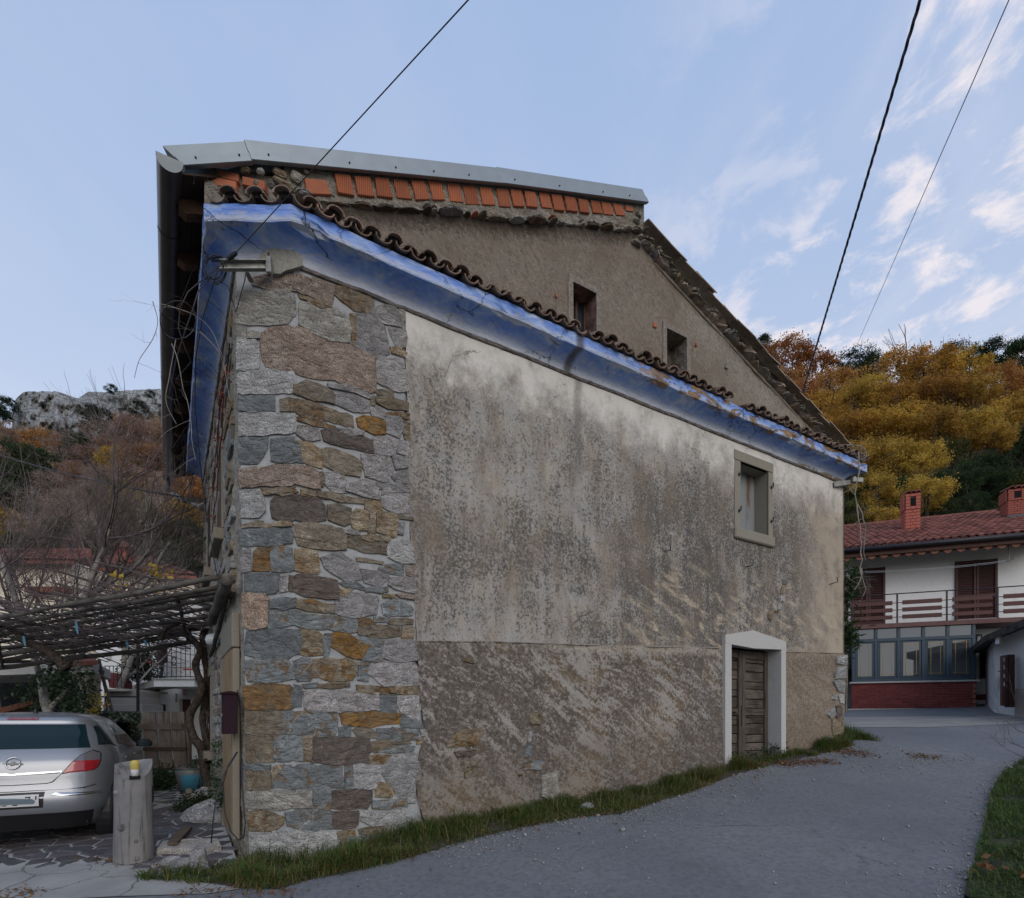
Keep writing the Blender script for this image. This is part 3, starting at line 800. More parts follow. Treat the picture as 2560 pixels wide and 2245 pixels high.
# --- stones, traced one by one (points in three enlarged views of the corner; kind letter first)
V3, V4, V5 = (540, 660, .32361), (540, 1200, .32374), (500, 1680, .31527)
ST = []
def stones(view, txt):
    ox, oy, k = view
    for ln in txt.strip().split('\n'):
        kd, pts = ln.split(':')
        n = [float(x) for x in pts.replace(',', ' ').split()]
        ST.append((kd.strip(), [(ox + n[i] * k, oy + n[i + 1] * k) for i in range(0, len(n), 2)]))
stones(V3, """
p:270 115 330 90 560 75 895 160 905 215 880 345 700 245 565 190 400 190 290 165
h:160 215 560 210 600 240 600 390 540 455 300 460 160 460
h:655 300 730 300 930 365 1020 450 1030 600 880 600 650 470
b:915 175 1000 180 1215 280 1195 375 1060 350 930 240
b:640 240 760 272 895 345 800 335 660 270
b:1035 395 1070 400 1080 560 1065 635 1045 630 1040 480
m:1085 390 1200 400 1300 500 1335 690 1240 715 1085 630
m:1220 340 1380 330 1430 450 1420 490 1250 430 1215 390
m:1330 490 1455 510 1460 640 1400 640
t:1355 650 1420 655 1465 690 1450 715 1370 690
h:1385 370 1450 350 1455 420 1435 470
p:345 550 415 490 575 480 700 520 1060 650 1215 720 1222 1000 900 900 580 830 400 790 365 740
h:165 480 220 490 225 560 165 565
h:245 530 340 530 330 570 250 565
l:165 585 300 585 325 640 320 800 170 810
l:175 850 250 830 585 825 600 880 600 990 180 1000
m:1250 730 1400 750 1465 840 1470 980 1420 985 1245 910
b:640 930 700 900 830 950 910 1010 910 1085 700 1030 650 1010
b:610 940 630 945 632 1005 612 990
b:1245 975 1350 985 1370 1035 1260 1010
m:870 930 1000 945 1220 1020 1215 1050 1000 980 880 960
m:920 1010 1060 1020 1180 1070 1190 1145 1060 1140 920 1080
b:1240 1035 1300 1030 1480 1075 1480 1135 1330 1115 1250 1075
g:180 1025 445 1025 440 1135 180 1130
b:505 1050 580 1030 700 1070 1045 1170 1050 1255 900 1230 580 1135 505 1140
l:175 1160 300 1150 590 1150 605 1300 185 1320
b:640 1190 760 1200 910 1250 910 1280 760 1250 640 1215
m:640 1260 780 1280 800 1350 700 1365 635 1320
r:820 1290 900 1280 1222 1365 1222 1460 1000 1410 840 1370
m:920 1265 1130 1290 1130 1335 940 1300
o:1095 1200 1150 1175 1300 1225 1300 1310 1220 1315 1110 1255
m:1200 1110 1290 1140 1290 1190 1210 1170
m:1315 1190 1420 1195 1440 1260 1410 1335 1325 1300
b:1310 1155 1430 1150 1440 1175 1320 1175
o:1448 1155 1485 1160 1485 1195 1450 1185
g:185 1350 390 1345 385 1420 320 1530 190 1540
g:435 1360 600 1345 640 1400 660 1530 430 1520
t:612 1370 720 1390 795 1440 812 1570 700 1540 650 1490
t:818 1430 920 1430 1090 1510 1115 1560 1100 1635 980 1610 825 1545
m:1225 1340 1370 1350 1390 1400 1370 1475 1240 1460
m:1125 1480 1330 1490 1355 1590 1330 1680 1170 1640
m:1400 1370 1475 1380 1478 1480 1405 1450
m:1365 1500 1475 1500 1475 1570 1390 1580
p:185 1580 560 1555 720 1570 780 1600 795 1740 700 1720 590 1700 190 1725
m:840 1620 930 1610 1005 1670 1000 1760 900 1750 835 1690
m:1360 1640 1480 1600 1480 1690 1400 1680
b:1452 1220 1485 1250 1480 1360 1452 1340
b:800 1620 825 1620 825 1715 805 1700
b:1200 1040 1225 1045 1222 1090 1200 1085
m:1245 1690 1400 1700 1480 1720 1480 1765 1260 1740
""")
stones(V4, """
m:1010 30 1180 5 1240 60 1250 150 1140 120 1005 90
m:1290 75 1480 80 1495 250 1400 250 1280 200
l:195 90 340 85 365 150 370 230 330 280 200 290
b:365 70 600 55 625 95 600 102 365 108
b:665 75 760 90 770 125 670 120
b:785 95 850 95 1135 150 1135 190 1000 175 790 130
r:430 170 480 120 600 108 800 150 835 200 840 310 720 320 600 310 440 290
b:870 200 940 190 1030 225 1030 330 990 345 880 310
t:1040 280 1080 235 1170 240 1165 380 1060 370
p:1190 250 1225 255 1225 310 1190 300
t:1175 322 1225 325 1225 410 1180 400
t:1250 250 1385 255 1395 310 1380 435 1250 400
b:1160 165 1260 175 1270 235 1160 230
b:1420 275 1505 285 1505 310 1420 300
m:1410 340 1445 335 1440 415 1410 410
t:200 345 350 320 355 360 210 370
b:370 345 425 340 420 365 372 368
t:440 330 570 325 570 355 445 355
g:190 385 580 375 580 490 200 505
t:600 345 680 330 960 375 995 430 995 540 760 520 640 500
b:1008 432 1060 425 1300 490 1325 540 1310 575 1200 555 1020 520
l:1340 490 1390 465 1500 490 1525 640 1440 630 1330 590
m:1000 385 1100 400 1095 422 1000 405
b:1135 428 1260 440 1255 470 1135 455
t:1275 435 1335 440 1330 475 1275 465
m:197 560 260 530 265 690 200 700
o:300 560 330 530 420 530 430 620 410 695 290 690
g:440 530 580 525 600 700 430 695
t:620 540 720 550 785 570 795 700 780 720 620 690
m:820 600 960 570 1090 660 1115 770 1000 770 850 680
t:1090 600 1280 630 1275 655 1100 630
g:1270 665 1440 650 1440 730 1330 715 1265 690
m:1130 690 1320 720 1325 760 1250 810 1150 790
m:1340 760 1520 770 1525 870 1460 860 1340 810
p:1475 670 1525 665 1520 740 1480 720
g:230 730 485 725 470 840 450 865 235 865
m:505 750 550 740 545 850 490 860
r:575 740 700 735 920 780 935 830 935 920 700 890 580 860
g:960 795 1040 780 1140 830 1135 850 1000 825
g:1165 835 1310 825 1310 865 1170 865
t:950 845 1050 845 990 885 950 885
p:210 890 370 885 395 930 385 1120 270 1150 210 1120
g:420 930 610 910 620 985 425 990
b:630 920 840 955 840 1020 700 1000 625 985
m:950 890 1100 870 1240 900 1230 1040 1050 1050 920 1030
b:855 965 910 970 905 1025 860 1015
g:1290 960 1390 925 1510 990 1500 1040 1300 1040
b:1300 885 1370 885 1365 910 1300 905
p:1400 880 1520 890 1515 930 1430 910
g:410 1020 620 1005 700 1040 1080 1060 1080 1180 900 1160 620 1120 410 1150
o:1085 1072 1180 1078 1220 1110 1210 1130 1110 1120
g:1230 1065 1330 1065 1320 1100 1230 1095
b:1335 1070 1510 1080 1510 1120 1340 1110
b:1105 1140 1260 1128 1410 1140 1415 1210 1230 1210 1110 1190
t:1440 1140 1520 1140 1520 1225 1445 1220
g:240 1180 640 1155 650 1240 640 1340 560 1370 350 1375 235 1350
b:660 1170 760 1165 820 1200 815 1340 700 1350 655 1330
o:900 1185 1000 1190 1160 1290 1110 1380 1000 1350 890 1280
g:1080 1215 1280 1235 1275 1400 1130 1390 1170 1295
g:840 1195 880 1195 860 1370 828 1340
m:1290 1245 1540 1235 1550 1390 1400 1395 1290 1370
g:230 1390 540 1385 580 1440 610 1530 500 1555 250 1550
g:590 1400 680 1380 745 1400 745 1500 720 1545 630 1550
b:755 1385 1080 1395 1080 1480 1050 1545 900 1545 755 1520
m:1190 1430 1300 1410 1520 1415 1560 1470 1560 1580 1300 1585 1185 1500
g:1110 1440 1175 1445 1170 1545 1105 1540
b:790 1575 1020 1565 1025 1600 880 1605 780 1600
g:680 1575 770 1570 770 1605 690 1605
b:1095 1590 1320 1610 1320 1650 1100 1630
b:1345 1610 1550 1595 1555 1650 1350 1645
g:1105 1405 1180 1408 1170 1430 1105 1425
""")
stones(V5, """
o:360 105 700 105 738 130 712 290 560 295 365 290
g:748 112 800 115 800 260 722 290
m:830 160 900 150 1400 165 1415 300 1000 305 840 290
g:1425 180 1550 190 1545 310 1430 310
m:1570 195 1735 190 1740 290 1690 370 1590 310
b:365 320 450 310 640 315 650 350 640 500 500 495 365 480
g:670 315 1090 315 1085 400 1060 505 670 490
o:1115 325 1570 330 1580 415 1350 425 1140 415
g:1600 335 1735 395 1755 440 1600 430
b:1215 460 1290 440 1395 480 1390 515 1260 510
g:1110 440 1190 435 1190 510 1115 510
g:1410 460 1520 455 1520 525 1410 525
g:1540 445 1715 460 1715 535 1545 535
b:370 515 580 520 585 700 375 715
g:595 520 798 520 798 695 595 695
b:808 520 880 520 875 700 810 700
r:895 530 1330 530 1330 715 1100 725 890 720
b:1370 550 1650 550 1670 575 1560 582 1360 635
g:1560 592 1690 590 1680 630 1400 642 1385 635
b:1340 665 1510 660 1440 725 1340 720
l:1480 690 1560 660 1780 650 1780 690 1720 720 1710 850 1700 980 1580 990 1450 790
g:352 735 545 735 550 770 352 770
b:385 790 550 780 550 920 380 930
t:590 760 658 745 630 800 580 838
g:600 838 680 750 1110 745 1140 920 900 925 580 925
g:1155 755 1205 750 1210 838 1155 840
g:1160 852 1210 852 1215 920 1160 920
l:1225 745 1415 740 1420 850 1390 920 1230 920
t:1405 925 1500 915 1530 960 1500 990 1405 985
h:375 950 870 940 880 1070 500 1085 380 1080
g:905 940 1030 940 1028 1080 900 1080
r:1045 940 1355 950 1350 1030 1310 1080 1040 1075
g:1370 1020 1640 1010 1640 1060 1380 1080
l:1655 1000 1700 1000 1690 1030 1655 1030
b:380 1110 520 1110 660 1150 650 1210 560 1250 400 1255
g:685 1120 760 1100 1030 1105 1032 1240 850 1245 700 1220
r:1045 1105 1240 1110 1245 1200 1220 1235 1045 1240
l:1280 1100 1350 1095 1360 1140 1600 1080 1620 1130 1620 1190 1380 1215 1270 1170
l:1640 1150 1720 1170 1735 1220 1640 1235
b:1270 1245 1450 1230 1445 1280 1280 1285
l:1460 1240 1640 1215 1640 1250 1510 1280
b:1080 1270 1215 1260 1225 1295 1090 1315
l:400 1290 500 1265 900 1265 1070 1275 1090 1440 900 1470 600 1470 430 1420
g:1130 1315 1560 1292 1600 1350 1590 1420 1130 1440
l:1630 1320 1690 1270 1780 1250 1785 1300 1700 1370 1625 1375
b:1730 535 1762 530 1762 560 1728 562
l:1748 462 1788 462 1786 500 1760 498
b:1410 880 1480 890 1530 940 1420 910
""")
def px_point(px, py, off):
    """on the chamfer left of the arris, on the street wall right of it"""
    if px <= 735:
        return CH(px, py, off)
    s, z = R(px, py, 0)
    q = Vector((s, -off, z))
    if s < .12:                                                # round the arris slightly
        w = s / .12; q = q.lerp(Vector((s, -off, z)), w)
    return q
def make_stone(kd, pts, seed, height, name='stone', label=None, expand=0.0):
    rr = random.Random(seed)
    cx = sum(p[0] for p in pts) / len(pts); cy = sum(p[1] for p in pts) / len(pts)
    n = len(pts)
    seq = []
    for i in range(n):
        a, b = pts[i], pts[(i + 1) % n]
        L = math.hypot(b[0] - a[0], b[1] - a[1]); k = max(1, int(L / 15))
        fs = [j / k for j in range(k)]
        if (a[0] - 735) * (b[0] - 735) < 0: fs.append((735 - a[0]) / (b[0] - a[0]))
        for f in sorted(fs):
            x, y = a[0] + (b[0] - a[0]) * f, a[1] + (b[1] - a[1]) * f
            jt = min(2.6, L * .055)
            ar = abs(x - 735) < 1e-6
            y += rr.uniform(-jt, jt)
            if not ar:
                x += rr.uniform(-jt, jt)
                if f == 0: x += (cx - x) * .01; y += (cy - y) * .02
                if abs(x - 735) < 3: x = 735.0
            if expand and not ar:
                dx, dy = x - cx, y - cy; dl = math.hypot(dx, dy) + 1e-6; x += dx / dl * expand; y += dy / dl * expand
            seq.append((x, y))
    size = math.sqrt(max(1e-6, (max(p[0] for p in pts) - min(p[0] for p in pts)) * (max(p[1] for p in pts) - min(p[1] for p in pts))))
    ins = min(.15, 2.6 / max(6, size) + .02)
    wraps = any(p[0] < 732 for p in seq) and any(p[0] > 738 for p in seq)
    tx, ty = rr.uniform(-.003, .003), rr.uniform(-.003, .003)
    rings = []
    for (g, h) in ((-.3 * ins, -.006), (0.0, height * .72), (.30 * ins, height * .97), (ins * 1.3, height), (.55, height * rr.uniform(.9, 1.3))):
        ring = []
        for (x, y) in seq:
            x2 = x + (cx - x) * g; y2 = y + (cy - y) * g
            if wraps:                                          # keep the arris where it is
                if abs(x - 735) < 1e-6: x2 = 735.0
                elif x < 735: x2 = min(735, x2) if x2 > 735 else x2
                elif x2 < 735: x2 = 735.0
            e = height * .7 * mnoise.noise((x2 * .05, y2 * .05, seed)) if g > .1 else 0
            tl = max(-.35 * height, min(.35 * height, ((x2 - cx) * tx + (y2 - cy) * ty) / 30 * 3)) if h > 0 else 0
            ring.append(px_point(x2, y2, h + e + tl))
        rings.append(ring)
    mb = MB(); m = len(seq)
    for r in rings: mb.v.extend(r)
    for q in range(len(rings) - 1):
        for i in range(m):
            j = (i + 1) % m; mb.f.append((q * m + i, q * m + j, (q + 1) * m + j, (q + 1) * m + i)); mb.m.append(0)
    c = len(mb.v); cc = px_point(735.0 if wraps else cx, cy, height * 1.1); mb.v.append(cc)
    b = (len(rings) - 1) * m
    for i in range(m): mb.f.append((b + i, b + (i + 1) % m, c)); mb.m.append(0)
    mb.f = [tuple(reversed(f)) for f in mb.f]
    o = mb.build(name, STONE[kd], house, True)
    if label: o['label'] = label
    return o
for i, (kd, pts) in enumerate(ST):
    make_stone(kd, pts, i * 3 + 1, RND.uniform(.008, .021) * (1.15 if kd in 'lhp' else 1), expand=5.0)
# stones bared in the lower render, and at the far corner
ox, oy, k = 1000, 1560, .42074
PATCH = [('b', '265 700 330 640 480 610 490 650 440 720 270 735'), ('b', '370 815 440 810 460 890 375 920'), ('r', '310 755 450 745 440 780 330 790'),
         ('b', '755 530 830 520 825 600 770 600'), ('g', '690 865 735 800 850 815 830 870'), ('l', '748 640 770 635 770 690 755 700'),
         ('h', '825 900 930 870 940 1000 900 1050 830 1020'), ('b', '370 220 410 180 435 240'), ('l', '890 1080 1020 1060 1015 1110 890 1110'),
         ('l', '510 1170 590 1150 595 1172 510 1195'), ('g', '745 720 775 720 775 790 730 795'), ('t', '690 880 720 885 715 900 690 895')]
for i, (kd, tx) in enumerate(PATCH):
    n = [float(x) for x in tx.split()]
    make_stone(kd, [(ox + n[j] * k, oy + n[j + 1] * k) for j in range(0, len(n), 2)], 900 + i, .046)
ox, oy, k = 1640, 1500, .30140
FARC = [('l', '1480 470 1562 458 1562 535 1490 530'), ('l', '1490 560 1556 545 1556 655 1475 660'), ('l', '1460 680 1500 665 1550 690 1548 770 1490 760'),
        ('l', '1450 790 1480 790 1475 830 1445 820'), ('l', '1495 790 1538 782 1536 860 1510 850'), ('l', '1400 950 1460 890 1470 950 1430 980'),
        ('r', '1480 880 1520 875 1525 960 1480 970'), ('t', '1440 990 1525 985 1530 1060 1510 1110 1450 1115'),
        ('l', '1395 1135 1440 1130 1435 1150 1400 1150')]
for i, (kd, tx) in enumerate(FARC):
    n = [float(x) for x in tx.split()]
    make_stone(kd, [(ox + n[j] * k, oy + n[j + 1] * k) for j in range(0, len(n), 2)], 950 + i, .058, expand=1.5)
# stones where the render broke away between window and door
ox, oy, k = 1640, 1060, .33482
for i, (kd, tx) in enumerate([('g', '940 1160 970 1165 970 1200 945 1200'), ('t', '930 1210 970 1210 960 1260 925 1270'), ('l', '925 1285 960 1280 955 1330 925 1325'),
                              ('l', '905 1345 935 1345 935 1385 910 1390'), ('b', '835 1400 860 1395 875 1440 850 1475 835 1450'), ('r', '880 1395 925 1388 915 1405 885 1410')]):
    n = [float(x) for x in tx.split()]
    make_stone(kd, [(ox + n[j] * k, oy + n[j + 1] * k) for j in range(0, len(n), 2)], 970 + i, .018)
# courses of rubble on the left wall (seen almost edge-on)
rr = random.Random(5)
z = .0; row = 0
while z < 5.9:
    hgt = rr.uniform(.10, .26); t = T_C + .30 + rr.uniform(0, .2)
    while t < 6.3:
        ln = rr.uniform(.22, .62)
        if t + ln > 6.45: break
        blocked = (.35 < t + ln and t < 1.95 and z < 2.75 and z + hgt > -.1) or any(a - .12 < t + ln and t < b + .12 and zz0 - .12 < z + hgt and z < zz1 + .12 for a, b, zz0, zz1 in ((2.0, 2.75, 3.9, 5.0), (4.1, 4.9, 3.9, 5.0), (4.2, 5.0, 1.0, 2.2)))
        if not blocked and rr.random() < .72:
            mb = MB(); hh = rr.uniform(.008, .026)
            a0, a1, b0, b1 = t + .012, t + ln - .012, z + .012, z + hgt - .012
            poly = [(a0 + rr.uniform(0, .03), b0 + rr.uniform(0, .02)), ((a0 + a1) / 2, b0 + rr.uniform(-.008, .012)), (a1 - rr.uniform(0, .03), b0 + rr.uniform(0, .02)),
                    (a1, (b0 + b1) / 2), (a1 - rr.uniform(0, .03), b1 - rr.uniform(0, .02)), ((a0 + a1) / 2, b1 + rr.uniform(-.012, .008)), (a0 + rr.uniform(0, .03), b1 - rr.uniform(0, .02)), (a0, (b0 + b1) / 2)]
            cxm, cym = (a0 + a1) / 2, (b0 + b1) / 2; nn = len(poly)
            for g, h in ((0, -.05), (.06, hh * .7), (.2, hh)):
                for (x, y) in poly: mb.v.append(Vector((S_L - h - rr.uniform(-.004, .004), x + (cxm - x) * g, y + (cym - y) * g)))
            mb.v.append(Vector((S_L - hh * 1.15, cxm, cym)))
            for q in range(2):
                for i in range(nn):
                    j = (i + 1) % nn; mb.f.append((q * nn + i, (q + 1) * nn + i, (q + 1) * nn + j, q * nn + j)); mb.m.append(0)
            for i in range(nn): mb.f.append((2 * nn + i, 3 * nn, 2 * nn + (i + 1) % nn)); mb.m.append(0)
            mb.build('stone', STONE[rr.choice('ltthmmgb')], house, True)
        t += ln
    z += hgt; row += 1

# --- moulded cornice, running round the corner
def offpath(p):
    """outline of the house at offset p: far right return, far corner, arris, left arris, left end"""
    pts = [Vector((S_END, 1.2)), Vector((S_END, 0)), Vector((0, 0)), Vector((S_L, T_C)), Vector((S_L, 6.55))]
    out = []
    for i, q in enumerate(pts):
        if i == 0: d0 = d1 = (pts[1] - pts[0]).normalized()
        elif i == len(pts) - 1: d0 = d1 = (pts[i] - pts[i - 1]).normalized()
        else: d0 = (pts[i] - pts[i - 1]).normalized(); d1 = (pts[i + 1] - pts[i]).normalized()
        n0 = Vector((-d0.y, d0.x)) * -1; n1 = Vector((-d1.y, d1.x)) * -1
        b = (n0 + n1).normalized(); out.append(q - b * (p / b.dot(n0)) if False else q + b * (p / b.dot(n0)))
    return out
_t = offpath(1.0)
_SGN = 1.0 if _t[2].y < 0 else -1.0
def opath(p): return offpath(p * _SGN)
prof = [(.0, 6.075), (.022, 6.08), (.03, 6.098), (.028, 6.112), (.012, 6.118), (.014, 6.15)]
prof += [(.014 + .262 * (1 - math.cos(a)), 6.15 + .135 * math.sin(a)) for a in [math.radians(x) for x in range(10, 91, 10)]]
prof += [(.29, 6.283), (.297, 6.30), (.295, 6.37), (.297, 6.435), (.0, 6.45)]
mb = MB()
rows = []
for (p, z) in prof:
    path = opath(p); row = []
    for i in range(len(path) - 1):
        L = (path[i + 1] - path[i]).length; k = max(2, int(L / .12))
        for j in range(k + (1 if i == len(path) - 2 else 0)):
            q = path[i].lerp(path[i + 1], j / k)
            nz = .009 * mnoise.noise((q.x * 2.2, q.y * 2.2, z * 4)) + .008 * mnoise.noise((q.x * 8, q.y * 8, z * 9))
            ct = Vector((5, 3)) - q; ct.normalize()
            row.append(Vector((q.x - ct.x * nz, q.y - ct.y * nz, z + nz)))
    rows.append(row)
mn = min(len(r) for r in rows); mx = max(len(r) for r in rows)
if mn != mx:
    # same subdivision for every row
    rows = []
    ks = [max(2, int(((opath(.15)[i + 1] - opath(.15)[i]).length) / .12)) for i in range(4)]
    for (p, z) in prof:
        path = opath(p); row = []
        for i in range(4):
            for j in range(ks[i] + (1 if i == 3 else 0)):
                q = path[i].lerp(path[i + 1], j / ks[i])
                nz = .009 * mnoise.noise((q.x * 2.2, q.y * 2.2, z * 4)) + .008 * mnoise.noise((q.x * 8, q.y * 8, z * 9))
                ct = Vector((5, 3)) - q; ct.normalize()
                ch = 2.2 * max(0, mnoise.noise((q.x * 5, q.y * 5, 3)) - .25) * .05 if 6.28 <= z <= 6.31 else 0   # chipped lower lip
                row.append(Vector((q.x - ct.x * (nz - ch), q.y - ct.y * (nz - ch), z + nz + ch)))
        rows.append(row)
mb.grid(rows)
for row_end in (0, -1):
    mb.poly([r[row_end] for r in rows])
mb.build('cornice', BLUE, house, True)
# grey mortar patch smeared over the cornice at the bracket
mb = MB()
pp = [(640, 655), (655, 632), (672, 622), (690, 612), (716, 614), (742, 628), (757, 648), (757, 664), (728, 672), (714, 676), (700, 684), (684, 683), (682, 662)]
mb.prism([CH(x, y, .055 if x < 735 else .06) if x < 735 else RP(x, y, .06) for x, y in pp], Vector((.0, .06, 0)))
mb.build('mortar_patch', simple('grey_cement_patch', (.27, .265, .23), .95, bump=.5, nscale=30), house, True)

# --- gable wall above the cornice
LEDGE = lambda s: 6.72 + .385 * s
def flash_bot(s): return 6.90 + .402 * s
def rake_r(s): return 8.57 - .342 * (s - 4.8)
GW = [(3.54, 3.933, 6.55, 7.355), (5.302, 5.727, 6.6, 7.375)]
mb, _, _ = warp_sheet('gable', GABLE, lambda z: -.12, S_END - .1, lambda s: 6.38, lambda s: min(flash_bot(s) + .25, rake_r(s) + (.11 if s > 5.2 else .05)) if s > 4.6 else flash_bot(s) + .25, .012, GW, .08, .08, .012)
mb.build('gable_wall', GABLE, house, True)
mb = MB()                                                      # the chamfer's upper wall, behind the corner tiles
P = []
for j in range(7):
    row = []
    for i in range(7):
        s = -.80 + .70 * i / 6
        f = i / 6; q = Vector((-.787, .187)).lerp(Vector((-.06, -.02)), f)
        row.append(Vector((q.x, q.y + .02 * mnoise.noise((i * .9, j * .9, 2)), 6.40 + (.45 + .07 * f) * j / 6)))
    P.append(row)
mb.grid(P)
GABLESTONE = stone_mat('rubble_infill', (.34, .31, .26), (.28, .24, .18), (.13, .11, .09), 34, .2)
mb.build('corner_infill', GABLESTONE, house, True)
def reveal(name, mat, h, depth, t0=0.0, back=None, sill=True):
    mb = MB(); a, b, c, d = h
    P = lambda s, t, z: Vector((s, t, z))
    mb.poly([P(a, t0, c), P(a, t0 + depth, c), P(a, t0 + depth, d), P(a, t0, d)])
    mb.poly([P(b, t0, d), P(b, t0 + depth, d), P(b, t0 + depth, c), P(b, t0, c)])
    mb.poly([P(a, t0, d), P(a, t0 + depth, d), P(b, t0 + depth, d), P(b, t0, d)])
    if sill: mb.poly([P(a, t0, c), P(b, t0, c), P(b, t0 + depth, c), P(a, t0 + depth, c)])
    o = mb.build(name, mat, house, True)
    if back is not None:
        mb = MB(); e = .012
        mb.poly([P(a - e, t0 + depth, c - e), P(b + e, t0 + depth, c - e), P(b + e, t0 + depth, d + e), P(a - e, t0 + depth, d + e)])
        mb.build(back[0], back[1], house, True)
    return o
def surround(h, w, t, mat):
    """smooth render band round a gable window, slightly raised"""
    mb = MB(); a, b, c, d = h
    for (x0, x1, z0, z1) in ((a - w, a - .004, c, d + w), (b + .004, b + w, c, d + w), (a - .004, b + .004, d + .004, d + w)):
        mb.box(((x0 + x1) / 2, t + .006, (z0 + z1) / 2), (x1 - x0, .03, z1 - z0))
    return mb.build('window_surround', mat, house, True)
SURR = simple('grey_smooth_render', (.225, .195, .165), .95, bump=.35, nscale=22, var=.3)
reveal('window_reveal', simple('flaking_red_reveal', (.17, .10, .085), .9, var=.6, nscale=9), GW[0], .27)
reveal('window_reveal', GABLESTONE, GW[1], .30, back=('window_infill', STONE['r']))
for g in GW: surround(g, .085, .0, SURR)
gw = empty('gable_window', parent=house)
mb = MB(); a, b, c, d = GW[0]
mb.box(((a + b) / 2, .26, (c + d) / 2), (b - a, .01, d - c)); mb.build('pane', simple('dark_window_glass', (.03, .04, .055), .12, 0, .6, .05, 3, 0), gw, True)
mb = MB()
for x in (a + .02, (a + b) / 2 - .03, (a + b) / 2 + .03, b - .02): mb.box((x, .235, (c + d) / 2), (.035, .035, d - c))
mb.build('frame', simple('brown_window_frame', (.075, .042, .03), .7), gw, True)
# bits of brick and pale pebbles showing in the gable render
for i, (px, py, w, h, mt) in enumerate([(1636, 814, 9, 12, PBRICK), (1739, 862, 6, 9, PBRICK), (1390, 740, 4, 8, PBRICK), (1816, 918, 9, 8, STONE['l'])]):
    s, z = R(px, py); mb = MB(); mb.bbox((s, -.006, z), (w * .0075, .03, h * .006), 0, .006); mb.build('chip', mt, house, True)
# --- old ledge (remains of the first verge) under the brick course
rr = random.Random(11)
s = -.02
while s < 4.75:
    L = rr.uniform(.08, .34); hh = rr.uniform(.022, .055); dp = rr.uniform(.05, .13)
    for lay in range(rr.choice((1, 2, 2))):
        z = LEDGE(s + L / 2) + .022 + lay * (hh * .85 + .012)
        M = Matrix.Rotation(-math.atan(.385) + rr.uniform(-.05, .05), 3, 'Y') @ Matrix.Rotation(rr.uniform(-.06, .06), 3, 'Z')
        mb = MB(); rock(mb, (0, 0, 0), (L * .52, dp * .75, hh * .72), rr.randint(1, 999), 2, 0, .30); mb.v = [Vector((s + L / 2, .02 - dp / 2 + lay * .02, z)) + M @ q for q in mb.v]
        mt = rr.choice([GABLESTONE, GABLESTONE, STONE['m'], STONE['b'], STONE['b'], GABLESTONE, GABLE, PBRICK if (s > 1.2 and L < .14) else STONE['b'], STONE['l'] if 2.4 < s < 3.3 else STONE['t']])
        mb.build('ledge_stone', mt, house, True)
    s += L
# mortar behind the brick course
mb = MB(); rows = []
for j in range(6):
    row = []
    for i in range(60):
        s = -.10 + 4.92 * i / 59; z0 = LEDGE(s) + .04; z1 = flash_bot(s) + .2
        row.append(Vector((s, -.012 - .02 * abs(mnoise.noise((s * 7, j * 1.3, 4))), z0 + (z1 - z0) * j / 5)))
    rows.append(row)
mb.grid(rows); mb.build('brick_course_mortar', GABLESTONE, house, True)
# --- hollow clay bricks, each one
B1, B2 = (360, 320, .34247), (1000, 380, .34247)
def bricks(view, txt, mat, name):
    ox, oy, k = view
    for ln in txt.strip().split('\n'):
        n = [float(x) for x in ln.split()]
        q = [(ox + n[i] * k, oy + n[i + 1] * k) for i in range(0, 8, 2)]
        pr = RND.uniform(.018, .04)
        if sum(p[0] for p in q) / 4 < 690: front = [W2H(E(x, y, 5.505 - pr)) for x, y in q]; vec = Vector((SN * .08, CS * .08, 0))
        else: front = [RP(x, y, pr + .01) for x, y in q]; vec = Vector((0, .08, 0))
        mb = MB(); c = sum(front, Vector()) / 4
        inner = [p + (c - p) * .05 for p in front]; back = [p + vec for p in front]; mid = [p + vec * .1 for p in front]
        mb.v = inner + mid + back
        mb.f = [(0, 3, 2, 1)] + [(i, (i + 1) % 4, 4 + (i + 1) % 4, 4 + i) for i in range(4)] + [(4 + i, 4 + (i + 1) % 4, 8 + (i + 1) % 4, 8 + i) for i in range(4)]
        mb.m = [0] * len(mb.f)
        mb.build(name, mat, house, True)
bricks(B1, """445 288 688 332 685 388 448 335
443 340 670 388 668 440 443 400
715 350 882 385 880 450 715 408
1172 365 1330 378 1368 485 1190 478""", PBRICK, 'brick')
bricks(B1, """1390 325 1508 340 1538 492 1418 470
1535 345 1650 352 1688 500 1562 485
1685 355 1785 360 1818 508 1705 495
1818 370 1920 380 1958 520 1850 508""", HBRICK, 'brick')
bricks(B2, """80 200 178 206 220 345 118 347
205 205 300 212 332 348 242 348
338 218 430 228 465 368 370 358
452 235 552 243 585 385 485 380
580 252 668 258 698 388 605 382
703 262 790 268 812 402 728 395
805 268 888 275 912 398 832 392
908 278 988 288 1008 402 930 395
1010 285 1090 298 1112 412 1040 402
1105 300 1180 310 1205 428 1130 420
1200 315 1280 330 1300 435 1222 425
1300 335 1368 348 1388 445 1318 435
1390 345 1455 360 1482 450 1412 442
1468 360 1538 370 1560 460 1490 452
1552 370 1618 382 1645 465 1580 458""", HBRICK, 'brick')
bricks(B2, "1645 385 1700 400 1705 435 1650 425", PBRICK, 'brick')
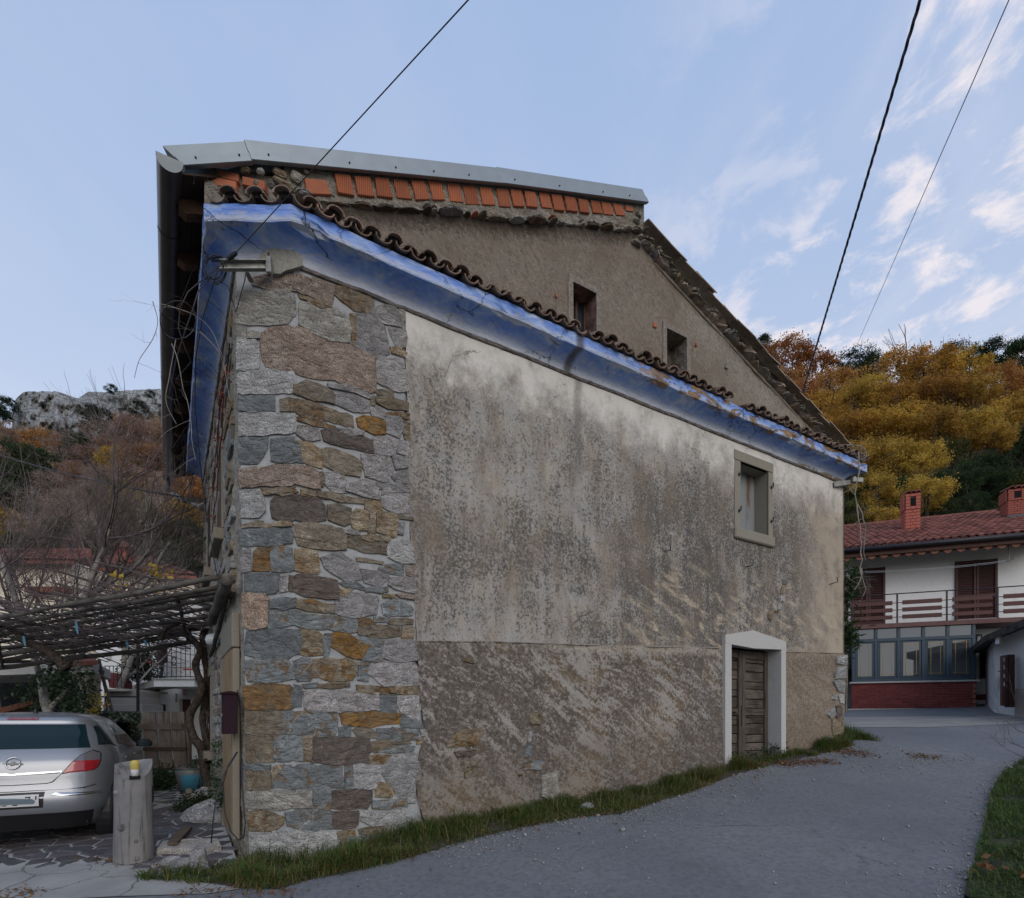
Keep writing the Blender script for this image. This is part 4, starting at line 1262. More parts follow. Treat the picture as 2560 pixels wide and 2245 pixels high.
# loose stones in the infill left of the bricks
for i, (x, y, w, h, kd) in enumerate([(740, 305, 80, 50, 't'), (850, 320, 60, 50, 'h'), (990, 330, 110, 60, 't'), (1010, 400, 150, 50, 't'), (1110, 360, 90, 90, 'h'), (1180, 325, 50, 30, 'b'),
                                      (930, 420, 60, 40, 'g'), (1090, 455, 70, 40, 'b'), (820, 400, 40, 40, 'h')]):
    px, py = 360 + x * .34247, 320 + y * .34247; mb = MB()
    c = W2H(E(px, py, 5.47)) if px < 690 else RP(px, py, .03)
    mb.bbox(c, (w * .0012, .06, h * .0012), -TH if px < 690 else 0, .02); mb.build('stone', STONE[kd], house, True)

# --- roof: grey sheet on the raised left slope, old tiles on the right slope
S_AP, Z_AP = 4.85, 9.0
def roof_l(s): return 6.92 + .401 * (s + .48)
mb = MB()
PT, PB = [], []
poly = [(-1.02, .34), (-.40, .04), (4.74, -.06), (4.74, 8.0), (-1.10, 8.0)]
mb.poly([Vector((s, t, roof_l(s))) for s, t in poly]); mb.poly([Vector((s, t, roof_l(s) - .06)) for s, t in poly][::-1])
for i in range(5):
    a, b = poly[i], poly[(i + 1) % 5]
    mb.poly([Vector((a[0], a[1], roof_l(a[0]) - .06)), Vector((b[0], b[1], roof_l(b[0]) - .06)), Vector((b[0], b[1], roof_l(b[0]))), Vector((a[0], a[1], roof_l(a[0])))])
roof = mb.build('roof', ROOFSHEET, house, True)
mb = MB()                                                      # boarded underside of the eave
for i in range(9):
    s0, s1 = -1.10 + i * .115, -1.10 + i * .115 + .108
    mb.prism([Vector((s0, .14, roof_l(s0) - .065)), Vector((s1, .14 - (0 if i < 5 else .04 * (i - 4)), roof_l(s1) - .065)), Vector((s1, .14, roof_l(s1) - .085)), Vector((s0, .14, roof_l(s0) - .085))], Vector((0, 7.8, 0)))
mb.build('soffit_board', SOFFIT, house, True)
for t in (.42, 1.15, 1.95, 2.8, 3.7, 4.6, 5.5, 6.4, 7.3):
    mb = MB(); f = [Vector((-1.0, t, roof_l(-1.0) - .09)), Vector((-.2, t, roof_l(-.2) - .09)), Vector((-.2, t, roof_l(-.2) - .23)), Vector((-.93, t, roof_l(-.93) - .235)), Vector((-1.0, t, roof_l(-1.0) - .17))]
    mb.prism(f, Vector((0, .11, 0))); mb.build('rafter', RAFTER, house, True)
# pale left-eave wall top between the cornice and the soffit
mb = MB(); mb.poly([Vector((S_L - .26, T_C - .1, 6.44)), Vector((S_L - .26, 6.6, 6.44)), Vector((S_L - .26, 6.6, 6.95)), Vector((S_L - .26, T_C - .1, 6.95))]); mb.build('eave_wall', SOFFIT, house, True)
# verge flashing: three folded zinc sheets
def flash(pts_top, pts_bot, depth, steps):
    (p0, p1), (b0, b1) = pts_top, pts_bot
    mb = MB(); vec = Vector((0, 1, 0))
    def lerp(a, b, f): return a + (b - a) * f
    n = (p1 - p0).cross(Vector((0, 0, 1))).normalized()
    if n.y > 0: n = -n
    prof = [(1.0, -.35, .02), (1.0, 0.0, 0.0), (.46, .004, 0), (.42, .016, 0), (.02, .020, 0), (0.0, .012, 0), (.02, -.03, 0)]
    rows = []
    for (f, o, dz) in prof:
        rows.append([lerp(lerp(b0, p0, f), lerp(b1, p1, f), g) + n * o + Vector((0, 0, dz)) for g in (0, .5, 1)])
    mb.grid(rows)
    mb.poly([r[0] for r in rows]); mb.poly([r[-1] for r in rows])
    o = mb.build('verge_flashing', FLASH, house, True)
    for f in steps:
        m2 = MB(); c = lerp(lerp(b0, p0, .30), lerp(b1, p1, .30), f) + n * .022
        m2.lathe([(0, -.006), (.009, -.004), (.009, .004), (0, .006)], c, 6); m2.build('screw', IRON, o, True)
    return o
FT = lambda px, py: RP(px, py, .085)
A_t, A_b = FT(613, 353), FT(632, 407)
B_t, B_b = W2H(E(406, 364, 5.27)), W2H(E(462, 418, 5.25))
_n = (A_t - B_t).cross(A_b - B_t)                              # bring the lower left corner into the sheet's plane
for _k in range(60):
    _d = 5.0 + .01 * _k
    if _k == 0: _p0 = (W2H(E(462, 418, _d)) - B_t).dot(_n); continue
    _p1 = (W2H(E(462, 418, _d)) - B_t).dot(_n)
    if _p0 * _p1 <= 0: B_b = W2H(E(462, 418, _d)); break
    _p0 = _p1
flash((B_t, A_t), (B_b, A_b), .3, (.25, .85))
flash((A_t + Vector((-.01, -.01, .003)), FT(1243, 419)), (A_b + Vector((-.012, -.01, .003)), FT(1257, 461)), .3, (.06, .34, .52, .68, .84))
flash((FT(1241, 417), FT(1606, 473)), (FT(1255, 460), FT(1620, 508)), .3, (.08, .36, .66, .86))
# gutter, downpipe
mb = MB(); GS, GZ, gr = -1.075, 6.66, .105
def half(t, r=gr):
    return [Vector((GS + r * math.cos(a), t, GZ + r * math.sin(a) * 1.05 - .0)) for a in [math.radians(180 + 180 * i / 12) for i in range(13)]]
rows = [half(t) for t in (.06, 2.0, 4.0, 6.0, 8.05)]
mb.grid(rows)
rows = [[p + Vector((0, 0, .006)) for p in half(t, gr - .008)] for t in (.06, 2.0, 4.0, 6.0, 8.05)]
mb.grid(rows)
gut = mb.build('gutter', GUTTER, house, True, smooth=True)
mb = MB()
for t in (.9, 2.3, 3.9, 5.6, 7.2):
    for a in (t, t + .025): pass
    mb.grid([half(t, gr + .006), half(t + .03, gr + .006)])
mb.build('gutter_joint', GUTTER, gut, True)
mb = MB(); h0 = half(.055, gr + .004); mb.poly(h0); mb.prism([h0[0], h0[-1], h0[-1] + Vector((0, 0, .02)), h0[0] + Vector((0, 0, .02))], Vector((0, .03, 0)))
mb.build('gutter_end', GUTTERCAP, gut, True)
mb = MB(); mb.tube([Vector((GS, 7.9, GZ - .08)), Vector((GS, 7.92, GZ - .25)), Vector((GS + .05, 7.90, GZ - .40))], .052, 10); mb.build('downpipe_elbow', GUTTER, house, True, smooth=True)
mb = MB(); mb.tube([Vector((GS + .04, 7.9, GZ - .38)), Vector((S_L - .02, 6.55, GZ - 1.02))], .05, 10); mb.build('downpipe', PIPEGREY, house, True, smooth=True)

# --- barrel tiles: shared meshes, one object per tile
def tile_mesh(name, r0, r1, L, up, seed, mat, plug=False):
    rr = random.Random(seed); mb = MB(); n = 7; th = .014
    def arc(r, y, z0, dr):
        out = []
        for i in range(n + 1):
            a = math.pi * i / n
            x, z = -(r + dr) * math.cos(a), (r + dr) * math.sin(a) * .70
            out.append(Vector((x, y, (z if up else -z) + z0)))
        return out
    rows_o = []; rows_i = []
    for k in range(4):
        f = k / 3; r = r0 + (r1 - r0) * f; jz = rr.uniform(-.003, .003)
        rows_o.append(arc(r, L * f, jz, 0)); rows_i.append(arc(r, L * f, jz, -th))
    mb.grid(rows_o); b = len(mb.v); mb.grid(rows_i[::-1])
    for rw in (0, -1):
        mb.grid([rows_o[rw], rows_i[rw]])
    for sd in (0, -1):
        mb.grid([[r[sd] for r in rows_o], [r[sd] for r in rows_i]])
    if plug: mb.add([v + Vector((0, -.06, 0)) for v in rows_i[1]], [tuple(range(n + 1))], 1)
    me = bpy.data.meshes.new(name); me.from_pydata([tuple(v) for v in mb.v], [], mb.f); me.materials.append(mat); me.update()
    if plug: me.materials.append(MORTAR_DARK); me.polygons[-1].material_index = 1
    return me
MORTAR_DARK = simple('dark_tile_bedding', (.05, .042, .036), .95, var=.4, nscale=25)
TCOV = [tile_mesh('cover_tile', .092, .075, .40, True, i, OLDTILE, True) for i in range(3)]
TCHN = [tile_mesh('channel_tile', .088, .075, .42, False, i + 9, OLDTILE) for i in range(3)]
def put(me, name, parent, loc, rot):
    o = bpy.data.objects.new(name, me); COL.objects.link(o); o.parent = parent; o.location = loc; o.rotation_euler = rot; FR[o.name] = FR[parent.name]; return o
rr = random.Random(21)
pitch = .1995; s = .02; i = 0
while s < S_END + .25:
    gap = abs(s - 3.40) < .06
    gone = 6.35 < s < 6.75                                       # a few tiles are missing here
    if not gone:
        put(rr.choice(TCHN), 'roof_tile', house, (s + rr.uniform(-.016, .016), -.355 + rr.uniform(-.03, .018), 6.492 + rr.uniform(-.012, .010)), (math.radians(17 + rr.uniform(-5, 5)), rr.uniform(-.12, .12), rr.uniform(-.10, .10)))
        if not gap:
            put(rr.choice(TCOV), 'roof_tile', house, (s + pitch / 2 + rr.uniform(-.018, .018), -.335 + rr.uniform(-.05, .03), 6.488 + rr.uniform(-.012, .012)), (math.radians(17 + rr.uniform(-5, 5)), rr.uniform(-.13, .13), rr.uniform(-.12, .12)))
    s += pitch; i += 1
for k in range(4):                                               # tiles over the chamfer
    px = 538 + 68 * k
    q = W2H(E(px, 505, 5.36)); q2 = W2H(E(px + 30, 480, 5.35))
    if k < 3: put(TCHN[k % 3], 'roof_tile', house, (q.x, q.y, 6.495), (math.radians(15), rr.uniform(-.05, .05), -TH))
    put(TCOV[k % 3], 'roof_tile', house, (q2.x, q2.y, 6.50), (math.radians(15), rr.uniform(-.05, .05), -TH)) if k < 3 else None
# right verge: two uneven courses running down the slope
slope = math.atan(.35)
s = 4.80; i = 0
TV = [tile_mesh('verge_tile', .10, .085, .46, True, 40 + i, VERGETILE) for i in range(3)]
while s < 10.0:
    z = 8.47 - .352 * (s - 4.95)
    put(rr.choice(TV), 'verge_tile', house, (s + .40, -.07 + rr.uniform(-.03, .03), z - .05 + rr.uniform(-.012, .012)), (rr.uniform(-.04, .04), 0, math.pi / 2 + rr.uniform(-.05, .05)))
    o = COL.objects[-1] if False else None
    s += .33; i += 1
for o in [o for o in house.children if o.name.startswith('verge_tile')]:
    o.rotation_euler = (Matrix.Rotation(slope, 3, 'Y') @ Matrix.Rotation(math.pi / 2 + rr.uniform(-.05, .05), 3, 'Z')).to_euler()
s = 4.75
while s < 10.0:
    L = rr.uniform(.10, .30); hh = rr.uniform(.025, .05)
    for lay in range(1 if rr.random() < .6 else 2):
        z = 8.47 - .352 * (s + L / 2 - 4.95) - .125 + lay * .04
        M = Matrix.Rotation(slope + rr.uniform(-.06, .06), 3, 'Y') @ Matrix.Rotation(rr.uniform(-.08, .08), 3, 'X')
        mb = MB(); rock(mb, (0, 0, 0), (L * .66, .09, hh * .6), rr.randint(1, 999), 2, 0, .35); mb.v = [Vector((s + L / 2, -.02 + rr.uniform(-.05, .03) - lay * .03, z + rr.uniform(-.02, .02))) + M @ q for q in mb.v]
        mb.build('verge_stone', rr.choice([VERGETILE, STONE['t'], VERGETILE, STONE['h'], GABLESTONE, STONE['m']]), house, True)
    s += L
mb = MB()                                                      # the old right roof slope behind its verge
poly = [(5.05, 0.0), (10.6, 0.0), (10.6, 8), (5.05, 8)]
zr = lambda s: 8.40 - .352 * (s - 4.95)
mb.poly([Vector((s, t, zr(s))) for s, t in poly]); mb.poly([Vector((s, t, zr(s) - .12)) for s, t in poly][::-1])
mb.poly([Vector((5.05, 0, zr(5.05) - .12)), Vector((10.6, 0, zr(10.6) - .12)), Vector((10.6, 0, zr(10.6))), Vector((5.05, 0, zr(5.05)))])
mb.build('roof', VERGETILE, house, True)
for i, (s_, z_, a_, b_) in enumerate([(4.66, 8.36, .11, .06), (4.76, 8.46, .10, .06), (4.70, 8.56, .12, .05), (4.66, 8.66, .09, .06), (4.70, 8.78, .08, .06), (4.84, 8.50, .10, .05)]):
    mb = MB(); rock(mb, (s_, .04, z_), (a_, .12, b_), 60 + i, 2, 0, .3); mb.build('verge_stone', GABLESTONE, house, True)

# --- upper window on the street wall
win = empty('window', parent=house)
a, b, c, d = WIN; A, B, C, D = WINO
def fr(name, s0, s1, z0, z1, pr, par, mat=FRAMESTONE, t1=.0, bev=.008):
    mb = MB(); mb.bbox(((s0 + s1) / 2, (t1 - pr) / 2 + .0, (z0 + z1) / 2), (s1 - s0, t1 + pr, z1 - z0), 0, bev); return mb.build(name, mat, par, True)
fr('lintel', A, B, d, D, .022, win, t1=.05); fr('sill', A - .01, B + .01, C, c, .055, win, t1=.05, bev=.02)
fr('jamb', A + .01, a, c + .003, d - .003, .018, win, t1=.05); fr('jamb', b, B - .01, c + .003, d - .003, .018, win, t1=.05)
mb = MB()
T0, DP = -.012, .262
mb.poly([Vector((a, T0, c)), Vector((a, DP, c)), Vector((a, DP, d)), Vector((a, T0, d))])
mb.poly([Vector((b, T0, d)), Vector((b, DP, d)), Vector((b, DP, c)), Vector((b, T0, c))])
mb.poly([Vector((a, T0, d)), Vector((a, DP, d)), Vector((b, DP, d)), Vector((b, T0, d))])
mb.poly([Vector((a, T0, c)), Vector((b, T0, c)), Vector((b, DP, c)), Vector((a, DP, c))])
mb.build('reveal', FRAMESTONE, win, True)
def mat_rustpanel():
    t = NT('white_board_with_rust'); s_, t_, z_ = t.sep(); n = t.noise(5, 5, .65, t.map((1.5, 1, .35)))
    r = t.math('MULTIPLY', t.mr(t.math('ABSOLUTE', t.math('SUBTRACT', s_, 7.60)), .12, .02), t.mr(n, .35, .6))
    c = t.mix(r, (.22, .235, .245), (.13, .07, .035)); c = t.mix(t.mr(n, .6, .75, 0, .5), c, (.20, .19, .18)); return t.done(c, .9)
mb = MB(); mb.poly([Vector((a - .01, DP, c - .01)), Vector((b + .01, DP, c - .01)), Vector((b + .01, DP, d + .01)), Vector((a - .01, DP, d + .01))]); mb.build('back_board', mat_rustpanel(), win, True)
for (s, z) in ((6.955, 5.55), (6.955, 4.95), (7.82, 5.52), (7.82, 4.93)):
    mb = MB(); mb.tube([(s, -.01, z), (s, -.06, z), (s, -.062, z + .07)], .011, 6); mb.bbox((s, -.026, z), (.03, .015, .05), 0, .004); mb.build('hinge_pin', IRON, win, True)
# shutter catches in the wall
for (x0, y0, x1, y1, x2, y2) in ((60, 948, 110, 945, 103, 887), (664, 1066, 725, 1056, 725, 1010), (1294, 1198, 1356, 1178, 1352, 1145)):
    p = [(1640 + x * .33482, 1060 + y * .33482) for x, y in ((x0, y0), (x1, y1), (x2, y2))]
    mb = MB(); r0 = RP(*p[0]); r1 = RP(p[1][0], p[1][1], .09); r2 = RP(p[2][0], p[2][1], .09)
    mb.tube([r0 + Vector((0, .03, 0)), r0, r1, r2], .0085, 6); mb.build('shutter_catch', IRON, house, True)
# --- door
door = empty('door', parent=house)
a, b, c, d = DOOR; A, B = 6.56, 8.185
def dp(mat, pts, t0, t1, name):
    mb = MB(); mb.prism([Vector((s, t0, z)) for s, z in pts], Vector((0, t1 - t0, 0))); return mb.build(name, mat, door, True)
dp(CLEANSTONE, [(A, 2.735), (7.28, 2.70), (7.28, 3.0), (A, 2.872)], -.066, .06, 'lintel_stone')
dp(CLEANSTONE, [(7.283, 2.70), (B, 2.735), (B, 2.878), (7.283, 3.0)], -.064, .06, 'lintel_stone')
dp(CLEANSTONE, [(A, .45), (a, .45), (a, 2.733), (A, 2.733)], -.062, .06, 'jamb')
dp(CLEANSTONE, [(b, .45), (B, .45), (B, 2.733), (b, 2.733)], -.062, .06, 'jamb')
mb = MB(); TD = .235
mb.poly([Vector((a, .058, .4)), Vector((a, TD + .06, .4)), Vector((a, TD + .06, 2.8)), Vector((a, .058, 2.8))])
mb.poly([Vector((b, .058, 2.8)), Vector((b, TD + .06, 2.8)), Vector((b, TD + .06, .4)), Vector((b, .058, .4))])
mb.poly([Vector((a, .058, 2.74)), Vector((a, TD + .06, 2.74)), Vector((b, TD + .06, 2.74)), Vector((b, .058, 2.74))])
mb.build('reveal', CLEANSTONE, door, True)
mb = MB(); mb.box(((a + b) / 2, .1, .66), (b - a + .2, .5, .10)); mb.build('threshold', SLAB, door, True)
mid = 7.33
for (x0, x1) in ((a + .005, mid - .004), (mid + .004, b - .005)):
    leaf = empty('door_leaf', parent=door) if False else None
    w = .085
    for (p0, p1) in ((x0, x0 + w), (x1 - w, x1)):
        mb = MB(); mb.bbox(((p0 + p1) / 2, TD - .022, 1.71), (p1 - p0, .05, 1.98), 0, .008); mb.build('door_stile', DOORFRAMEWOOD, door, True)
    for (z0, z1) in ((.72, .82), (1.58, 1.70), (2.56, 2.70)):
        mb = MB(); mb.bbox(((x0 + x1) / 2, TD - .012, (z0 + z1) / 2), (x1 - x0 - 2 * w, .045, z1 - z0), 0, .008); mb.build('door_rail', DOORWOOD, door, True)
    z = .83
    while z < 2.52:
        hgt = RND.uniform(.10, .20)
        if z < 1.58 < z + hgt + .03: hgt = 1.575 - z
        if hgt > .03:
            mb = MB(); mb.bbox(((x0 + x1) / 2, TD + RND.uniform(.004, .016), z + hgt / 2), (x1 - x0 - 2 * w + .02, .028, hgt - RND.uniform(.006, .016)), 0, .006, 0, Matrix.Rotation(RND.uniform(-.012, .012), 3, 'Y'))
            mb.build('door_plank', DOORWOOD, door, True)
        z += hgt
        if 1.56 < z < 1.70: z = 1.705
mb = MB(); mb.box(((a + b) / 2, TD + .045, 1.6), (b - a, .02, 2.3)); mb.build('dark_gap', DARKIN, door, True)
mb = MB(); mb.box((mid - .21, TD - .02, 1.63), (.10, .03, .03)); mb.tube([(mid - .24, TD - .02, 1.63), (mid - .24, TD - .07, 1.63), (mid - .18, TD - .07, 1.62)], .011, 6); mb.tube([(mid - .03, TD - .05, 1.40), (mid - .03, TD - .05, 1.75)], .012, 6)
mb.build('latch', IRON, door, True)
# --- left-wall openings: sandstone door case and two windows, seen in sharp perspective
lw = empty('side_door', parent=house)
LSTONE = mat_white('sandstone_casing', (.225, .20, .16), (.15, .13, .10), .7)
def lbox(name, par, t0, t1, z0, z1, pr, mat, inn=.05, bev=.01):
    mb = MB(); mb.bbox((S_L - pr / 2 + inn / 2, (t0 + t1) / 2, (z0 + z1) / 2), (pr + inn, t1 - t0, z1 - z0), 0, bev); return mb.build(name, mat, par, True)
TANDOOR = mat_wood('tan_side_door', (.30, .21, .12), (.26, .175, .10), (.16, .105, .06), axis='z', grain=8, bump=.2)
lbox('jamb', lw, .50, .60, .25, 2.25, .02, LSTONE); lbox('jamb', lw, 1.70, 1.90, .1, 2.25, .03, LSTONE); lbox('lintel', lw, .50, 1.93, 2.26, 2.62, .03, LSTONE)
mb = MB(); mb.box((S_L - .0, 1.15, 1.27), (.05, 1.08, 1.96)); mb.build('door_panel', TANDOOR, lw, True)
for (t0, t1, z0, z1) in ((2.0, 2.75, 3.9, 5.0), (4.1, 4.9, 3.9, 5.0), (4.2, 5.0, 1.0, 2.2)):
    w = empty('side_window', parent=house)
    lbox('sill', w, t0 - .12, t1 + .12, z0 - .14, z0, .11, LSTONE); lbox('lintel', w, t0 - .1, t1 + .1, z1, z1 + .16, .03, LSTONE)
    lbox('jamb', w, t0 - .12, t0, z0 + .003, z1 - .003, .02, LSTONE); lbox('jamb', w, t1, t1 + .12, z0 + .003, z1 - .003, .02, LSTONE)
    lbox('shutter', w, t0 + .01, t1 - .01, z0 + .01, z1 - .01, .015, mat_wood('brown_shutter_board', (.10, .06, .04), (.08, .05, .035), (.04, .026, .02), axis='z') if t0 == 2.0 else SOFFIT)
# ------------------------------------------------------------------ ground
CP = [(0, 4.75, 0), (-4.2, 4.6, .03), (3.5, 4.43, .10), (0, 0, -.06), (-4, 1, .0), (4, 1, .02), (-9, 4, .05),
      (7.0, 8.27, .62), (8.5, 9.4, .88), (3.78, 7.4, .45), (1.75, 5.9, .25), (8.2, 11.3, 1.10), (9.2, 12.7, 1.33), (10.8, 15, 1.60), (10.6, 17.8, 1.82), (14, 16.7, 1.90),
      (9, 5, .55), (13, 9, 1.15), (16, 14, 1.8), (-5.7, 6.8, .126), (-3.8, 5.64, .10), (-7, 9, .17), (-8, 12, .26), (-12, 10, .2), (-10, 16, .5), (-14, 6, .1)]
for s in (0, 1.3, 3, 4.75, 6.55, 8.1, 10.1):
    q = H2W(s, -.02, 0); CP.append((q.x, q.y, base_z(s) + .02))
for x, y, z in ((-30, 5, .2), (-30, 40, 2.0), (0, 45, 2.6), (35, 45, 3.4), (40, 10, 2.4), (-20, -20, -.3), (20, -20, .2), (0, -30, -.5), (-12, 26, 1.6), (14, 26, 2.4)): CP.append((x, y, z))
_P = np.array(CP, float)
def _U(r2): return np.where(r2 > 1e-9, r2 * np.log(np.maximum(r2, 1e-9)), 0)
_n = len(_P)
_K = _U(((_P[:, None, :2] - _P[None, :, :2]) ** 2).sum(-1)) + np.eye(_n) * .8
_A = np.zeros((_n + 3, _n + 3)); _A[:_n, :_n] = _K; _A[:_n, _n] = 1; _A[:_n, _n + 1:] = _P[:, :2]; _A[_n:, :_n] = _A[:_n, _n:].T
_W = np.linalg.solve(_A, np.concatenate([_P[:, 2], [0, 0, 0]]))
def HT(x, y):
    x = np.atleast_1d(np.asarray(x, float)); y = np.atleast_1d(np.asarray(y, float))
    r2 = (x[:, None] - _P[None, :, 0]) ** 2 + (y[:, None] - _P[None, :, 1]) ** 2
    return _U(r2) @ _W[:_n] + _W[_n] + x * _W[_n + 1] + y * _W[_n + 2]
def hz(x, y): return float(HT(x, y)[0])
def G(px, py, dz=0.0):
    """the point of the ground seen at a photo pixel"""
    d = np.linspace(1.5, 45, 900)
    x = (px - CX) / F * d; z = EYE + (HY - py) / F * d
    df = z - HT(x, d) - dz
    i = np.argmax(df < 0)
    if df[i] >= 0: i = len(d) - 1
    f = df[i - 1] / (df[i - 1] - df[i]) if i > 0 else 0
    dd = d[i - 1] + (d[i] - d[i - 1]) * f
    return Vector(((px - CX) / F * dd, dd, EYE + (HY - py) / F * dd))
def sheet(name, poly, dz, step, mats, kind='structure', noise=0.0, nsc=3.0):
    """part of the ground inside a polygon (x, y), dz above the terrain"""
    xs = [p[0] for p in poly]; ys = [p[1] for p in poly]
    x0, y0 = math.floor(min(xs) / step), math.floor(min(ys) / step)
    V = []; idx = {}; fs = []
    for i in range(x0, int(max(xs) / step) + 1):
        for j in range(y0, int(max(ys) / step) + 1):
            pl = [tuple(p) for p in poly]
            for ax, v, kl in ((0, i * step, False), (0, (i + 1) * step, True), (1, j * step, False), (1, (j + 1) * step, True)):
                pl = clip_poly(pl, ax, v, kl)
                if len(pl) < 3: break
            if len(pl) < 3: continue
            ids = []
            for q in pl:
                k = (round(q[0], 4), round(q[1], 4))
                if k not in idx: idx[k] = len(V); V.append(k)
                if not ids or ids[-1] != idx[k]: ids.append(idx[k])
            if ids[0] == ids[-1]: ids.pop()
            if len(ids) >= 3: fs.append(tuple(ids))
    A = np.array(V); Z = HT(A[:, 0], A[:, 1]) + dz
    mb = MB(); mb.v = [Vector((a[0], a[1], z + (noise * mnoise.noise((a[0] * nsc, a[1] * nsc, 1)) if noise else 0))) for a, z in zip(V, Z)]
    mb.f = fs; mb.m = [0] * len(fs)
    return mb.build(name, mats, kind=kind, smooth=True)
def mat_ground():
    t = NT('earth_and_dry_grass'); a = t.noise(.5, 6, .65); b = t.noise(8, 5, .7)
    return t.done(t.mix(t.mr(b, .4, .65), t.mix(t.mr(a, .4, .6), (.06, .075, .03), (.11, .09, .055)), (.045, .045, .03)), .95)
GROUND = mat_ground()
def mat_asphalt():
    t = NT('worn_asphalt'); a = t.noise(.55, 6, .6, None, .3); b = t.noise(3.0, 6, .7, None, .3); f = t.noise(90, 4, .8); g = t.voro(120, 'F1')
    c = t.ramp(a, [(.3, (.122, .132, .15)), (.52, (.15, .16, .177)), (.72, (.185, .194, .208))])
    c = t.mix(t.mr(b, .5, .7, 0, .35), c, (.092, .097, .106))
    m2 = t.noise(17, 6, .75)
    c = t.mix(t.mr(m2, .42, .62, 0, .55), c, (.085, .088, .096))
    c = t.mix(t.mr(t.noise(26, 5, .8, t.map((1, 1, 1), loc=(3, 3, 0))), .56, .68, 0, .6), c, (.22, .218, .215))
    c = t.mix(t.mr(f, .55, .72, 0, .55), c, (.23, .22, .21))
    c = t.mix(t.mr(g, .16, .05, 0, .5), c, (.30, .29, .27))
    ck = t.voro(.55, 'DISTANCE_TO_EDGE', t.map((1, 1, 1), loc=(2, 1, 0)))
    w = t.n.new('ShaderNodeVectorMath'); w.operation = 'ADD'
    t.l.new(t.co(), w.inputs[0]); t.l.new(t.math('MULTIPLY', b, .5), w.inputs[1])
    ck = t.voro(.6, 'DISTANCE_TO_EDGE', w.outputs[0])
    ckm = t.math('MULTIPLY', t.mr(ck, .007, .0), t.mr(a, .56, .62))
    c = t.mix(t.math('MULTIPLY', ckm, .7), c, (.04, .04, .042))
    t.bump(t.math('ADD', t.math('MULTIPLY', f, .8), t.math('ADD', b, t.math('MULTIPLY', ckm, -2))), .35, .012)
    return t.done(c, .78, spec=.3)
ASPHALT = mat_asphalt()
def mat_gravelstrip():
    t = NT('pale_worn_gravel_asphalt'); a = t.noise(1.2, 6, .65, t.map((.5, 2, 1))); f = t.noise(60, 4, .8)
    c = t.ramp(a, [(.35, (.15, .148, .145)), (.6, (.26, .255, .245))]); c = t.mix(t.mr(f, .5, .7, 0, .5), c, (.36, .35, .33))
    t.bump(f, .4, .012); return t.done(c, .9)
# wide ground to the horizon
big = 2600
mb = MB(); N = 130; rows = []
for j in range(N + 1):
    row = []
    for i in range(N + 1):
        fx, fy = (i / N) * 2 - 1, (j / N) * 2 - 1
        x, y = math.copysign(abs(fx) ** 3, fx) * big, math.copysign(abs(fy) ** 3, fy) * big
        cl_ = max(1, math.hypot(x, y - 8) / 28)
        xx, yy = x / cl_, 8 + (y - 8) / cl_
        row.append(Vector((x, y, hz(xx, yy) - (.40 if math.hypot(x, y - 8) < 24 else .12))))
    rows.append(row)
mb.grid(rows); mb.build('ground', GROUND, kind='structure', smooth=True)
lwx = lambda t: H2W(S_L, t, 0)
RW = lambda s, t=0.02: H2W(s, t, 0)
edge_r = [G(2400, 2300), G(2410, 2243), G(2436, 2160), G(2462, 2070), G(2478, 1985), G(2498, 1945), G(2530, 1918), G(2575, 1893)]
road_poly = [(-9, -6), (9, -6), (4.2, 3.2)] + [(p.x, p.y) for p in edge_r] + [(13.5, 12.5), (19, 14.5), (19, 22), (9.5, 22), (RW(10.5, 3).x, RW(10.5, 3).y), (RW(10.5).x, RW(10.5).y), (RW(5).x, RW(5).y), (RW(0).x, RW(0).y), (-2.8, 5.75), (-3.4, 5.2), (-9, 4.6)]
sheet('road', road_poly, .0, .35, ASPHALT)
sheet('gravel_strip', [(p.x, p.y) for p in (G(2080, 1817), G(2330, 1818), G(2600, 1806), G(2600, 1790), G(2330, 1792), G(2080, 1794))], .006, .5, mat_gravelstrip())
def mat_apron():
    t = NT('pale_cracked_concrete'); a = t.noise(1.3, 6, .65); f = t.noise(45, 5, .75)
    c = t.ramp(a, [(.3, (.19, .186, .18)), (.55, (.27, .265, .255)), (.72, (.33, .325, .31))]); c = t.mix(t.mr(f, .55, .72, 0, .45), c, (.18, .17, .155))
    w = t.n.new('ShaderNodeVectorMath'); w.operation = 'ADD'
    t.l.new(t.co(), w.inputs[0]); t.l.new(t.math('MULTIPLY', t.noise(3, 5, .6), .35), w.inputs[1])
    ck = t.mr(t.voro(1.5, 'DISTANCE_TO_EDGE', w.outputs[0]), .014, .0)
    c = t.mix(t.math('MULTIPLY', ck, .8), c, (.06, .055, .05))
    t.bump(t.math('ADD', a, t.math('ADD', t.math('MULTIPLY', f, .4), t.math('MULTIPLY', ck, -2))), .5, .015); return t.done(c, .93)
ap = [G(-60, 2168), G(120, 2165), G(260, 2158), G(330, 2166), G(400, 2180), G(470, 2205), G(560, 2216), G(600, 2224), G(520, 2236), G(300, 2243), G(-60, 2262)]
sheet('pavement', [(p.x, p.y) for p in ap], .010, .2, mat_apron(), noise=.004)
yard_poly = [(G(-200, 2175).x, G(-200, 2175).y), (ap[1].x, ap[1].y), (ap[2].x, ap[2].y), (ap[3].x, ap[3].y), (-3.25, 5.15), (-2.72, 5.62), (lwx(.3).x, lwx(.3).y), (lwx(6.5).x, lwx(6.5).y), (-7.6, 13), (-14, 13), (-14, 5.2)]
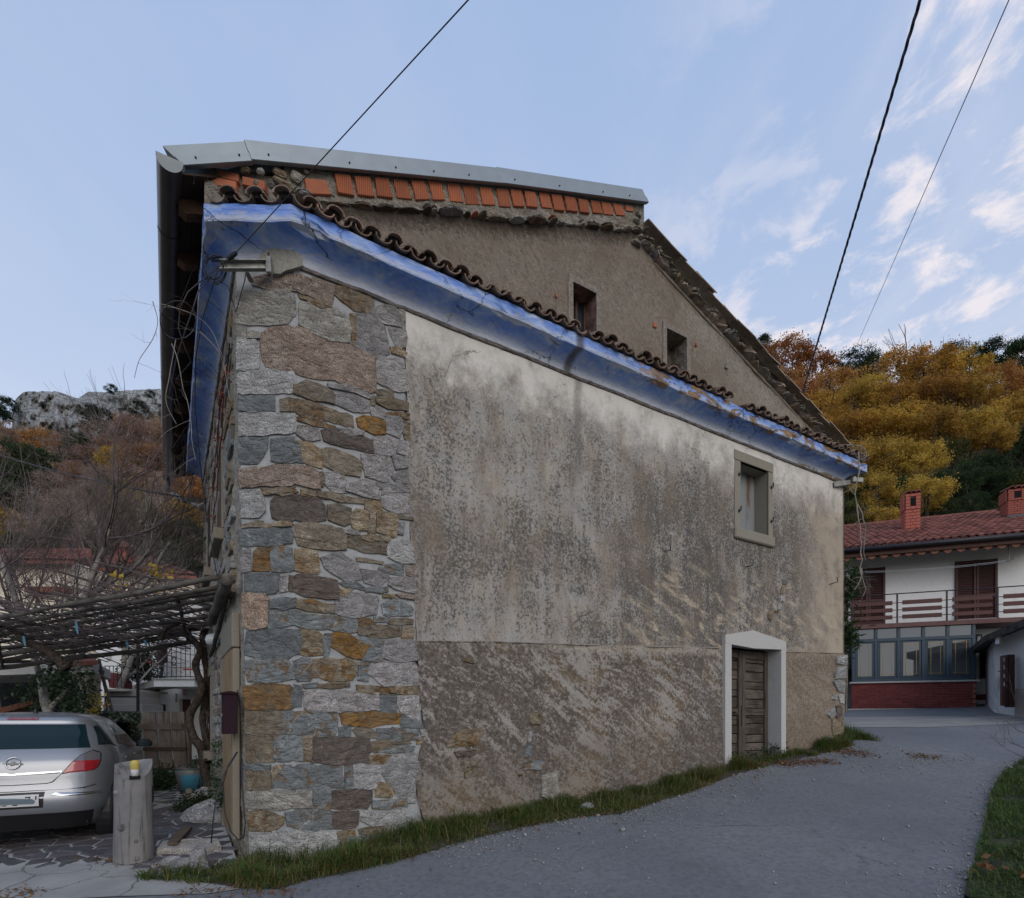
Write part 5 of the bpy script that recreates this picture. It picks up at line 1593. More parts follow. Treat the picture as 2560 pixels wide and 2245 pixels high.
def mat_yardbed():
    t = NT('mortared_paving_bed'); f = t.noise(40, 5, .7); a = t.noise(2, 5, .6)
    v = t.voro(3.0, 'DISTANCE_TO_EDGE'); st = t.mr(v, .05, .09); y = t.sep()[1]
    c = t.mix(t.mr(f, .4, .7), (.30, .30, .29), (.42, .41, .40)); far = t.mr(y, 8.3, 8.8)
    c = t.mix(t.math('MULTIPLY', st, far), c, t.mix(t.mr(a, .4, .6), (.06, .06, .066), (.09, .082, .085)))
    t.bump(f, .3, .01); return t.done(c, .85)
YB = sheet('courtyard', yard_poly, .004, .4, mat_yardbed())
# crazy paving: every slab is a piece
seeds = []; rr = random.Random(4)
inpoly = lambda x, y, pl: sum(((pl[i][1] > y) != (pl[(i + 1) % len(pl)][1] > y)) and (x < (pl[(i + 1) % len(pl)][0] - pl[i][0]) * (y - pl[i][1]) / (pl[(i + 1) % len(pl)][1] - pl[i][1]) + pl[i][0]) for i in range(len(pl))) % 2 == 1
tries = 0
while tries < 16000 and len(seeds) < 300:
    tries += 1
    y = 4.9 + 3.3 * rr.random() ** 1.3; x = rr.uniform(-y * .93, -2.6)
    if not inpoly(x, y, yard_poly): continue
    md = .135 + .062 * (y - 5)
    if all((x - a) ** 2 + (y - b) ** 2 > md * md for a, b in seeds): seeds.append((x, y))
PAVE = [stone_mat('porphyry_slab', (.085, .08, .088), (.10, .085, .085), (.055, .052, .058), 40, rough=.7, bump=.3), stone_mat('grey_porphyry_slab', (.10, .10, .108), (.085, .085, .092), (.06, .06, .066), 40, rough=.7, bump=.3)]
for a, b in seeds:
    cell = [(a + 1, b + 1), (a - 1, b + 1), (a - 1, b - 1), (a + 1, b - 1)]
    for c, d in seeds:
        dx, dy = c - a, d - b; r2 = dx * dx + dy * dy
        if 0 < r2 < 1.6:
            L = math.sqrt(r2)
            cell = clip_half(cell, ((a + c) / 2 - dx / L * .014, (b + d) / 2 - dy / L * .014), (dx, dy))
            if len(cell) < 3: break
    for i in range(len(yard_poly)):
        if len(cell) < 3: break
    if len(cell) < 3: continue
    fit = []
    for q in cell:                                               # keep the slab inside the yard
        f = 1.0
        while f > .1 and not inpoly(a + (q[0] - a) * (f + .04), b + (q[1] - b) * (f + .04), yard_poly): f -= .05
        L = math.hypot(q[0] - a, q[1] - b); f = min(f, .40 / max(L, .01)); fit.append((a + (q[0] - a) * f, b + (q[1] - b) * f))
    cell = fit
    cell = [(x + rr.uniform(-.008, .008), y + rr.uniform(-.008, .008)) for x, y in cell]
    mb = MB(); n = len(cell); z0 = hz(a, b) + .004; tl = rr.uniform(-.01, .01)
    gx, gy = hz(a + .1, b) - hz(a, b), hz(a, b + .1) - hz(a, b)
    zz = lambda x, y: z0 + (x - a) * gx * 10 + (y - b) * gy * 10
    for g, h in ((0, -.01), (.02, .006), (.09, .011)):
        for x, y in cell: x2, y2 = x + (a - x) * g, y + (b - y) * g; mb.v.append(Vector((x2, y2, zz(x2, y2) + h + tl * (x2 - a))))
    for q in range(2):
        for i in range(n): j = (i + 1) % n; mb.f.append((q * n + i, q * n + j, (q + 1) * n + j, (q + 1) * n + i)); mb.m.append(0)
    mb.f.append(tuple(2 * n + i for i in range(n))); mb.m.append(0)
    mb.build('paving_stone', rr.choice(PAVE), YB)
# grass bank on the right of the road
bank_poly = [(p.x, p.y) for p in edge_r[1:]] + [(14, 11.2), (14, 3), (5.4, 2.6), (3.3, 3.6)]
_br = [(p.x, p.y) for p in edge_r]
def bank_h(x, y):
    d = min(math.hypot(x - (a[0] + (b[0] - a[0]) * f), y - (a[1] + (b[1] - a[1]) * f)) for a, b in zip(_br[:-1], _br[1:]) for f in (0, .25, .5, .75, 1))
    return .02 + .40 * float(sstep(0, 2.2, d)) + .03 * mnoise.noise((x * 2, y * 2, 0))
mb = MB(); idx = {}; fs = []; st = .25
for i in range(int(2.5 / st), int(14 / st)):
    for j in range(int(2.5 / st), int(12 / st)):
        pl = [tuple(p) for p in bank_poly]
        for ax, v, kl in ((0, i * st, False), (0, (i + 1) * st, True), (1, j * st, False), (1, (j + 1) * st, True)):
            pl = clip_poly(pl, ax, v, kl)
            if len(pl) < 3: break
        if len(pl) < 3: continue
        ids = []
        for q in pl:
            k = (round(q[0], 4), round(q[1], 4))
            if k not in idx: idx[k] = len(mb.v); mb.v.append(Vector((q[0], q[1], hz(*q) + bank_h(*q))))
            if not ids or ids[-1] != idx[k]: ids.append(idx[k])
        if len(set(ids)) >= 3: mb.f.append(tuple(ids)); mb.m.append(0)
mb.build('grass_bank_ground', simple('dark_turf_soil', (.035, .04, .02), .95, var=.5, nscale=6), kind='structure', smooth=True)

# ------------------------------------------------------------------ grass, weeds, gravel, leaf litter
nr = np.random.default_rng(3)
def blades(pts, length, width, lean, tone=None, seed=0):
    """numpy grass: two quads per blade. pts (n,3); length (n,)"""
    r = np.random.default_rng(seed); n = len(pts)
    az = r.uniform(0, 2 * np.pi, n); ln = length * r.uniform(.55, 1.25, n); w = width * r.uniform(.6, 1.3, n)
    dirx, diry = np.cos(az), np.sin(az); le = lean * r.uniform(.3, 1.5, n)
    side = np.stack([-diry, dirx, np.zeros(n)], 1) * w[:, None]
    up = np.array([0, 0, 1.0]); fw = np.stack([dirx, diry, np.zeros(n)], 1)
    p1 = pts + up * (ln * .55)[:, None] + fw * (ln * le * .30)[:, None]
    p2 = pts + up * (ln * (1 - .35 * np.minimum(le, 1.4)))[:, None] + fw * (ln * le * .95)[:, None]
    V = np.stack([pts - side, pts + side, p1 + side * .75, p1 - side * .75, p2 + side * .12, p2 - side * .12], 1).reshape(-1, 3)
    b = np.arange(n)[:, None] * 6
    Fq = np.concatenate([b + np.array([0, 1, 2, 3]), b + np.array([3, 2, 4, 5])], 0)
    tn = np.repeat(np.clip(tone if tone is not None else r.normal(.5, .22, n), 0, 1), 6)
    return V, Fq, tn
def leafquads(C, size, seed=0, flat=.0, tone=None):
    r = np.random.default_rng(seed); n = len(C)
    a = r.normal(size=(n, 3)); a[:, 2] *= (1 - flat); a /= np.linalg.norm(a, axis=1)[:, None] + 1e-9
    b = r.normal(size=(n, 3)); b[:, 2] *= (1 - flat); b -= (b * a).sum(1)[:, None] * a; b /= np.linalg.norm(b, axis=1)[:, None] + 1e-9
    s = (size * r.uniform(.6, 1.4, n))[:, None]
    V = np.stack([C - a * s, C - b * s * .55, C + a * s, C + b * s * .55], 1).reshape(-1, 3)
    Fq = np.arange(4 * n).reshape(n, 4)
    tn = np.repeat(np.clip(tone if tone is not None else r.normal(.5, .25, n), 0, 1), 4)
    return V, Fq, tn
low = [(345, 2190), (420, 2208), (500, 2220), (600, 2226), (700, 2228), (760, 2208), (890, 2182), (1000, 2156), (1100, 2128), (1200, 2098), (1330, 2068), (1450, 2046), (1560, 2038), (1650, 2005), (1750, 1975), (1830, 1945), (1920, 1918), (2000, 1900), (2080, 1882), (2130, 1868)]
lowst = [W2H(G(*p)) for p in low]
ls = np.array([q.x for q in lowst]); lt = np.array([q.y for q in lowst]); o_ = np.argsort(ls); ls, lt = ls[o_], lt[o_]
def upper_t(s): return np.where(s > 0, -.03, np.where(s > S_L, -.61 * s - .03, np.interp(s, [-1.3, S_L], [.02, .30])))
_vp = [(C0.x + a * CS - b * SN, C0.y + a * SN + b * CS) for a, b in zip(ls, lt + .05)] + [(C0.x + a * CS - b * SN, C0.y + a * SN + b * CS) for a, b in ((10.6, .2), (10.1, -.01), (5, -.01), (0, -.01), (S_L, T_C - .01), (-1.2, .1))]
sheet('verge_soil', _vp, .006, .25, simple('dark_verge_soil', (.05, .042, .028), .95, var=.5, nscale=14))
n = 46000
s = nr.uniform(ls[0], 10.75, n); u = nr.uniform(0, 1, n) ** .8
tl = np.interp(s, ls, lt); tu = upper_t(s)
end = s > 10.1; tu = np.where(end, .35, tu)
t = tu + (tl - tu) * u
X = C0.x + s * CS - t * SN; Y = C0.y + s * SN + t * CS
dens = np.array([mnoise.noise((a * 2.3, b * 2.3, 0)) for a, b in zip(X[:n], Y[:n])])
area = np.clip((tu - tl) / .7, .15, 1)
pat = np.array([mnoise.noise((a * 1.1, b * 1.1, 9)) for a, b in zip(X, Y)])
keep = (nr.uniform(0, 1, n) < area) & ((pat > -.25) | (u < .45)) & (nr.uniform(0, 1, n) < .55 + .45 * (dens > 0)) & (dens > -.52 - .3 * (s < 1.3)) & ~((u > .86) & (nr.uniform(0, 1, n) < .6))
s, u, X, Y, dens = s[keep], u[keep], X[keep], Y[keep], dens[keep]
P = np.stack([X, Y, HT(X, Y) - .005], 1)
ln = np.interp(s, [-1.2, -.5, 0, 1.2, 2.2, 4.5, 5.6, 6.6, 7.4, 8.4, 9.6, 10.4], [.14, .19, .20, .17, .13, .11, .15, .24, .14, .15, .26, .28]) * (1.0 - .5 * u) * (1 + 1.1 * dens)
dry = (nr.uniform(0, 1, len(s)) < np.where((s > 5.4) & (s < 7.1), .55, .22) + .35 * (u > .78))
V, Fq, tn = blades(P[~dry], ln[~dry], .0045, .75, seed=1)
mesh_np('grass', V, Fq, LEAF['grass'], label='green grass verge growing along the foot of the old house wall', cat='grass', kind='stuff', tone=tn)
V, Fq, tn = blades(P[dry], ln[dry] * 1.1, .004, 1.0, seed=2)
mesh_np('dry_grass', V, Fq, LEAF['drygrass'], label='dry yellowed grass blades mixed into the verge by the house', cat='dry grass', kind='stuff', tone=tn)
# low leafy weeds among the grass
w = nr.choice(len(P), 8200); C = P[w] + np.stack([nr.normal(0, .03, 8200), nr.normal(0, .03, 8200), nr.uniform(.01, .09, 8200)], 1)
C = C[(s[w] > .8) & (pat[keep][w] > -.05)]
V, Fq, tn = leafquads(C, np.full(len(C), .012), 5, .5)
mesh_np('weeds', V, Fq, LEAF['olive'], label='low leafy weeds between the grass tufts under the plaster wall', cat='weeds', kind='stuff', tone=tn)
w = nr.choice(len(P), 420); V, Fq, tn = blades(P[w], np.full(420, .30), .003, .9, seed=12)
mesh_np('dead_stalks', V, Fq, LEAF['straw'], label='scattered pale dead stalks standing in the wall verge', cat='stalks', kind='stuff', tone=tn)
# bank grass
n = 52000
bx = nr.uniform(3.0, 9.6, n); by = nr.uniform(3.2, 10.6, n)
ok = np.array([inpoly(a, b, bank_poly) for a, b in zip(bx, by)]) & (np.abs(bx / np.maximum(by, .1) - .95) < .28)
bx, by = bx[ok], by[ok]
bz = HT(bx, by) + np.array([bank_h(a, b) for a, b in zip(bx, by)])
P2 = np.stack([bx, by, bz - .005], 1)
dn = np.array([mnoise.noise((a * 1.9, b * 1.9, 4)) for a, b in zip(bx, by)])
m = dn > -.42; P2, dn = P2[m], dn[m]
V, Fq, tn = blades(P2, .10 * (1.1 + .8 * dn), .0045, .9, seed=7)
mesh_np('bank_grass', V, Fq, LEAF['grass'], label='thick green grass on the bank right of the road', cat='grass', kind='stuff', tone=tn)
w = nr.choice(len(P2), 9000); C = P2[w] + np.stack([nr.normal(0, .03, 9000), nr.normal(0, .03, 9000), nr.uniform(.01, .06, 9000)], 1)
V, Fq, tn = leafquads(C, np.full(len(C), .014), 8, .6)
mesh_np('bank_clover', V, Fq, LEAF['green'], label='clover and small weeds in the right-hand bank', cat='weeds', kind='stuff', tone=tn)
# gravel along the road edges
def pebbles(P, size, seed):
    r = np.random.default_rng(seed); n = len(P); base = np.array([[1, 0, 0], [-1, 0, 0], [0, 1, 0], [0, -1, 0], [0, 0, .8], [0, 0, -.5]])
    V = (base[None] * r.uniform(.6, 1.3, (n, 6, 1)) * size[:, None, None] + P[:, None]).reshape(-1, 3)
    f = np.array([[0, 2, 4], [2, 1, 4], [1, 3, 4], [3, 0, 4], [2, 0, 5], [1, 2, 5], [3, 1, 5], [0, 3, 5]])
    return V, (np.arange(n)[:, None, None] * 6 + f[None]).reshape(-1, 3)
n = 3400
s2 = nr.uniform(1.2, 10.4, n); off = nr.exponential(.32, n) - .06
t2 = np.interp(s2, ls, lt) - off
X2 = C0.x + s2 * CS - t2 * SN; Y2 = C0.y + s2 * SN + t2 * CS
k = nr.choice(len(edge_r) - 2, 1500); f = nr.uniform(0, 1, 1500)
ex = np.array([p.x for p in edge_r]); ey = np.array([p.y for p in edge_r])
X3 = ex[k + 1] + (ex[k + 2] - ex[k + 1]) * f - nr.exponential(.16, 1500) + .04; Y3 = ey[k + 1] + (ey[k + 2] - ey[k + 1]) * f
k4 = 900; c4 = [G(2230, 1925), G(2300, 1905), G(2340, 1895)]
i4 = nr.choice(3, k4); X4 = np.array([c4[i].x for i in i4]) + nr.normal(0, .30, k4); Y4 = np.array([c4[i].y for i in i4]) + nr.normal(0, .22, k4)
k5 = 900; Y5 = nr.uniform(4.4, 13, k5); X5 = Y5 * nr.uniform(-.35, .80, k5)
h5 = np.array([W2H((a, b, 0)).y for a, b in zip(X5, Y5)]); X5, Y5 = X5[h5 < -.3], Y5[h5 < -.3]
XX, YY = np.concatenate([X2, X3, X4, X5]), np.concatenate([Y2, Y3, Y4, Y5])
sz = nr.lognormal(-4.95, .5, len(XX))
V, Fq = pebbles(np.stack([XX, YY, HT(XX, YY) + sz * .3], 1), sz, 4)
mesh_np('gravel', V, Fq, simple('pale_gravel_stone', (.30, .29, .28), .9, var=.4, nscale=40), label='loose pale gravel scattered along the road edges', cat='gravel', kind='stuff')
# leaf litter
def litter(name, centers, n, spread, size, key, label, seed):
    r = np.random.default_rng(seed); i = r.choice(len(centers), n)
    x = np.array([c[0] for c in centers])[i] + r.normal(0, spread, n); y = np.array([c[1] for c in centers])[i] + r.normal(0, spread * .7, n)
    C = np.stack([x, y, HT(x, y) + r.uniform(.014, .03, n)], 1)
    V, Fq, tn = leafquads(C, np.full(n, size), seed, .75)
    mesh_np(name, V, Fq, LEAF[key], label=label, cat='leaf litter', kind='stuff', tone=tn)
lc = [G(*p) for p in ((2310, 1893), (2050, 1905), (2000, 1908), (2140, 1885), (2120, 1880), (1960, 1912))]
litter('fallen_leaves', [(p.x, p.y) for p in lc], 900, .16, .022, 'litter', 'brown fallen leaves gathered at the road edge by the far corner', 5)
lc = [G(*p) for p in ((900, 2170), (1100, 2120), (1300, 2070), (1500, 2035), (1700, 1985), (1850, 1935))]
litter('fallen_leaves', [(p.x, p.y) for p in lc], 260, .35, .018, 'litter', 'few brown leaves scattered along the verge and road edge', 15)
lc = [G(*p) for p in ((400, 2176), (330, 2160), (250, 2152), (700, 2236), (620, 2235), (560, 2228), (60, 2236), (480, 2236))]
litter('fallen_leaves', [(p.x, p.y) for p in lc], 420, .10, .016, 'litter', 'brown leaf litter on the pale concrete near the log post', 6)
lc = [G(*p) for p in ((2460, 2215), (2520, 2215), (2500, 2190), (2440, 2200), (2540, 2235))]
r6 = np.random.default_rng(6)
C = np.array([[p.x + r6.normal(0, .1), p.y + r6.normal(0, .1), hz(p.x, p.y) + bank_h(p.x, p.y) + .10] for p in lc for _ in range(4)])
V, Fq, tn = leafquads(C, np.full(len(C), .035), 9, .5)
mesh_np('fallen_leaves', V, Fq, LEAF['litter'], label='orange fallen leaves lying in the right-hand bank grass', cat='leaf litter', kind='stuff', tone=tn)

# ------------------------------------------------------------------ small things by the corner
def gz(p, dz=0): return Vector((p.x, p.y, hz(p.x, p.y) + dz))
mb = MB(); g1 = G(470, 2174); g2 = G(428, 2166); g3 = G(494, 2166)
rock(mb, gz(g1, .03), (.17, .09, .085), 2, 4); rock(mb, gz(g2, .02), (.13, .08, .075), 5, 4); rock(mb, gz(g3, .05), (.085, .08, .145), 8, 4)
mb.build('rock', WHITEROCK, label='jagged white limestone rock between the slab and the grass', cat='rock')
mb = MB(); g1 = G(525, 2052); rock(mb, gz(g1, .06), (.34, .22, .20), 12); rock(mb, gz(G(490, 2046), .03), (.2, .14, .13), 14)
mb.build('rock', WHITEROCK, label='broad pale rock lying against the side door jamb', cat='rock')
mb = MB(); rock(mb, gz(G(508, 1998), .05), (.20, .15, .14), 21); rock(mb, gz(G(525, 2000), .04), (.14, .12, .12), 23)
mb.build('rock', WHITEROCK, label='small pale rocks at the foot of the vine beside the bucket', cat='rock')
mb = MB(); rock(mb, gz(G(473, 2000), .06), (.08, .08, .12), 31, 2); mb.build('rock', STONE['b'], label='small brown stone standing in front of the blue bucket', cat='rock')
mb = MB(); rock(mb, gz(G(1468, 2022), .02), (.11, .09, .065), 33, 2); mb.build('rock', WHITEROCK, label='smooth white stone in the grass under the plaster wall', cat='rock')
# slab and plank
mb = MB(); pp = [G(391, 2139), G(520, 2140), G(553, 2128), G(545, 2113), G(470, 2114), G(405, 2120)]
rows = []
for g, h in ((0, 0), (0, .05), (.03, .075)):
    c = sum(pp, Vector()) / 6; rows.append([Vector((p.x + (c.x - p.x) * g, p.y + (c.y - p.y) * g, hz(p.x, p.y) + h + .008 * mnoise.noise(p * 4))) for p in pp])
for q in range(2):
    b = len(mb.v); mb.v += rows[q] + rows[q + 1]; mb.f += [(b + i, b + (i + 1) % 6, b + 6 + (i + 1) % 6, b + 6 + i) for i in range(6)]; mb.m += [0] * 6
mb.poly(rows[2]); mb.build('stone_slab', SLAB, label='long pale stone slab lying beside the log post', cat='slab')
mb = MB(); pp = [G(418, 2135), G(444, 2133), G(480, 2075), G(456, 2074)]
top = [Vector((p.x, p.y, hz(p.x, p.y) + z)) for p, z in zip(pp, (.12, .12, .045, .045))]
mb.prism(top, Vector((0, 0, -.03))); mb.build('loose_plank', PLANKWOOD, label='short brown plank resting on the pale slab', cat='plank')
# upright log with slanting top, notch and mortise
pb = G(334, 2151); LR = .172
PRZ = .58; post = empty('log_post', (pb.x, pb.y, hz(pb.x, pb.y)), PRZ, 'thick weathered grey log post with slanting top beside the car', 'post')
mb = MB(); N = 40; rows = []; HP = .99
for k in range(15):
    row = []
    for j in range(N):
        a = 2 * math.pi * j / N; r = LR * (1.0 - .07 * k / 14) * (1 + .025 * mnoise.noise((math.cos(a) * 2, math.sin(a) * 2, k * .25)) + .02 * math.cos(a * 9 + k * .05) * mnoise.noise((math.cos(a) * 4, math.sin(a) * 4, 3)))
        x, y = r * math.cos(a), r * math.sin(a)
        zt = HP - .16 * float(sstep(.3, -1.0, math.sin(a))) * 1.0 + .02 * math.cos(a)
        z = zt * k / 14
        row.append(Vector((x, y, z)))
    row.append(row[0].copy()); rows.append(row)
mb.grid(rows)
mb.build('log', POSTWOOD, post, True, smooth=True)
mb = MB(); top = rows[-1][:-1]; rr2 = [[p for p in top]]
for g in (.3, .65, .98):
    rr2.append([Vector((p.x * (1 - g), p.y * (1 - g), p.z + (HP - .055 - p.z) * g - .03 * math.sin(g * 3))) for p in top])
for q in range(3):
    b = len(mb.v); mb.v += rr2[q] + rr2[q + 1]; mb.f += [(b + i, b + (i + 1) % N, b + N + (i + 1) % N, b + N + i) for i in range(N)]; mb.m += [0] * N
mb.poly(rr2[-1]); mb.build('cut_top', POSTWOOD, post, True)
mb = MB(); mb.box((.156, -.02, .66), (.03, .07, .16)); mb.build('mortise', DARKIN, post, True)
mb = MB(); mb.box((.012, -.13, HP - .15), (.09, .08, .03)); mb.build('notch', DARKIN, post, True)
for (x, z, r) in ((-.14, .70, .025), (-.09, .36, .04), (.02, .22, .02), (.02, .05, .03)):
    mb = MB(); y = -math.sqrt(max(0, (LR * .97) ** 2 - x * x)); M = Matrix.Rotation(math.radians(90), 3, 'X')
    mb.lathe([(r, -.004), (r * .8, .010), (r * .3, .014), (0, .012)], (x, y, z), 10, 0, M); mb.build('knot', POSTWOOD, post, True)
bt = empty('paint_pot', (pb.x + .012 * math.cos(PRZ) + .128 * math.sin(PRZ), pb.y - .128 * math.cos(PRZ) + .012 * math.sin(PRZ), hz(pb.x, pb.y) + HP - .145), 0, 'small white pot with a yellow cap standing in the log post notch', 'pot')
mb = MB(); mb.lathe([(0, 0), (.030, 0), (.036, .07), (.036, .075)], (0, 0, 0), 14); mb.build('pot', simple('white_pot_plastic', (.62, .62, .62), .5, var=.05), bt, True, smooth=True)
mb = MB(); mb.lathe([(.036, .074), (.039, .08), (.040, .13), (.034, .155), (.015, .165), (0, .166)], (0, 0, 0), 14); mb.build('cap', simple('yellow_cap', (.48, .38, .09), .6, var=.1), bt, True, smooth=True)
# bucket
bb = G(478, 1976)
bk = empty('metal_bucket', (bb.x, bb.y, hz(bb.x, bb.y)), 0, 'old zinc tub with flaking light blue paint by the vine', 'bucket')
kpx = bb.y / F
r1, r2, bh = 27 * kpx, 37 * kpx, 56 * kpx
mb = MB(); mb.lathe([(0, .01), (r1, 0), (r1 + (r2 - r1) * .72, bh * .72), (r2, bh), (r2 * .94, bh), (r1 * .9, .03), (0, .03)], (0, 0, 0), 28)
def mat_bucket():
    t = NT('flaking_blue_zinc'); x, y, z = t.sep(); n = t.noise(9, 5, .65)
    b = t.math('MULTIPLY', t.mr(t.math('ADD', x, t.math('MULTIPLY', t.math('SUBTRACT', n, .5), .10)), -.06, -.03), t.mr(t.math('ADD', z, t.math('MULTIPLY', t.math('SUBTRACT', n, .5), .05)), bh * .76, bh * .72))
    c = t.mix(b, (.17, .185, .19), (.07, .27, .40)); c = t.mix(t.mr(t.noise(6, 5, .7, t.map((1, 1, .6), loc=(3, 1, 2))), .57, .62), c, (.10, .06, .035)); c = t.mix(t.mr(t.noise(13, 5, .7), .62, .66), c, (.03, .02, .025)); return t.done(c, .6, .2)
mb.build('tub', mat_bucket(), bk, True, smooth=True)
mb = MB(); mb.tube([Vector((r2 * 1.02 * math.cos(a), r2 * 1.02 * math.sin(a), bh)) for a in [2 * math.pi * i / 24 for i in range(25)]], .010, 6); mb.build('rim', simple('zinc_rim', (.16, .165, .165), .5, .5), bk, True)
mb = MB(); mb.tube([(-r2, 0, bh - .02), (-r2 * 1.08, -.08, bh + .03), (-r2 * .7, -.2, bh + .05), (-r2 * .4, -.22, bh - .04)], .008, 5); mb.build('handle', IRON, bk, True)
# brown mailbox on the corner with its cable loops
mbx = empty('mailbox', tuple(H2W(S_L - .06, .40, 1.36)), TH, 'tall dark maroon mailbox fixed to the left wall at the stone corner', 'mailbox')
mb = MB(); mb.bbox((0, -.02, .2), (.135, .16, .40), 0, .006); mb.build('box', MAILBOX, mbx, True)
mb = MB(); mb.prism([Vector((-.085, -.115, .40)), Vector((.075, -.115, .40)), Vector((.075, -.115, .418)), Vector((0, -.115, .432)), Vector((-.085, -.115, .416))], Vector((0, .20, 0))); mb.build('lid', MAILBOX, mbx, True)
mb = MB(); mb.bbox((-.07, -.03, .19), (.012, .02, .03), 0, .003); mb.build('lock', STEEL, mbx, True)
# ------------------------------------------------------------------ brackets, cables, lamp
def cab(name, pts, r, mat, label, cat='cable', n=5):
    mb = MB(); mb.tube(pts, r, n); return mb.build(name, mat, label=label, cat=cat, smooth=True)
def sag(a, b, k, dz):
    return [a.lerp(b, i / k) + Vector((0, 0, -dz * 4 * (i / k) * (1 - i / k))) for i in range(k + 1)]
brk = empty('cable_bracket', tuple(E(680, 668, 5.6)), 0, 'grey channel bracket holding the overhead cable at the stone corner', 'bracket')
a, b = E(549, 668, 5.42), E(676, 668, 5.62)
mb = MB(); d = (b - a).normalized(); nrm = d.cross(Vector((0, 0, 1))).normalized()
prof = [(-.045, 0), (.045, 0), (.045, .05), (.037, .05), (.037, .008), (-.037, .008), (-.037, .05), (-.045, .05)]
front = [a + Vector((0, 0, z)) + nrm * w for z, w in prof]; mb.prism(front, b - a); mb.build('channel', STEEL, brk)
mb = MB(); mb.bbox(E(673, 664, 5.58), (.05, .05, .16), 0, .004); mb.build('end_plate', STEEL, brk)
mb = MB(); mb.tube([E(671, 632, 5.6), E(673, 690, 5.6)], .009, 6); mb.build('bolt', IRON, brk)
mb = MB(); mb.prism([E(612, 680, 5.5), E(622, 680, 5.5), E(632, 700, 5.62), E(620, 700, 5.62)], Vector((0, .03, 0))); mb.build('brace', STEEL, brk)
mb = MB(); mb.tube([E(570, 648, 5.42), E(580, 640, 5.40), E(591, 632, 5.38)], [.018, .022, .018], 8); mb.build('insulator', CABLE, brk)
mb = MB(); mb.tube([E(528, 648, 5.45), E(540, 643, 5.42), E(556, 645, 5.42), E(552, 652, 5.43), E(530, 652, 5.45)], .008, 5); mb.build('strap', IRON, brk)
cab('overhead_cable', [E(588, 634, 5.38) + (E(1172, -2, 3.4) - E(588, 634, 5.38)) * f for f in (0, .2, .4, .6, .8, 1.0, 1.4, 1.8)], .0042, CABLE, 'black overhead cable running from the corner bracket up across the sky')
A_, B_ = E(2003, 992, 13.0), E(2303, -8, 5.6)
mb = MB()
for ph in (0, math.pi * 2 / 3, math.pi * 4 / 3):
    pts = []; dv = (B_ - A_); side = dv.cross(Vector((0, 0, 1))).normalized(); up = side.cross(dv).normalized()
    for i in range(241):
        f = i / 240 * 1.5; q = A_ + dv * f; ang = ph + f * 95
        pts.append(q + (side * math.cos(ang) + up * math.sin(ang)) * .0095)
    mb.tube(pts, .0095, 4)
mb.build('twisted_cable', CABLE2, label='thick twisted black power cable dropping behind the roof', cat='cable', smooth=True)
A_, B_ = E(2118, 918, 38), E(2525, -6, 9)
cab('thin_wire', [A_ + (B_ - A_) * f for f in np.linspace(0, 1.4, 12)], .010, CABLE2, 'thin single wire rising at the far right of the sky', 'wire', 4)
brk2 = empty('cable_bracket', tuple(E(480, 1248, 10.6)), 0, 'small grey bracket on the far end of the left wall', 'bracket')
mb = MB(); mb.prism([E(464, 1243, 10.5), E(510, 1246, 11.0), E(510, 1256, 11.0), E(464, 1252, 10.5)], Vector((0, .05, 0))); mb.build('bar', STEEL, brk2)
mb = MB(); mb.tube([E(455, 1238, 10.5), E(461, 1256, 10.5)], .03, 6); mb.build('insulator', CABLE, brk2)
mb = MB(); mb.tube([E(494, 1266, 10.8), E(508, 1258, 10.9)], .025, 6); mb.build('end_clamp', LAMPGLASS, brk2)
cab('overhead_cable', sag(E(458, 1243, 10.5), E(-40, 1124, 14.5), 10, .10), .016, CABLE, 'black overhead cable crossing in front of the left hillside')
brk3 = empty('cable_bracket', tuple(E(2100, 1205, 10.9)), 0, 'grey metal bracket sticking out under the far end of the cornice', 'bracket')
mb = MB(); a, b = W2H(E(2085, 1207, 10.8)), W2H(E(2150, 1200, 10.9))
mb.prism([E(2086, 1203, 10.75), E(2130, 1199, 10.85), E(2130, 1210, 10.85), E(2086, 1216, 10.75)], Vector((.02, .06, 0))); mb.build('bar', STEEL, brk3)
mb = MB(); mb.bbox(E(2142, 1201, 10.85), (.22, .08, .085), .1, .006); mb.build('end_plate', STEEL, brk3)
# cables on the left wall and in front of the eave
lwp = lambda t, z, o=.06: H2W(S_L - o, t, z)
def wl(pts, o=.06):                                            # trace on the left wall plane, o metres out
    out = []
    for px, py in pts:
        a = (px - CX) / F; q = H2W(S_L - o, 0, 0); dx, dy = -SN, CS
        t = (a * q.y - q.x) / (dx - a * dy); p = Vector((q.x + dx * t, q.y + dy * t, 0)); out.append(Vector((p.x, p.y, EYE + (HY - py) / F * p.y)))
    return out
cab('hanging_cable', [E(545, 672, 5.40), E(530, 720, 5.5), E(505, 800, 5.6), E(488, 900, 5.9), E(487, 1010, 6.2), E(500, 1160, 6.6), E(515, 1280, 6.9), E(535, 1400, 6.9), E(556, 1500, 6.6), E(580, 1640, 6.2), E(600, 1765, 5.75), E(606, 1783, 5.65)], .006, CABLE, 'long black cable hanging down the left wall to the mailbox')
cab('hanging_cable', [E(592, 1880, 5.62), E(570, 1915, 5.7), E(558, 1960, 5.75), E(562, 2030, 5.7), E(578, 2080, 5.6), E(596, 2100, 5.5), E(609, 2094, 5.45), E(613, 2060, 5.45), E(607, 1990, 5.5), E(602, 1883, 5.6)], .0065, CABLE, 'black cable looping down below the mailbox')
cab('hanging_cable', [E(594, 1880, 5.62), E(560, 1935, 5.5), E(542, 1990, 5.4), E(534, 2040, 5.35), E(528, 2108, 5.3)], .0065, CABLE, 'black cable running from the mailbox down onto the pale slab')
mb = MB()
rr = random.Random(2)
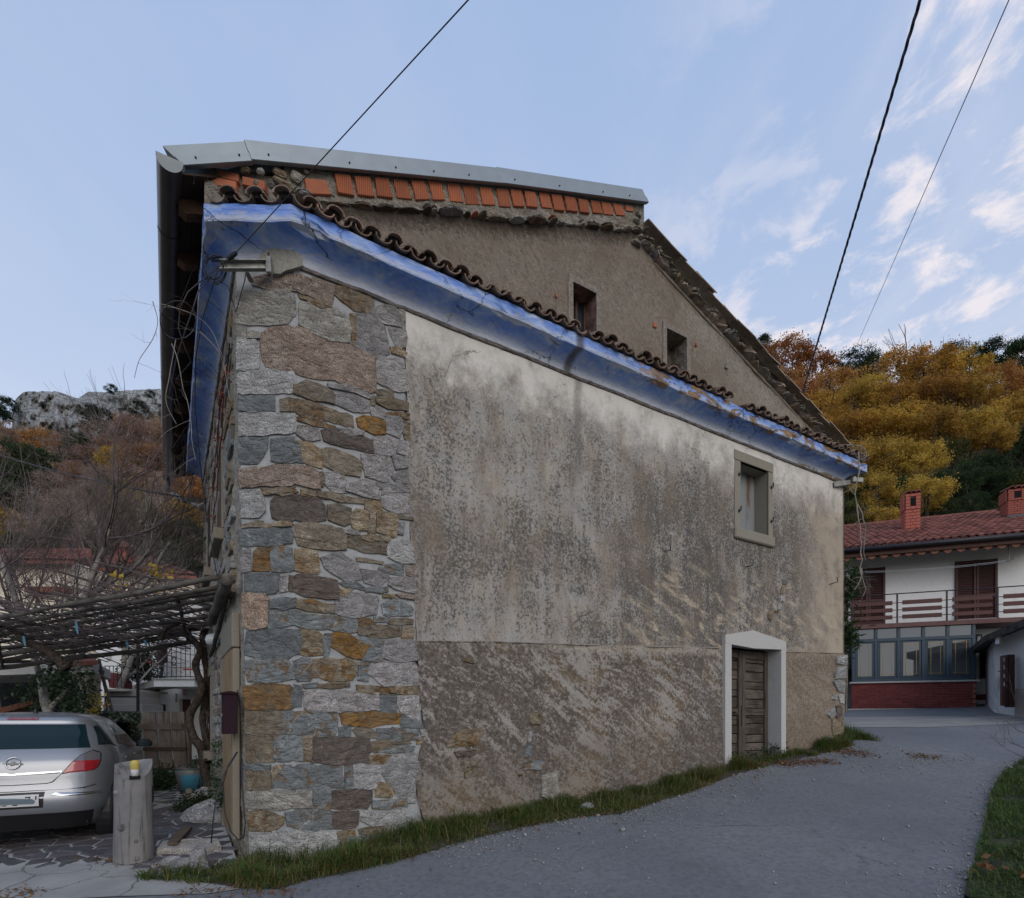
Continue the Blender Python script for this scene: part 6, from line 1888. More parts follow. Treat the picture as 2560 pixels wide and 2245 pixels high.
def loop(cx_, cy_, rx, ry, d, ph=0, n=22):
    return [E(cx_ + rx * math.cos(2 * math.pi * i / n + ph), cy_ + ry * math.sin(2 * math.pi * i / n + ph), d + .05 * math.sin(i)) for i in range(n + 1)]
mb.tube(loop(535, 672, 30, 34, 5.42), .006, 5); mb.tube(loop(540, 674, 26, 37, 5.45), .006, 5); mb.tube(loop(536, 668, 22, 30, 5.40, 1), .006, 5)
mb.tube([E(568, 648, 5.4), E(540, 672, 5.4), E(505, 700, 5.35), E(470, 730, 5.3), E(450, 770, 5.3), E(446, 820, 5.35), E(462, 870, 5.4), E(478, 905, 5.5), E(440, 950, 5.6)], .006, 5)
mb.tube(loop(445, 800, 45, 48, 5.3), .005, 5)
mb.tube([E(530, 690, 5.4), E(495, 730, 5.3), E(480, 780, 5.3), E(462, 830, 5.35), E(440, 900, 5.4), E(425, 990, 5.6)], .006, 5)
mb.tube([E(545, 700, 5.45), E(570, 715, 5.5), E(590, 780, 5.62), E(612, 700, 5.64), E(614, 685, 5.62)], .005, 5)
mb.build('cable_coil', CABLE, label='tangled coil of thin black cable hanging under the corner bracket', cat='cable', smooth=True)
lamp = empty('wall_lamp', tuple(wl([(545, 1600)])[0]), 0, 'small white bulkhead lamp on the left wall under the pergola', 'lamp')
q = wl([(541, 1600)], .0)[0]
mb = MB(); M = Matrix.Rotation(TH, 3, 'Z') @ Matrix.Rotation(math.radians(-90), 3, 'Y'); mb.lathe([(.10, 0), (.10, .03), (.09, .035)], q, 16, 0, M); mb.build('base', LAMPGLASS, lamp)
mb = MB(); mb.lathe([(.088, .034), (.085, .08), (.06, .13), (.0, .145)], q, 16, 0, M); mb.build('glass', LAMPGLASS, lamp, smooth=True)
# ------------------------------------------------------------------ parked car (own frame: x right, y forward, z up), parallel to the left wall
CAR = Vector((-5.22, 5.87, .115))
ch_ = W2H(CAR)
car = empty('parked_car', tuple(CAR), TH - .06, 'silver hatchback parked with its rear towards the road', 'car')
SL = np.array([(.20, .16, .70, 4.0), (.36, .06, .755, 4.15), (.42, .02, .775, 4.2), (.56, .0, .785, 4.22), (.60, .022, .785, 4.2), (.70, .05, .79, 4.2), (.82, .065, .79, 4.15), (.92, .085, .785, 4.0),
               (1.0, .13, .765, 3.6), (1.06, .17, .745, 3.15), (1.2, .30, .69, 2.75), (1.33, .46, .61, 2.4), (1.385, .475, .575, 2.2), (1.40, .49, .56, 2.15), (1.425, .62, .52, 2.0), (1.46, .85, .43, 1.8), (1.483, 1.15, .22, 1.55)])
SL[:, 2] *= 1.075
def slc(z): return [float(np.interp(z, SL[:, 0], SL[:, i])) for i in (1, 2, 3)]
def rearY(x, z):
    yr, w, yf = slc(z); q = min(.9999, abs(x) / w); h = (yf - yr) / 2
    return yr + h - h * (1 - q ** 6) ** (1 / 6)
def sideX(y, z):
    yr, w, yf = slc(z); h = (yf - yr) / 2; q = min(.9999, abs(y - yr - h) / h); return w * (1 - q ** 6) ** (1 / 6)
def CR(px, py, y=.1):
    s, z = R(px, py, -(ch_.y + y)); return (s - ch_.x, z - CAR.z)
def vz(x, y): return (x / 4.978, 1740 + y / 4.978)
def CSd(px, py, x0=.70, k=3):
    a = (px - CX) / F; q = H2W(ch_.x + x0, 0, 0); dx, dy = -SN, CS
    t = (a * q.y - q.x) / (dx - a * dy); Y = q.y + dy * t; y, z = t - ch_.y, EYE + (HY - py) / F * Y - CAR.z
    if k: return CSd(px, py, sideX(max(y, slc(z)[0] + .25), z), k - 1)
    return (max(y, slc(z)[0] + .14), z)
CARPAINT = NT('silver_car_paint'); CARPAINT.b.inputs['Coat Weight'].default_value = .6; CARPAINT.b.inputs['Coat Roughness'].default_value = .08
CARPAINT = CARPAINT.done((.27, .285, .31), .38, .55, .5)
CARGLASS = NT('tinted_car_glass').done((.008, .022, .028), .08, 0, .25)
CARBLACK = simple('black_car_trim', (.014, .014, .016), .5, 0, .4, .05, 5, 0)
CARRED = NT('red_tail_light'); CARRED.b.inputs['Coat Weight'].default_value = .8; CARRED = CARRED.done((.30, .008, .018), .18, 0, .6)
CARLENS = NT('smoky_clear_lens').done((.17, .165, .185), .15, .3, .6)
CHROME = NT('dull_chrome').done((.55, .56, .58), .2, 1.0, .5)
mb = MB(); NP_ = 72; zs = sorted(set(list(SL[:, 0]) + [.28, .48, .65, .76, .87, .96, 1.1, 1.15, 1.25, 1.29, 1.36]))
for z in zs:
    yr, w, yf = slc(z); h = (yf - yr) / 2
    for j in range(NP_):
        a = 2 * math.pi * j / NP_; cx_, sx_ = math.cos(a), math.sin(a)
        e = 2 / 6
        mb.v.append(Vector((w * math.copysign(abs(cx_) ** e, cx_), yr + h + h * math.copysign(abs(sx_) ** e, sx_), z)))
n = len(zs)
for i in range(n - 1):
    for j in range(NP_): mb.f.append((i * NP_ + j, i * NP_ + (j + 1) % NP_, (i + 1) * NP_ + (j + 1) % NP_, (i + 1) * NP_ + j)); mb.m.append(0)
mb.f.append(tuple((n - 1) * NP_ + j for j in range(NP_))); mb.m.append(0)
mb.f.append(tuple(j for j in range(NP_ - 1, -1, -1))); mb.m.append(0)
mb.build('body', CARPAINT, car, True, smooth=True)
def patch(name, poly, mat, side='rear', off=.006, rows=10, cols=10, mirror=True, par=None):
    """skin patch on the body; poly in (x, z) for the rear, (y, z) for the side"""
    lo, hi = min(p[1] for p in poly), max(p[1] for p in poly); R_ = []
    for i in range(rows + 1):
        z = lo + (hi - lo) * (i / rows * .998 + .001); xs = []
        for k in range(len(poly)):
            a, b = poly[k], poly[(k + 1) % len(poly)]
            if (a[1] - z) * (b[1] - z) <= 0 and a[1] != b[1]: xs.append(a[0] + (b[0] - a[0]) * (z - a[1]) / (b[1] - a[1]))
        if len(xs) < 2: continue
        a, b = min(xs), max(xs); row = []
        for j in range(cols + 1):
            u = a + (b - a) * j / cols
            row.append(Vector((u, rearY(u, z) - off, z)) if side == 'rear' else Vector((sideX(u, z) + off, u, z)))
        R_.append(row)
    out = []
    for sg in ((1, -1) if mirror else (1,)):
        mb = MB(); mb.grid([[Vector((p.x * sg, p.y, p.z)) for p in r] for r in R_]); out.append(mb.build(name, mat, par or car, True, smooth=True))
    return out
gl = [CR(*vz(1108, 640), .2), CR(*vz(1025, 340), .5), (.0, 1.352), (-.0, 1.045)]
glass = [(gl[0][0], gl[0][1]), (gl[1][0], gl[1][1] - .01), (-gl[1][0], gl[1][1] - .01), (-gl[0][0], gl[0][1])]
patch('rear_window', glass, CARGLASS, mirror=False, cols=24)
lamp_o = [CR(*vz(765, 968), .08), CR(*vz(880, 830), .1), CR(*vz(1000, 725), .13), CR(*vz(1135, 668), .17), CR(*vz(1235, 700), .2), CR(*vz(1240, 800), .2), CR(*vz(1215, 880), .18), CR(*vz(1150, 925), .15), CR(*vz(960, 955), .1)]
patch('lamp_seal', lamp_o, CARBLACK, off=.005)
c0 = (sum(p[0] for p in lamp_o) / 9, sum(p[1] for p in lamp_o) / 9)
lens = [(p[0] + (c0[0] - p[0]) * .07, p[1] + (c0[1] - p[1]) * .07) for p in lamp_o]
zc = CR(*vz(1000, 800), .12)[1]
up = clip_poly(lens, 1, zc, False); dn = clip_poly(lens, 1, zc, True)
patch('tail_light', dn, CARRED, off=.010); patch('tail_light_lens', up, CARLENS, off=.010)
tl = [CR(*vz(780, 972), .08), CR(*vz(690, 1060), .06), CR(*vz(600, 1090), .06)]
patch('chrome_strip', [(0.0, .80), (.40, .806), (.415, .835), (0.0, .822)] , CHROME, off=.012, rows=3, cols=16)
patch('hatch_gap', [(0.0, .695), (.28, .70), (.34, .715), (.40, .79), (.415, .80), (.405, .80), (.33, .722), (.28, .708), (0.0, .703)], CARBLACK, off=.004, rows=14, cols=3)
patch('bumper_strip', [(.325, .575), (.745, .555), (.745, .592), (.37, .605), (.34, .598)], CHROME, off=.012, rows=4, cols=14)
patch('plate_recess', [(-.30, .452), (.262, .452), (.275, .62), (-.30, .62)], CARBLACK, off=.003, mirror=False, rows=4, cols=10)
patch('under_bumper_shade', [(-.70, .20), (.70, .20), (.745, .385), (-.745, .385)], CARBLACK, off=.006, rows=4, cols=20, mirror=False)  # black skin painted for the shade below the bumper
plate = patch('number_plate', [(-.26, .475), (.232, .475), (.232, .598), (-.26, .598)], simple('white_number_plate', (.55, .56, .56), .5, var=.04, bump=0), off=.018, mirror=False, rows=3, cols=12)[0]
patch('plate_smudge', [(-.22, .512), (-.05, .500), (.10, .508), (.19, .498), (.205, .530), (.17, .560), (.05, .552), (.02, .575), (-.10, .566), (-.22, .588)], simple('grey_plate_smudge', (.13, .17, .20), .6, var=.05, bump=0), off=.021, mirror=False, rows=8, cols=12, par=plate)
def stroke(poly): 
    patch('plate_mark', poly, CARBLACK, off=.020, mirror=False, rows=3, cols=2, par=plate)
for x0, kind in ((.120, '7'), (.178, '1')):                    # the two marks still showing above the grey smudge, and three feet below it
    stroke([(x0, .566), (x0 + .045, .566), (x0 + .045, .578), (x0, .578)] if kind == '7' else [(x0 + .025, .545), (x0 + .038, .545), (x0 + .038, .582), (x0 + .025, .582)])
    if kind == '7': stroke([(x0 + .022, .545), (x0 + .034, .545), (x0 + .045, .566), (x0 + .033, .566)])
for x0 in (-.115, -.065, .02): stroke([(x0, .490), (x0 + .035, .490), (x0 + .040, .500), (x0 - .004, .500)])
patch('brake_light', [(-.145, 1.39), (.125, 1.39), (.125, 1.412), (-.145, 1.412)], CARRED, off=.012, mirror=False, rows=2, cols=6)
patch('reflector_knob', [(.44, .478), (.475, .478), (.48, .492), (.445, .496)], CARPAINT, off=.010, rows=2, cols=3)
for y_ in (1.02, 1.98, 2.95): patch('door_gap', [(y_, .42), (y_ + .014, .42), (y_ + .03, .98), (y_ + .016, .98)], CARBLACK, 'side', .003, 6, 1)
patch('bumper_gap', [(0.0, .628), (.60, .634), (.70, .66), (.705, .672), (.60, .644), (0.0, .637)], CARBLACK, off=.003, rows=6, cols=18)
# ring emblem with its bolt
em = empty('emblem', parent=car); zc_ = .928
mb = MB(); mb.tube([Vector((.060 * math.cos(a), rearY(.06 * math.cos(a), zc_ + .06 * math.sin(a)) - .016, zc_ + .06 * math.sin(a))) for a in [2 * math.pi * i / 28 for i in range(29)]], .006, 6); mb.build('ring', CHROME, em, True, smooth=True)
mb = MB(); y = rearY(0, zc_) - .02
mb.prism([Vector((x, y, zc_ + z)) for x, z in ((-.085, .006), (-.015, .006), (-.01, .018), (.022, .026), (.008, .004), (.085, -.002), (.08, -.014), (.012, -.010), (.006, -.022), (-.024, -.024), (-.012, -.006), (-.07, -.002))], Vector((0, .008, 0))); mb.build('bolt', CHROME, em, True)
# side glass, mirror, handles, wheels
for nm, pts in (('side_window', [(1132, 345), (1208, 293), (1235, 330), (1320, 470), (1400, 622), (1288, 622), (1220, 500)]), ('side_window', [(1258, 298), (1320, 310), (1420, 410), (1480, 540), (1500, 640), (1412, 628), (1345, 470)])):
    pg = [CSd(*vz(*p)) for p in pts]; patch(nm, pg, CARGLASS, 'side', .006, 8, 8)
dg = [CSd(*vz(*p)) for p in [(1128, 345), (1208, 280), (1260, 285), (1330, 305), (1430, 400), (1495, 540), (1515, 645), (1270, 632)]]
patch('window_trim', dg, CARBLACK, 'side', .003, 10, 10)
for y in (1.25, 2.15):
    for sg in (1, -1): mb = MB(); mb.bbox((sg * (sideX(y, .9) + .015), y, .90), (.03, .16, .03), 0, .01); mb.build('door_handle', CARPAINT, car, True)
for sg in (1, -1):
    mb = MB(); rock(mb, (0, 0, 0), (.11, .075, .085), 3, 2, 0, .08); mb.v = [Vector((p.x + sg * .96, p.y + 2.35, p.z + 1.03)) for p in mb.v]; mr_ = mb.build('wing_mirror', CARBLACK, car, True, smooth=True)
    mb = MB(); mb.poly([Vector((sg * (.96 + x), 2.268, 1.03 + z)) for x, z in ((-.065, -.035), (.06, -.035), (.065, .035), (-.055, .04))]); mb.build('mirror_glass', CARGLASS, mr_, True)
    for yy in (.70, 3.30):
        M = Matrix.Rotation(math.radians(90 * sg), 3, 'Y'); c = Vector((sg * .665, yy, .325))
        mb = MB(); mb.lathe([(.36, .0), (.372, .14), (.36, .165)], c, 28, 0, M)
        mb.lathe([(.36, .165), (0, .165)], c, 28, 0, M); mb.build('wheel_arch', CARBLACK, car, True)
        mb = MB(); mb.lathe([(.20, .02), (.29, .02), (.318, .05), (.32, .15), (.30, .192), (.215, .20), (.205, .185)], c, 32, 0, M); w = mb.build('wheel', CARBLACK, car, True, smooth=True)
        mb = MB(); mb.lathe([(.215, .17), (.212, .198), (.195, .196), (.19, .165), (.05, .16), (.05, .175), (0, .178)], c, 24, 0, M)
        for k in range(7):
            a = 2 * math.pi * k / 7; m2 = M @ Matrix.Rotation(a, 3, 'Z'); mb.box(c + m2 @ Vector((.12, 0, .178)), (.15, .035, .02), 0, 0, m2)
        mb.build('rim', CHROME, w, True)
mb = MB(); mb.lathe([(.028, 0), (.016, .03), (.008, .05), (.004, .055)], (-.0, .95, 1.468), 10); mb.tube([(0, .95, 1.515), (0, .80, 1.62), (0, .55, 1.76)], .004, 4); mb.build('antenna', CARBLACK, car, True)

# ------------------------------------------------------------------ plank gate
gx = lambda px, py: E(px, py, 11.6)
gate = empty('plank_gate', tuple(E(408, 1945, 11.6)), 0, 'rough wooden gate of three wide planks behind the car', 'gate')
def gplank(name, pts, mat=GATEWOOD, th=.03, d=11.6):
    mb = MB(); mb.prism([E(x, y, d) for x, y in pts], Vector((0, th, 0))); return mb.build(name, mat, gate)
gplank('plank', [(357, 1783), (387, 1781), (390, 1830), (394, 1870), (396, 1925), (361, 1925), (360, 1830)])
gplank('plank', [(394, 1780), (421, 1778), (425, 1830), (428, 1880), (432, 1925), (401, 1925), (397, 1860), (398, 1824)])
gplank('plank', [(428, 1780), (459, 1779), (463, 1850), (468, 1925), (437, 1925), (429, 1850)])
gplank('rail', [(346, 1809), (456, 1809), (456, 1824), (346, 1824)], GATEWOOD, .03, 11.56)
gplank('rail', [(357, 1868), (465, 1868), (465, 1877), (357, 1877)], simple('dark_gate_rail', (.05, .035, .028), .8), .03, 11.57)
gplank('rail', [(352, 1920), (505, 1919), (505, 1926), (352, 1926)], simple('dark_gate_rail', (.05, .035, .028), .8), .05, 11.57)
gplank('gate_post', [(462, 1800), (473, 1800), (474, 1945), (464, 1945)], GATEWOOD, .09, 11.65)

# ------------------------------------------------------------------ pergola with its dry vine
perg = empty('pergola', tuple(E(545, 1960, 8.2)), 0, 'rough vine pergola of weathered poles leaning on the left wall', 'pergola')
wallbeam = [wl([(566, 1446)], .10)[0], wl([(546, 1510)], .10)[0], wl([(528, 1552)], .10)[0]]
def pole(pts, r, mat=POLEWOOD, name='pole'):
    k = len(pts); P_ = []
    for a, b in zip(pts[:-1], pts[1:]):
        for i in range(8): P_.append(a.lerp(b, i / 8))
    P_.append(pts[-1]); P_ = [p + Vector((mnoise.noise(p * 1.3), mnoise.noise(p * 1.3 + Vector((5, 0, 0))), mnoise.noise(p * 1.3 + Vector((9, 0, 0))))) * .025 for p in P_]
    mb = MB(); mb.tube(P_, [r * (1 + .12 * mnoise.noise(p * 3)) for p in P_], 8); return mb.build(name, mat, perg, smooth=True)
pole(wallbeam, .062, POLEWOOD, 'wall_beam')
pole([wl([(568, 1470)], .05)[0], wl([(545, 1580)], .05)[0], wl([(527, 1640)], .06)[0]], .03, POLEWOOD, 'wall_beam')
PO = [((552, 1441), 6.95, (-30, 1548), 8.6, .036), ((545, 1468), 7.3, (-30, 1566), 9.0, .033), ((538, 1496), 7.7, (-30, 1594), 9.2, .030), ((527, 1540), 8.6, (50, 1602), 9.6, .030), ((522, 1560), 9.2, (-30, 1642), 9.8, .045),
      ((540, 1480), 7.5, (-30, 1580), 9.1, .024), ((476, 1584), 9.4, (-30, 1655), 10.0, .042), ((480, 1606), 9.6, (180, 1646), 10.0, .040), ((500, 1572), 9.3, (-30, 1622), 10.0, .034), ((210, 1640), 9.9, (-30, 1672), 10.2, .045), ((530, 1520), 8.2, (-30, 1610), 9.4, .026)]
for (a, da, b, db, r) in PO: pole([E(*a, da), E((a[0] + b[0]) / 2, (a[1] + b[1]) / 2 + 3, (da + db) / 2), E(*b, db)], r)
for a, b in (((-12, 1545, 8.5), (5, 1668, 10.1)), ((440, 1480, 7.6), (470, 1604, 9.6))): pole([E(*a), E(*b)], .024, POLEWOOD, 'cross_pole')
for px in (-20,): 
    top = E(px, 1600, 9.7); pole([top, Vector((top.x, top.y, hz(top.x, top.y)))], .05, POLEWOOD, 'support_post')
def twist(pts, r, n=8, amp=.02, sc=4):
    P_ = []
    for i in range(len(pts) - 1):
        for k in range(6):
            f = k / 6; p0 = pts[max(i - 1, 0)]; p1 = pts[i]; p2 = pts[i + 1]; p3 = pts[min(i + 2, len(pts) - 1)]
            P_.append(.5 * ((2 * p1) + (p2 - p0) * f + (2 * p0 - 5 * p1 + 4 * p2 - p3) * f * f + (3 * p1 - p0 - 3 * p2 + p3) * f ** 3))
    P_.append(pts[-1]); P_ = [p + Vector((mnoise.noise(p * sc), mnoise.noise(p * sc + Vector((3, 3, 0))), 0)) * amp for p in P_]
    rr_ = r if hasattr(r, '__len__') else [r, r]
    rad = [(rr_[0] + (rr_[1] - rr_[0]) * i / (len(P_) - 1)) * (1 + .22 * mnoise.noise(p * 6)) for i, p in enumerate(P_)]
    return P_, rad
vine = empty('grapevine', tuple(E(520, 1990, 9.2)), 0, 'old twisted grapevine trunks climbing to the pergola beside the wall', 'vine')
def vtrunk(pts, r): 
    P_, rad = twist(pts, r); mb = MB(); mb.tube(P_, rad, 8); return mb.build('trunk', VINEBARK, vine, smooth=True)
vp = lambda L, d: [E(x, y, d) for x, y in L]
vtrunk(vp([(522, 2000), (514, 1930), (503, 1871), (484, 1841), (474, 1788), (495, 1753), (505, 1712), (489, 1668), (500, 1626), (476, 1590), (455, 1572), (420, 1562)], 9.2), (.075, .045))
vtrunk(vp([(532, 2000), (526, 1930), (520, 1863), (508, 1807), (512, 1750), (518, 1693), (511, 1645), (508, 1598), (515, 1570)], 9.4), (.06, .05))
vtrunk(vp([(524, 1900), (535, 1850), (528, 1800), (515, 1780)], 9.35), (.035, .03))
P_, rad = twist(vp([(-20, 1556), (30, 1572), (64, 1602), (105, 1620), (140, 1645), (166, 1672)], 9.0), (.05, .075)); mb = MB(); mb.tube(P_, rad, 8); mb.build('arm', VINEBARK, vine, smooth=True)
P_, rad = twist(vp([(400, 1600), (412, 1575), (440, 1560), (480, 1550)], 8.8), (.04, .03)); mb = MB(); mb.tube(P_, rad, 7); mb.build('arm', VINEBARK, vine, smooth=True)
rr = random.Random(8); mb = MB()
for i in range(380):                                             # tangle of dry canes lying on the poles
    f = rr.random(); g = rr.random()
    px = rr.uniform(-20, 540); y0 = np.interp(px, [-20, 540], [1556, 1462]); y1 = np.interp(px, [-20, 540], [1650, 1580])
    py = y0 + (y1 - y0) * g; d = 7.3 + 2.3 * g + 1.2 * (1 - px / 540)
    p = E(px, py, d); L = rr.uniform(.3, 1.4); ang = rr.gauss(0, .45) + (math.pi if rr.random() < .5 else 0)
    dirv = Vector((math.cos(ang), .35 * math.sin(ang * 1.7), .18 * math.cos(ang) * -1 + rr.gauss(0, .10)))
    pts = [p + dirv * L * k / 4 + Vector((rr.gauss(0, .02), rr.gauss(0, .02), rr.gauss(0, .02))) for k in range(5)]
    mb.tube(pts, rr.uniform(.005, .010), 4, 0, False)
mb.build('canes', TWIG, vine, kind='stuff')
rr = random.Random(9)
for px, py, d, h, g in ((190, 1552, 8.4, 34, 1), (59, 1590, 8.9, 26, 0), (316, 1598, 9.2, 22, 0), (362, 1600, 9.2, 15, 0)):
    mb = MB(); w = .028
    pts = [E(px - 3, py, d), E(px + 2, py, d), E(px + 5, py + h * .5, d - .01), E(px + 6, py + h, d), E(px + 2, py + h * .9, d), E(px - 2, py + h * .5, d)]
    mb.prism(pts, Vector((0, .006, 0)))
    mb.build('blue_ribbon', simple('pale_blue_plastic', (.10, .24, .34), .5, var=.1), label={190: 'long pale blue plastic strip hanging from the top pergola pole', 59: 'blue plastic strip tied to the dark vine arm at the far left', 316: 'blue plastic strip hanging from the lower pergola pole', 362: 'smallest blue plastic strip, next to the brown shutter'}[px], cat='ribbon', group='blue plastic strips on the pergola')

# ------------------------------------------------------------------ buildings on the left
def face(name, pts, mat, par, th=.0):
    mb = MB()
    if th: mb.prism(pts, Vector((0, th, 0)))
    else: mb.poly(pts)
    return mb.build(name, mat, par)
def facebox(name, x0, y0, x1, y1, d, th, mat, par):
    """upright slab: photo corners (x0,y0)-(x1,y1) at distance d, th thick away from the camera"""
    a, b = E(x0, y0, d), E(x1, y1, d); mb = MB(); mb.bbox(((a.x + b.x) / 2, d + th / 2, (a.z + b.z) / 2), (abs(b.x - a.x), th, abs(a.z - b.z)), 0, min(.008, th * .3)); return mb.build(name, mat, par)
wh = empty('white_house', tuple(E(420, 1925, 17.5)), 0, 'white house with a balcony and outdoor stairs behind the pergola', 'house')
facebox('wall', 240, 1500, 640, 1930, 17.5, 4.0, WHITEWALL, wh)
facebox('pilaster', 303, 1560, 313, 1722, 17.42, .1, LSTONE, wh)
facebox('balcony_slab', 384, 1699, 486, 1717, 16.0, 1.5, WHITEWALL, wh)
mb = MB(); a = [E(384, 1700, 16.0), E(384, 1717, 16.0), E(319, 1729, 17.5), E(319, 1716, 17.5)]; mb.prism(a, Vector((.6, .3, 0))); mb.build('balcony_edge', CONCRETE, wh)
facebox('balcony_floor', 380, 1696, 487, 1699, 15.95, 1.6, CONCRETE, wh)
for k in range(9):
    px = 393 + k * 11.6; facebox('baluster', px, 1600, px + 1.6, 1694, 16.02, .02, BLACKMETAL, wh)
facebox('railing_bar', 384, 1690, 486, 1692, 16.02, .02, BLACKMETAL, wh); facebox('railing_bar', 384, 1614, 486, 1616, 16.02, .02, BLACKMETAL, wh)
for k in range(13):
    px = 321 + k * 4.6; yb = 1706 - k * .7; facebox('baluster', px, 1625, px + 1.5, yb, 17.3 - k * .1, .02, BLACKMETAL, wh)
for px, w in ((318, 3.5), (338, 3), (368, 4)): facebox('railing_post', px, 1615, px + w, 1706, 16.7, .05, BLACKMETAL, wh)
mb = MB()
for sg in (1, -1):
    c = 435.2; L = [(c, 1641), (c + sg * 3.5, 1646), (c + sg * 6.5, 1653), (c + sg * 3.5, 1660), (c, 1664)]; mb.tube([E(x, y, 15.98) for x, y in L], .011, 5)
    for y, s2 in ((1641, -1), (1664, 1)): mb.tube([E(c, y, 15.98), E(c + sg * 2.5, y + s2 * -1.5, 15.98), E(c + sg * 5, y + s2 * -.5, 15.98), E(c + sg * 5.5, y - s2 * 2.5, 15.98), E(c + sg * 4, y - s2 * 3, 15.98)], .010, 5)
mb.build('railing_scroll', BLACKMETAL, wh)
mb = MB(); mb.prism([E(395, 1618, 17.0), E(415, 1612, 16.6), E(416, 1656, 16.6), E(396, 1660, 17.0)], Vector((.02, .04, 0))); sh = mb.build('shutter', SHUTTER, wh)
mb = MB()
for k in range(9): mb.prism([E(396, 1622 + k * 4.2, 16.96), E(414, 1617 + k * 4.2, 16.56), E(414, 1618.6 + k * 4.2, 16.56), E(396, 1623.6 + k * 4.2, 16.96)], Vector((0, -.02, 0)))
mb.build('slats', RAILWOOD, sh, kind='stuff')
facebox('red_bar', 457, 1671, 484, 1675, 15.9, .05, simple('red_painted_bar', (.30, .05, .05), .6), wh)
facebox('door', 456, 1748, 475, 1850, 17.46, .06, SHUTTER, wh); facebox('door_frame', 448, 1747, 456, 1850, 17.45, .06, CONCRETE, wh)
facebox('window', 393, 1761, 412, 1790, 17.46, .06, CARBLACK, wh)
pn = facebox('house_number', 456.5, 1724, 463.5, 1738, 17.44, .02, simple('red_number_plate', (.34, .06, .04), .5), wh)
facebox('number_mark', 458.6, 1726.5, 461.6, 1731, 17.435, .006, WHITEWALL, pn); facebox('number_mark', 458.0, 1732.2, 462.2, 1735.5, 17.435, .006, WHITEWALL, pn)
facebox('downpipe', 437, 1733, 441, 1754, 17.42, .06, PIPEGREY, wh)
facebox('alcove', 266, 1636, 276, 1650, 17.45, .05, simple('pale_wall_niche', (.40, .40, .42), .9), wh)
# small red tiled lean-to roof and landing
facebox('landing', 262, 1722, 318, 1728, 15.2, 1.8, CONCRETE, wh)
mb = MB(); mb.prism([E(262, 1682, 16.2), E(272, 1680, 16.2), E(302, 1703, 16.4), E(302, 1721, 16.4), E(276, 1720, 16.2)], Vector((0, .5, 0))); mb.build('stair_parapet', simple('dull_red_parapet', (.20, .055, .06), .8), wh)
for k in range(5):
    px = 262 + k * 10; facebox('landing_baluster', px, 1666, px + 1.5, 1720, 15.3, .02, BLACKMETAL, wh)
facebox('landing_rail', 258, 1664, 304, 1666, 15.3, .03, BLACKMETAL, wh)
for k in range(9):                                               # outdoor stairs, one riser each
    y0 = 1728 + k * 16.3; facebox('step', 262 - k * 2, y0, 350 + max(0, k - 1) * 5.2, y0 + 15.8 + 1.5, 15.4 - k * .30, .9, GREYSTAIR, wh)
tree_x = empty('potted_fir', tuple(E(352, 1702, 16.4)), 0, 'small dark fir tree with red baubles standing on the balcony', 'tree')
r = np.random.default_rng(5); n = 2600; f = r.uniform(0, 1, n) ** .7
cx_ = E(352, 1700, 16.4); C = np.stack([cx_.x + (r.normal(0, 1, n)) * (.06 + .26 * f), 16.4 + r.normal(0, 1, n) * .2, cx_.z + (1 - f) * 1.0 + r.normal(0, .03, n)], 1)
V, Fq, tn = leafquads(C, np.full(n, .035), 3); mesh_np('foliage', np.array([np.array(FR[tree_x.name].inverted()) @ np.append(v, 1) for v in V])[:, :3], Fq, LEAF['pine'], parent=tree_x, tone=tn)
for px, py in ((330, 1643), (373, 1656)):
    mb = MB(); rock(mb, E(px, py, 15.98), (.035, .035, .035), 1, 2, 0, 0); b_ = mb.build('red_bauble', simple('red_bauble_gloss', (.45, .03, .02), .25), label='shiny red bauble on the balcony fir, ' + ('upper' if px == 330 else 'lower') + ' of the two', cat='bauble', smooth=True, group='baubles on the balcony fir')
# black metal frame beside the stairs
fr_ = empty('garden_gantry', tuple(E(343, 1905, 12.4)), 0, 'dark metal frame standing in front of the grey stairs', 'garden gantry')
facebox('upright', 340, 1600, 346, 1912, 12.4, .05, BLACKMETAL, fr_); facebox('crossbar', 230, 1740, 341, 1744, 12.42, .04, BLACKMETAL, fr_); facebox('crossbar', 232, 1778, 341, 1781, 12.42, .04, BLACKMETAL, fr_)
mb = MB(); mb.tube([E(247, 1650, 12.4), E(262, 1712, 12.3), E(283, 1790, 12.2)], .035, 6); mb.build('stay', BLACKMETAL, fr_)
mb = MB(); mb.tube([E(262, 1712, 12.5), E(268, 1785, 12.4)], .02, 6); mb.build('stay', BLACKMETAL, fr_)
# ivy covered low wall
iw = empty('ivy_wall', tuple(E(300, 1920, 11.9)), 0, 'low wall covered in pale edged ivy behind the car', 'wall')
facebox('wall', 225, 1782, 352, 1935, 11.9, .3, CONCRETE, iw)
r = np.random.default_rng(8); n = 5200; px = r.uniform(222, 350, n); py = r.uniform(1780, 1925, n); C = np.array([tuple(E(a, b, 11.86 - abs(r.normal(0, .05)))) for a, b in zip(px, py)])
V, Fq, tn = leafquads(C, np.full(n, .035), 5, 0.0); Mi = np.array(FR[iw.name].inverted())
IVYPALE = leaf_mat('variegated_ivy', (.03, .05, .03), (.06, .09, .06), (.26, .30, .26), .1)
mesh_np('ivy', V @ Mi[:3, :3].T + Mi[:3, 3], Fq, IVYPALE, parent=iw, tone=tn)
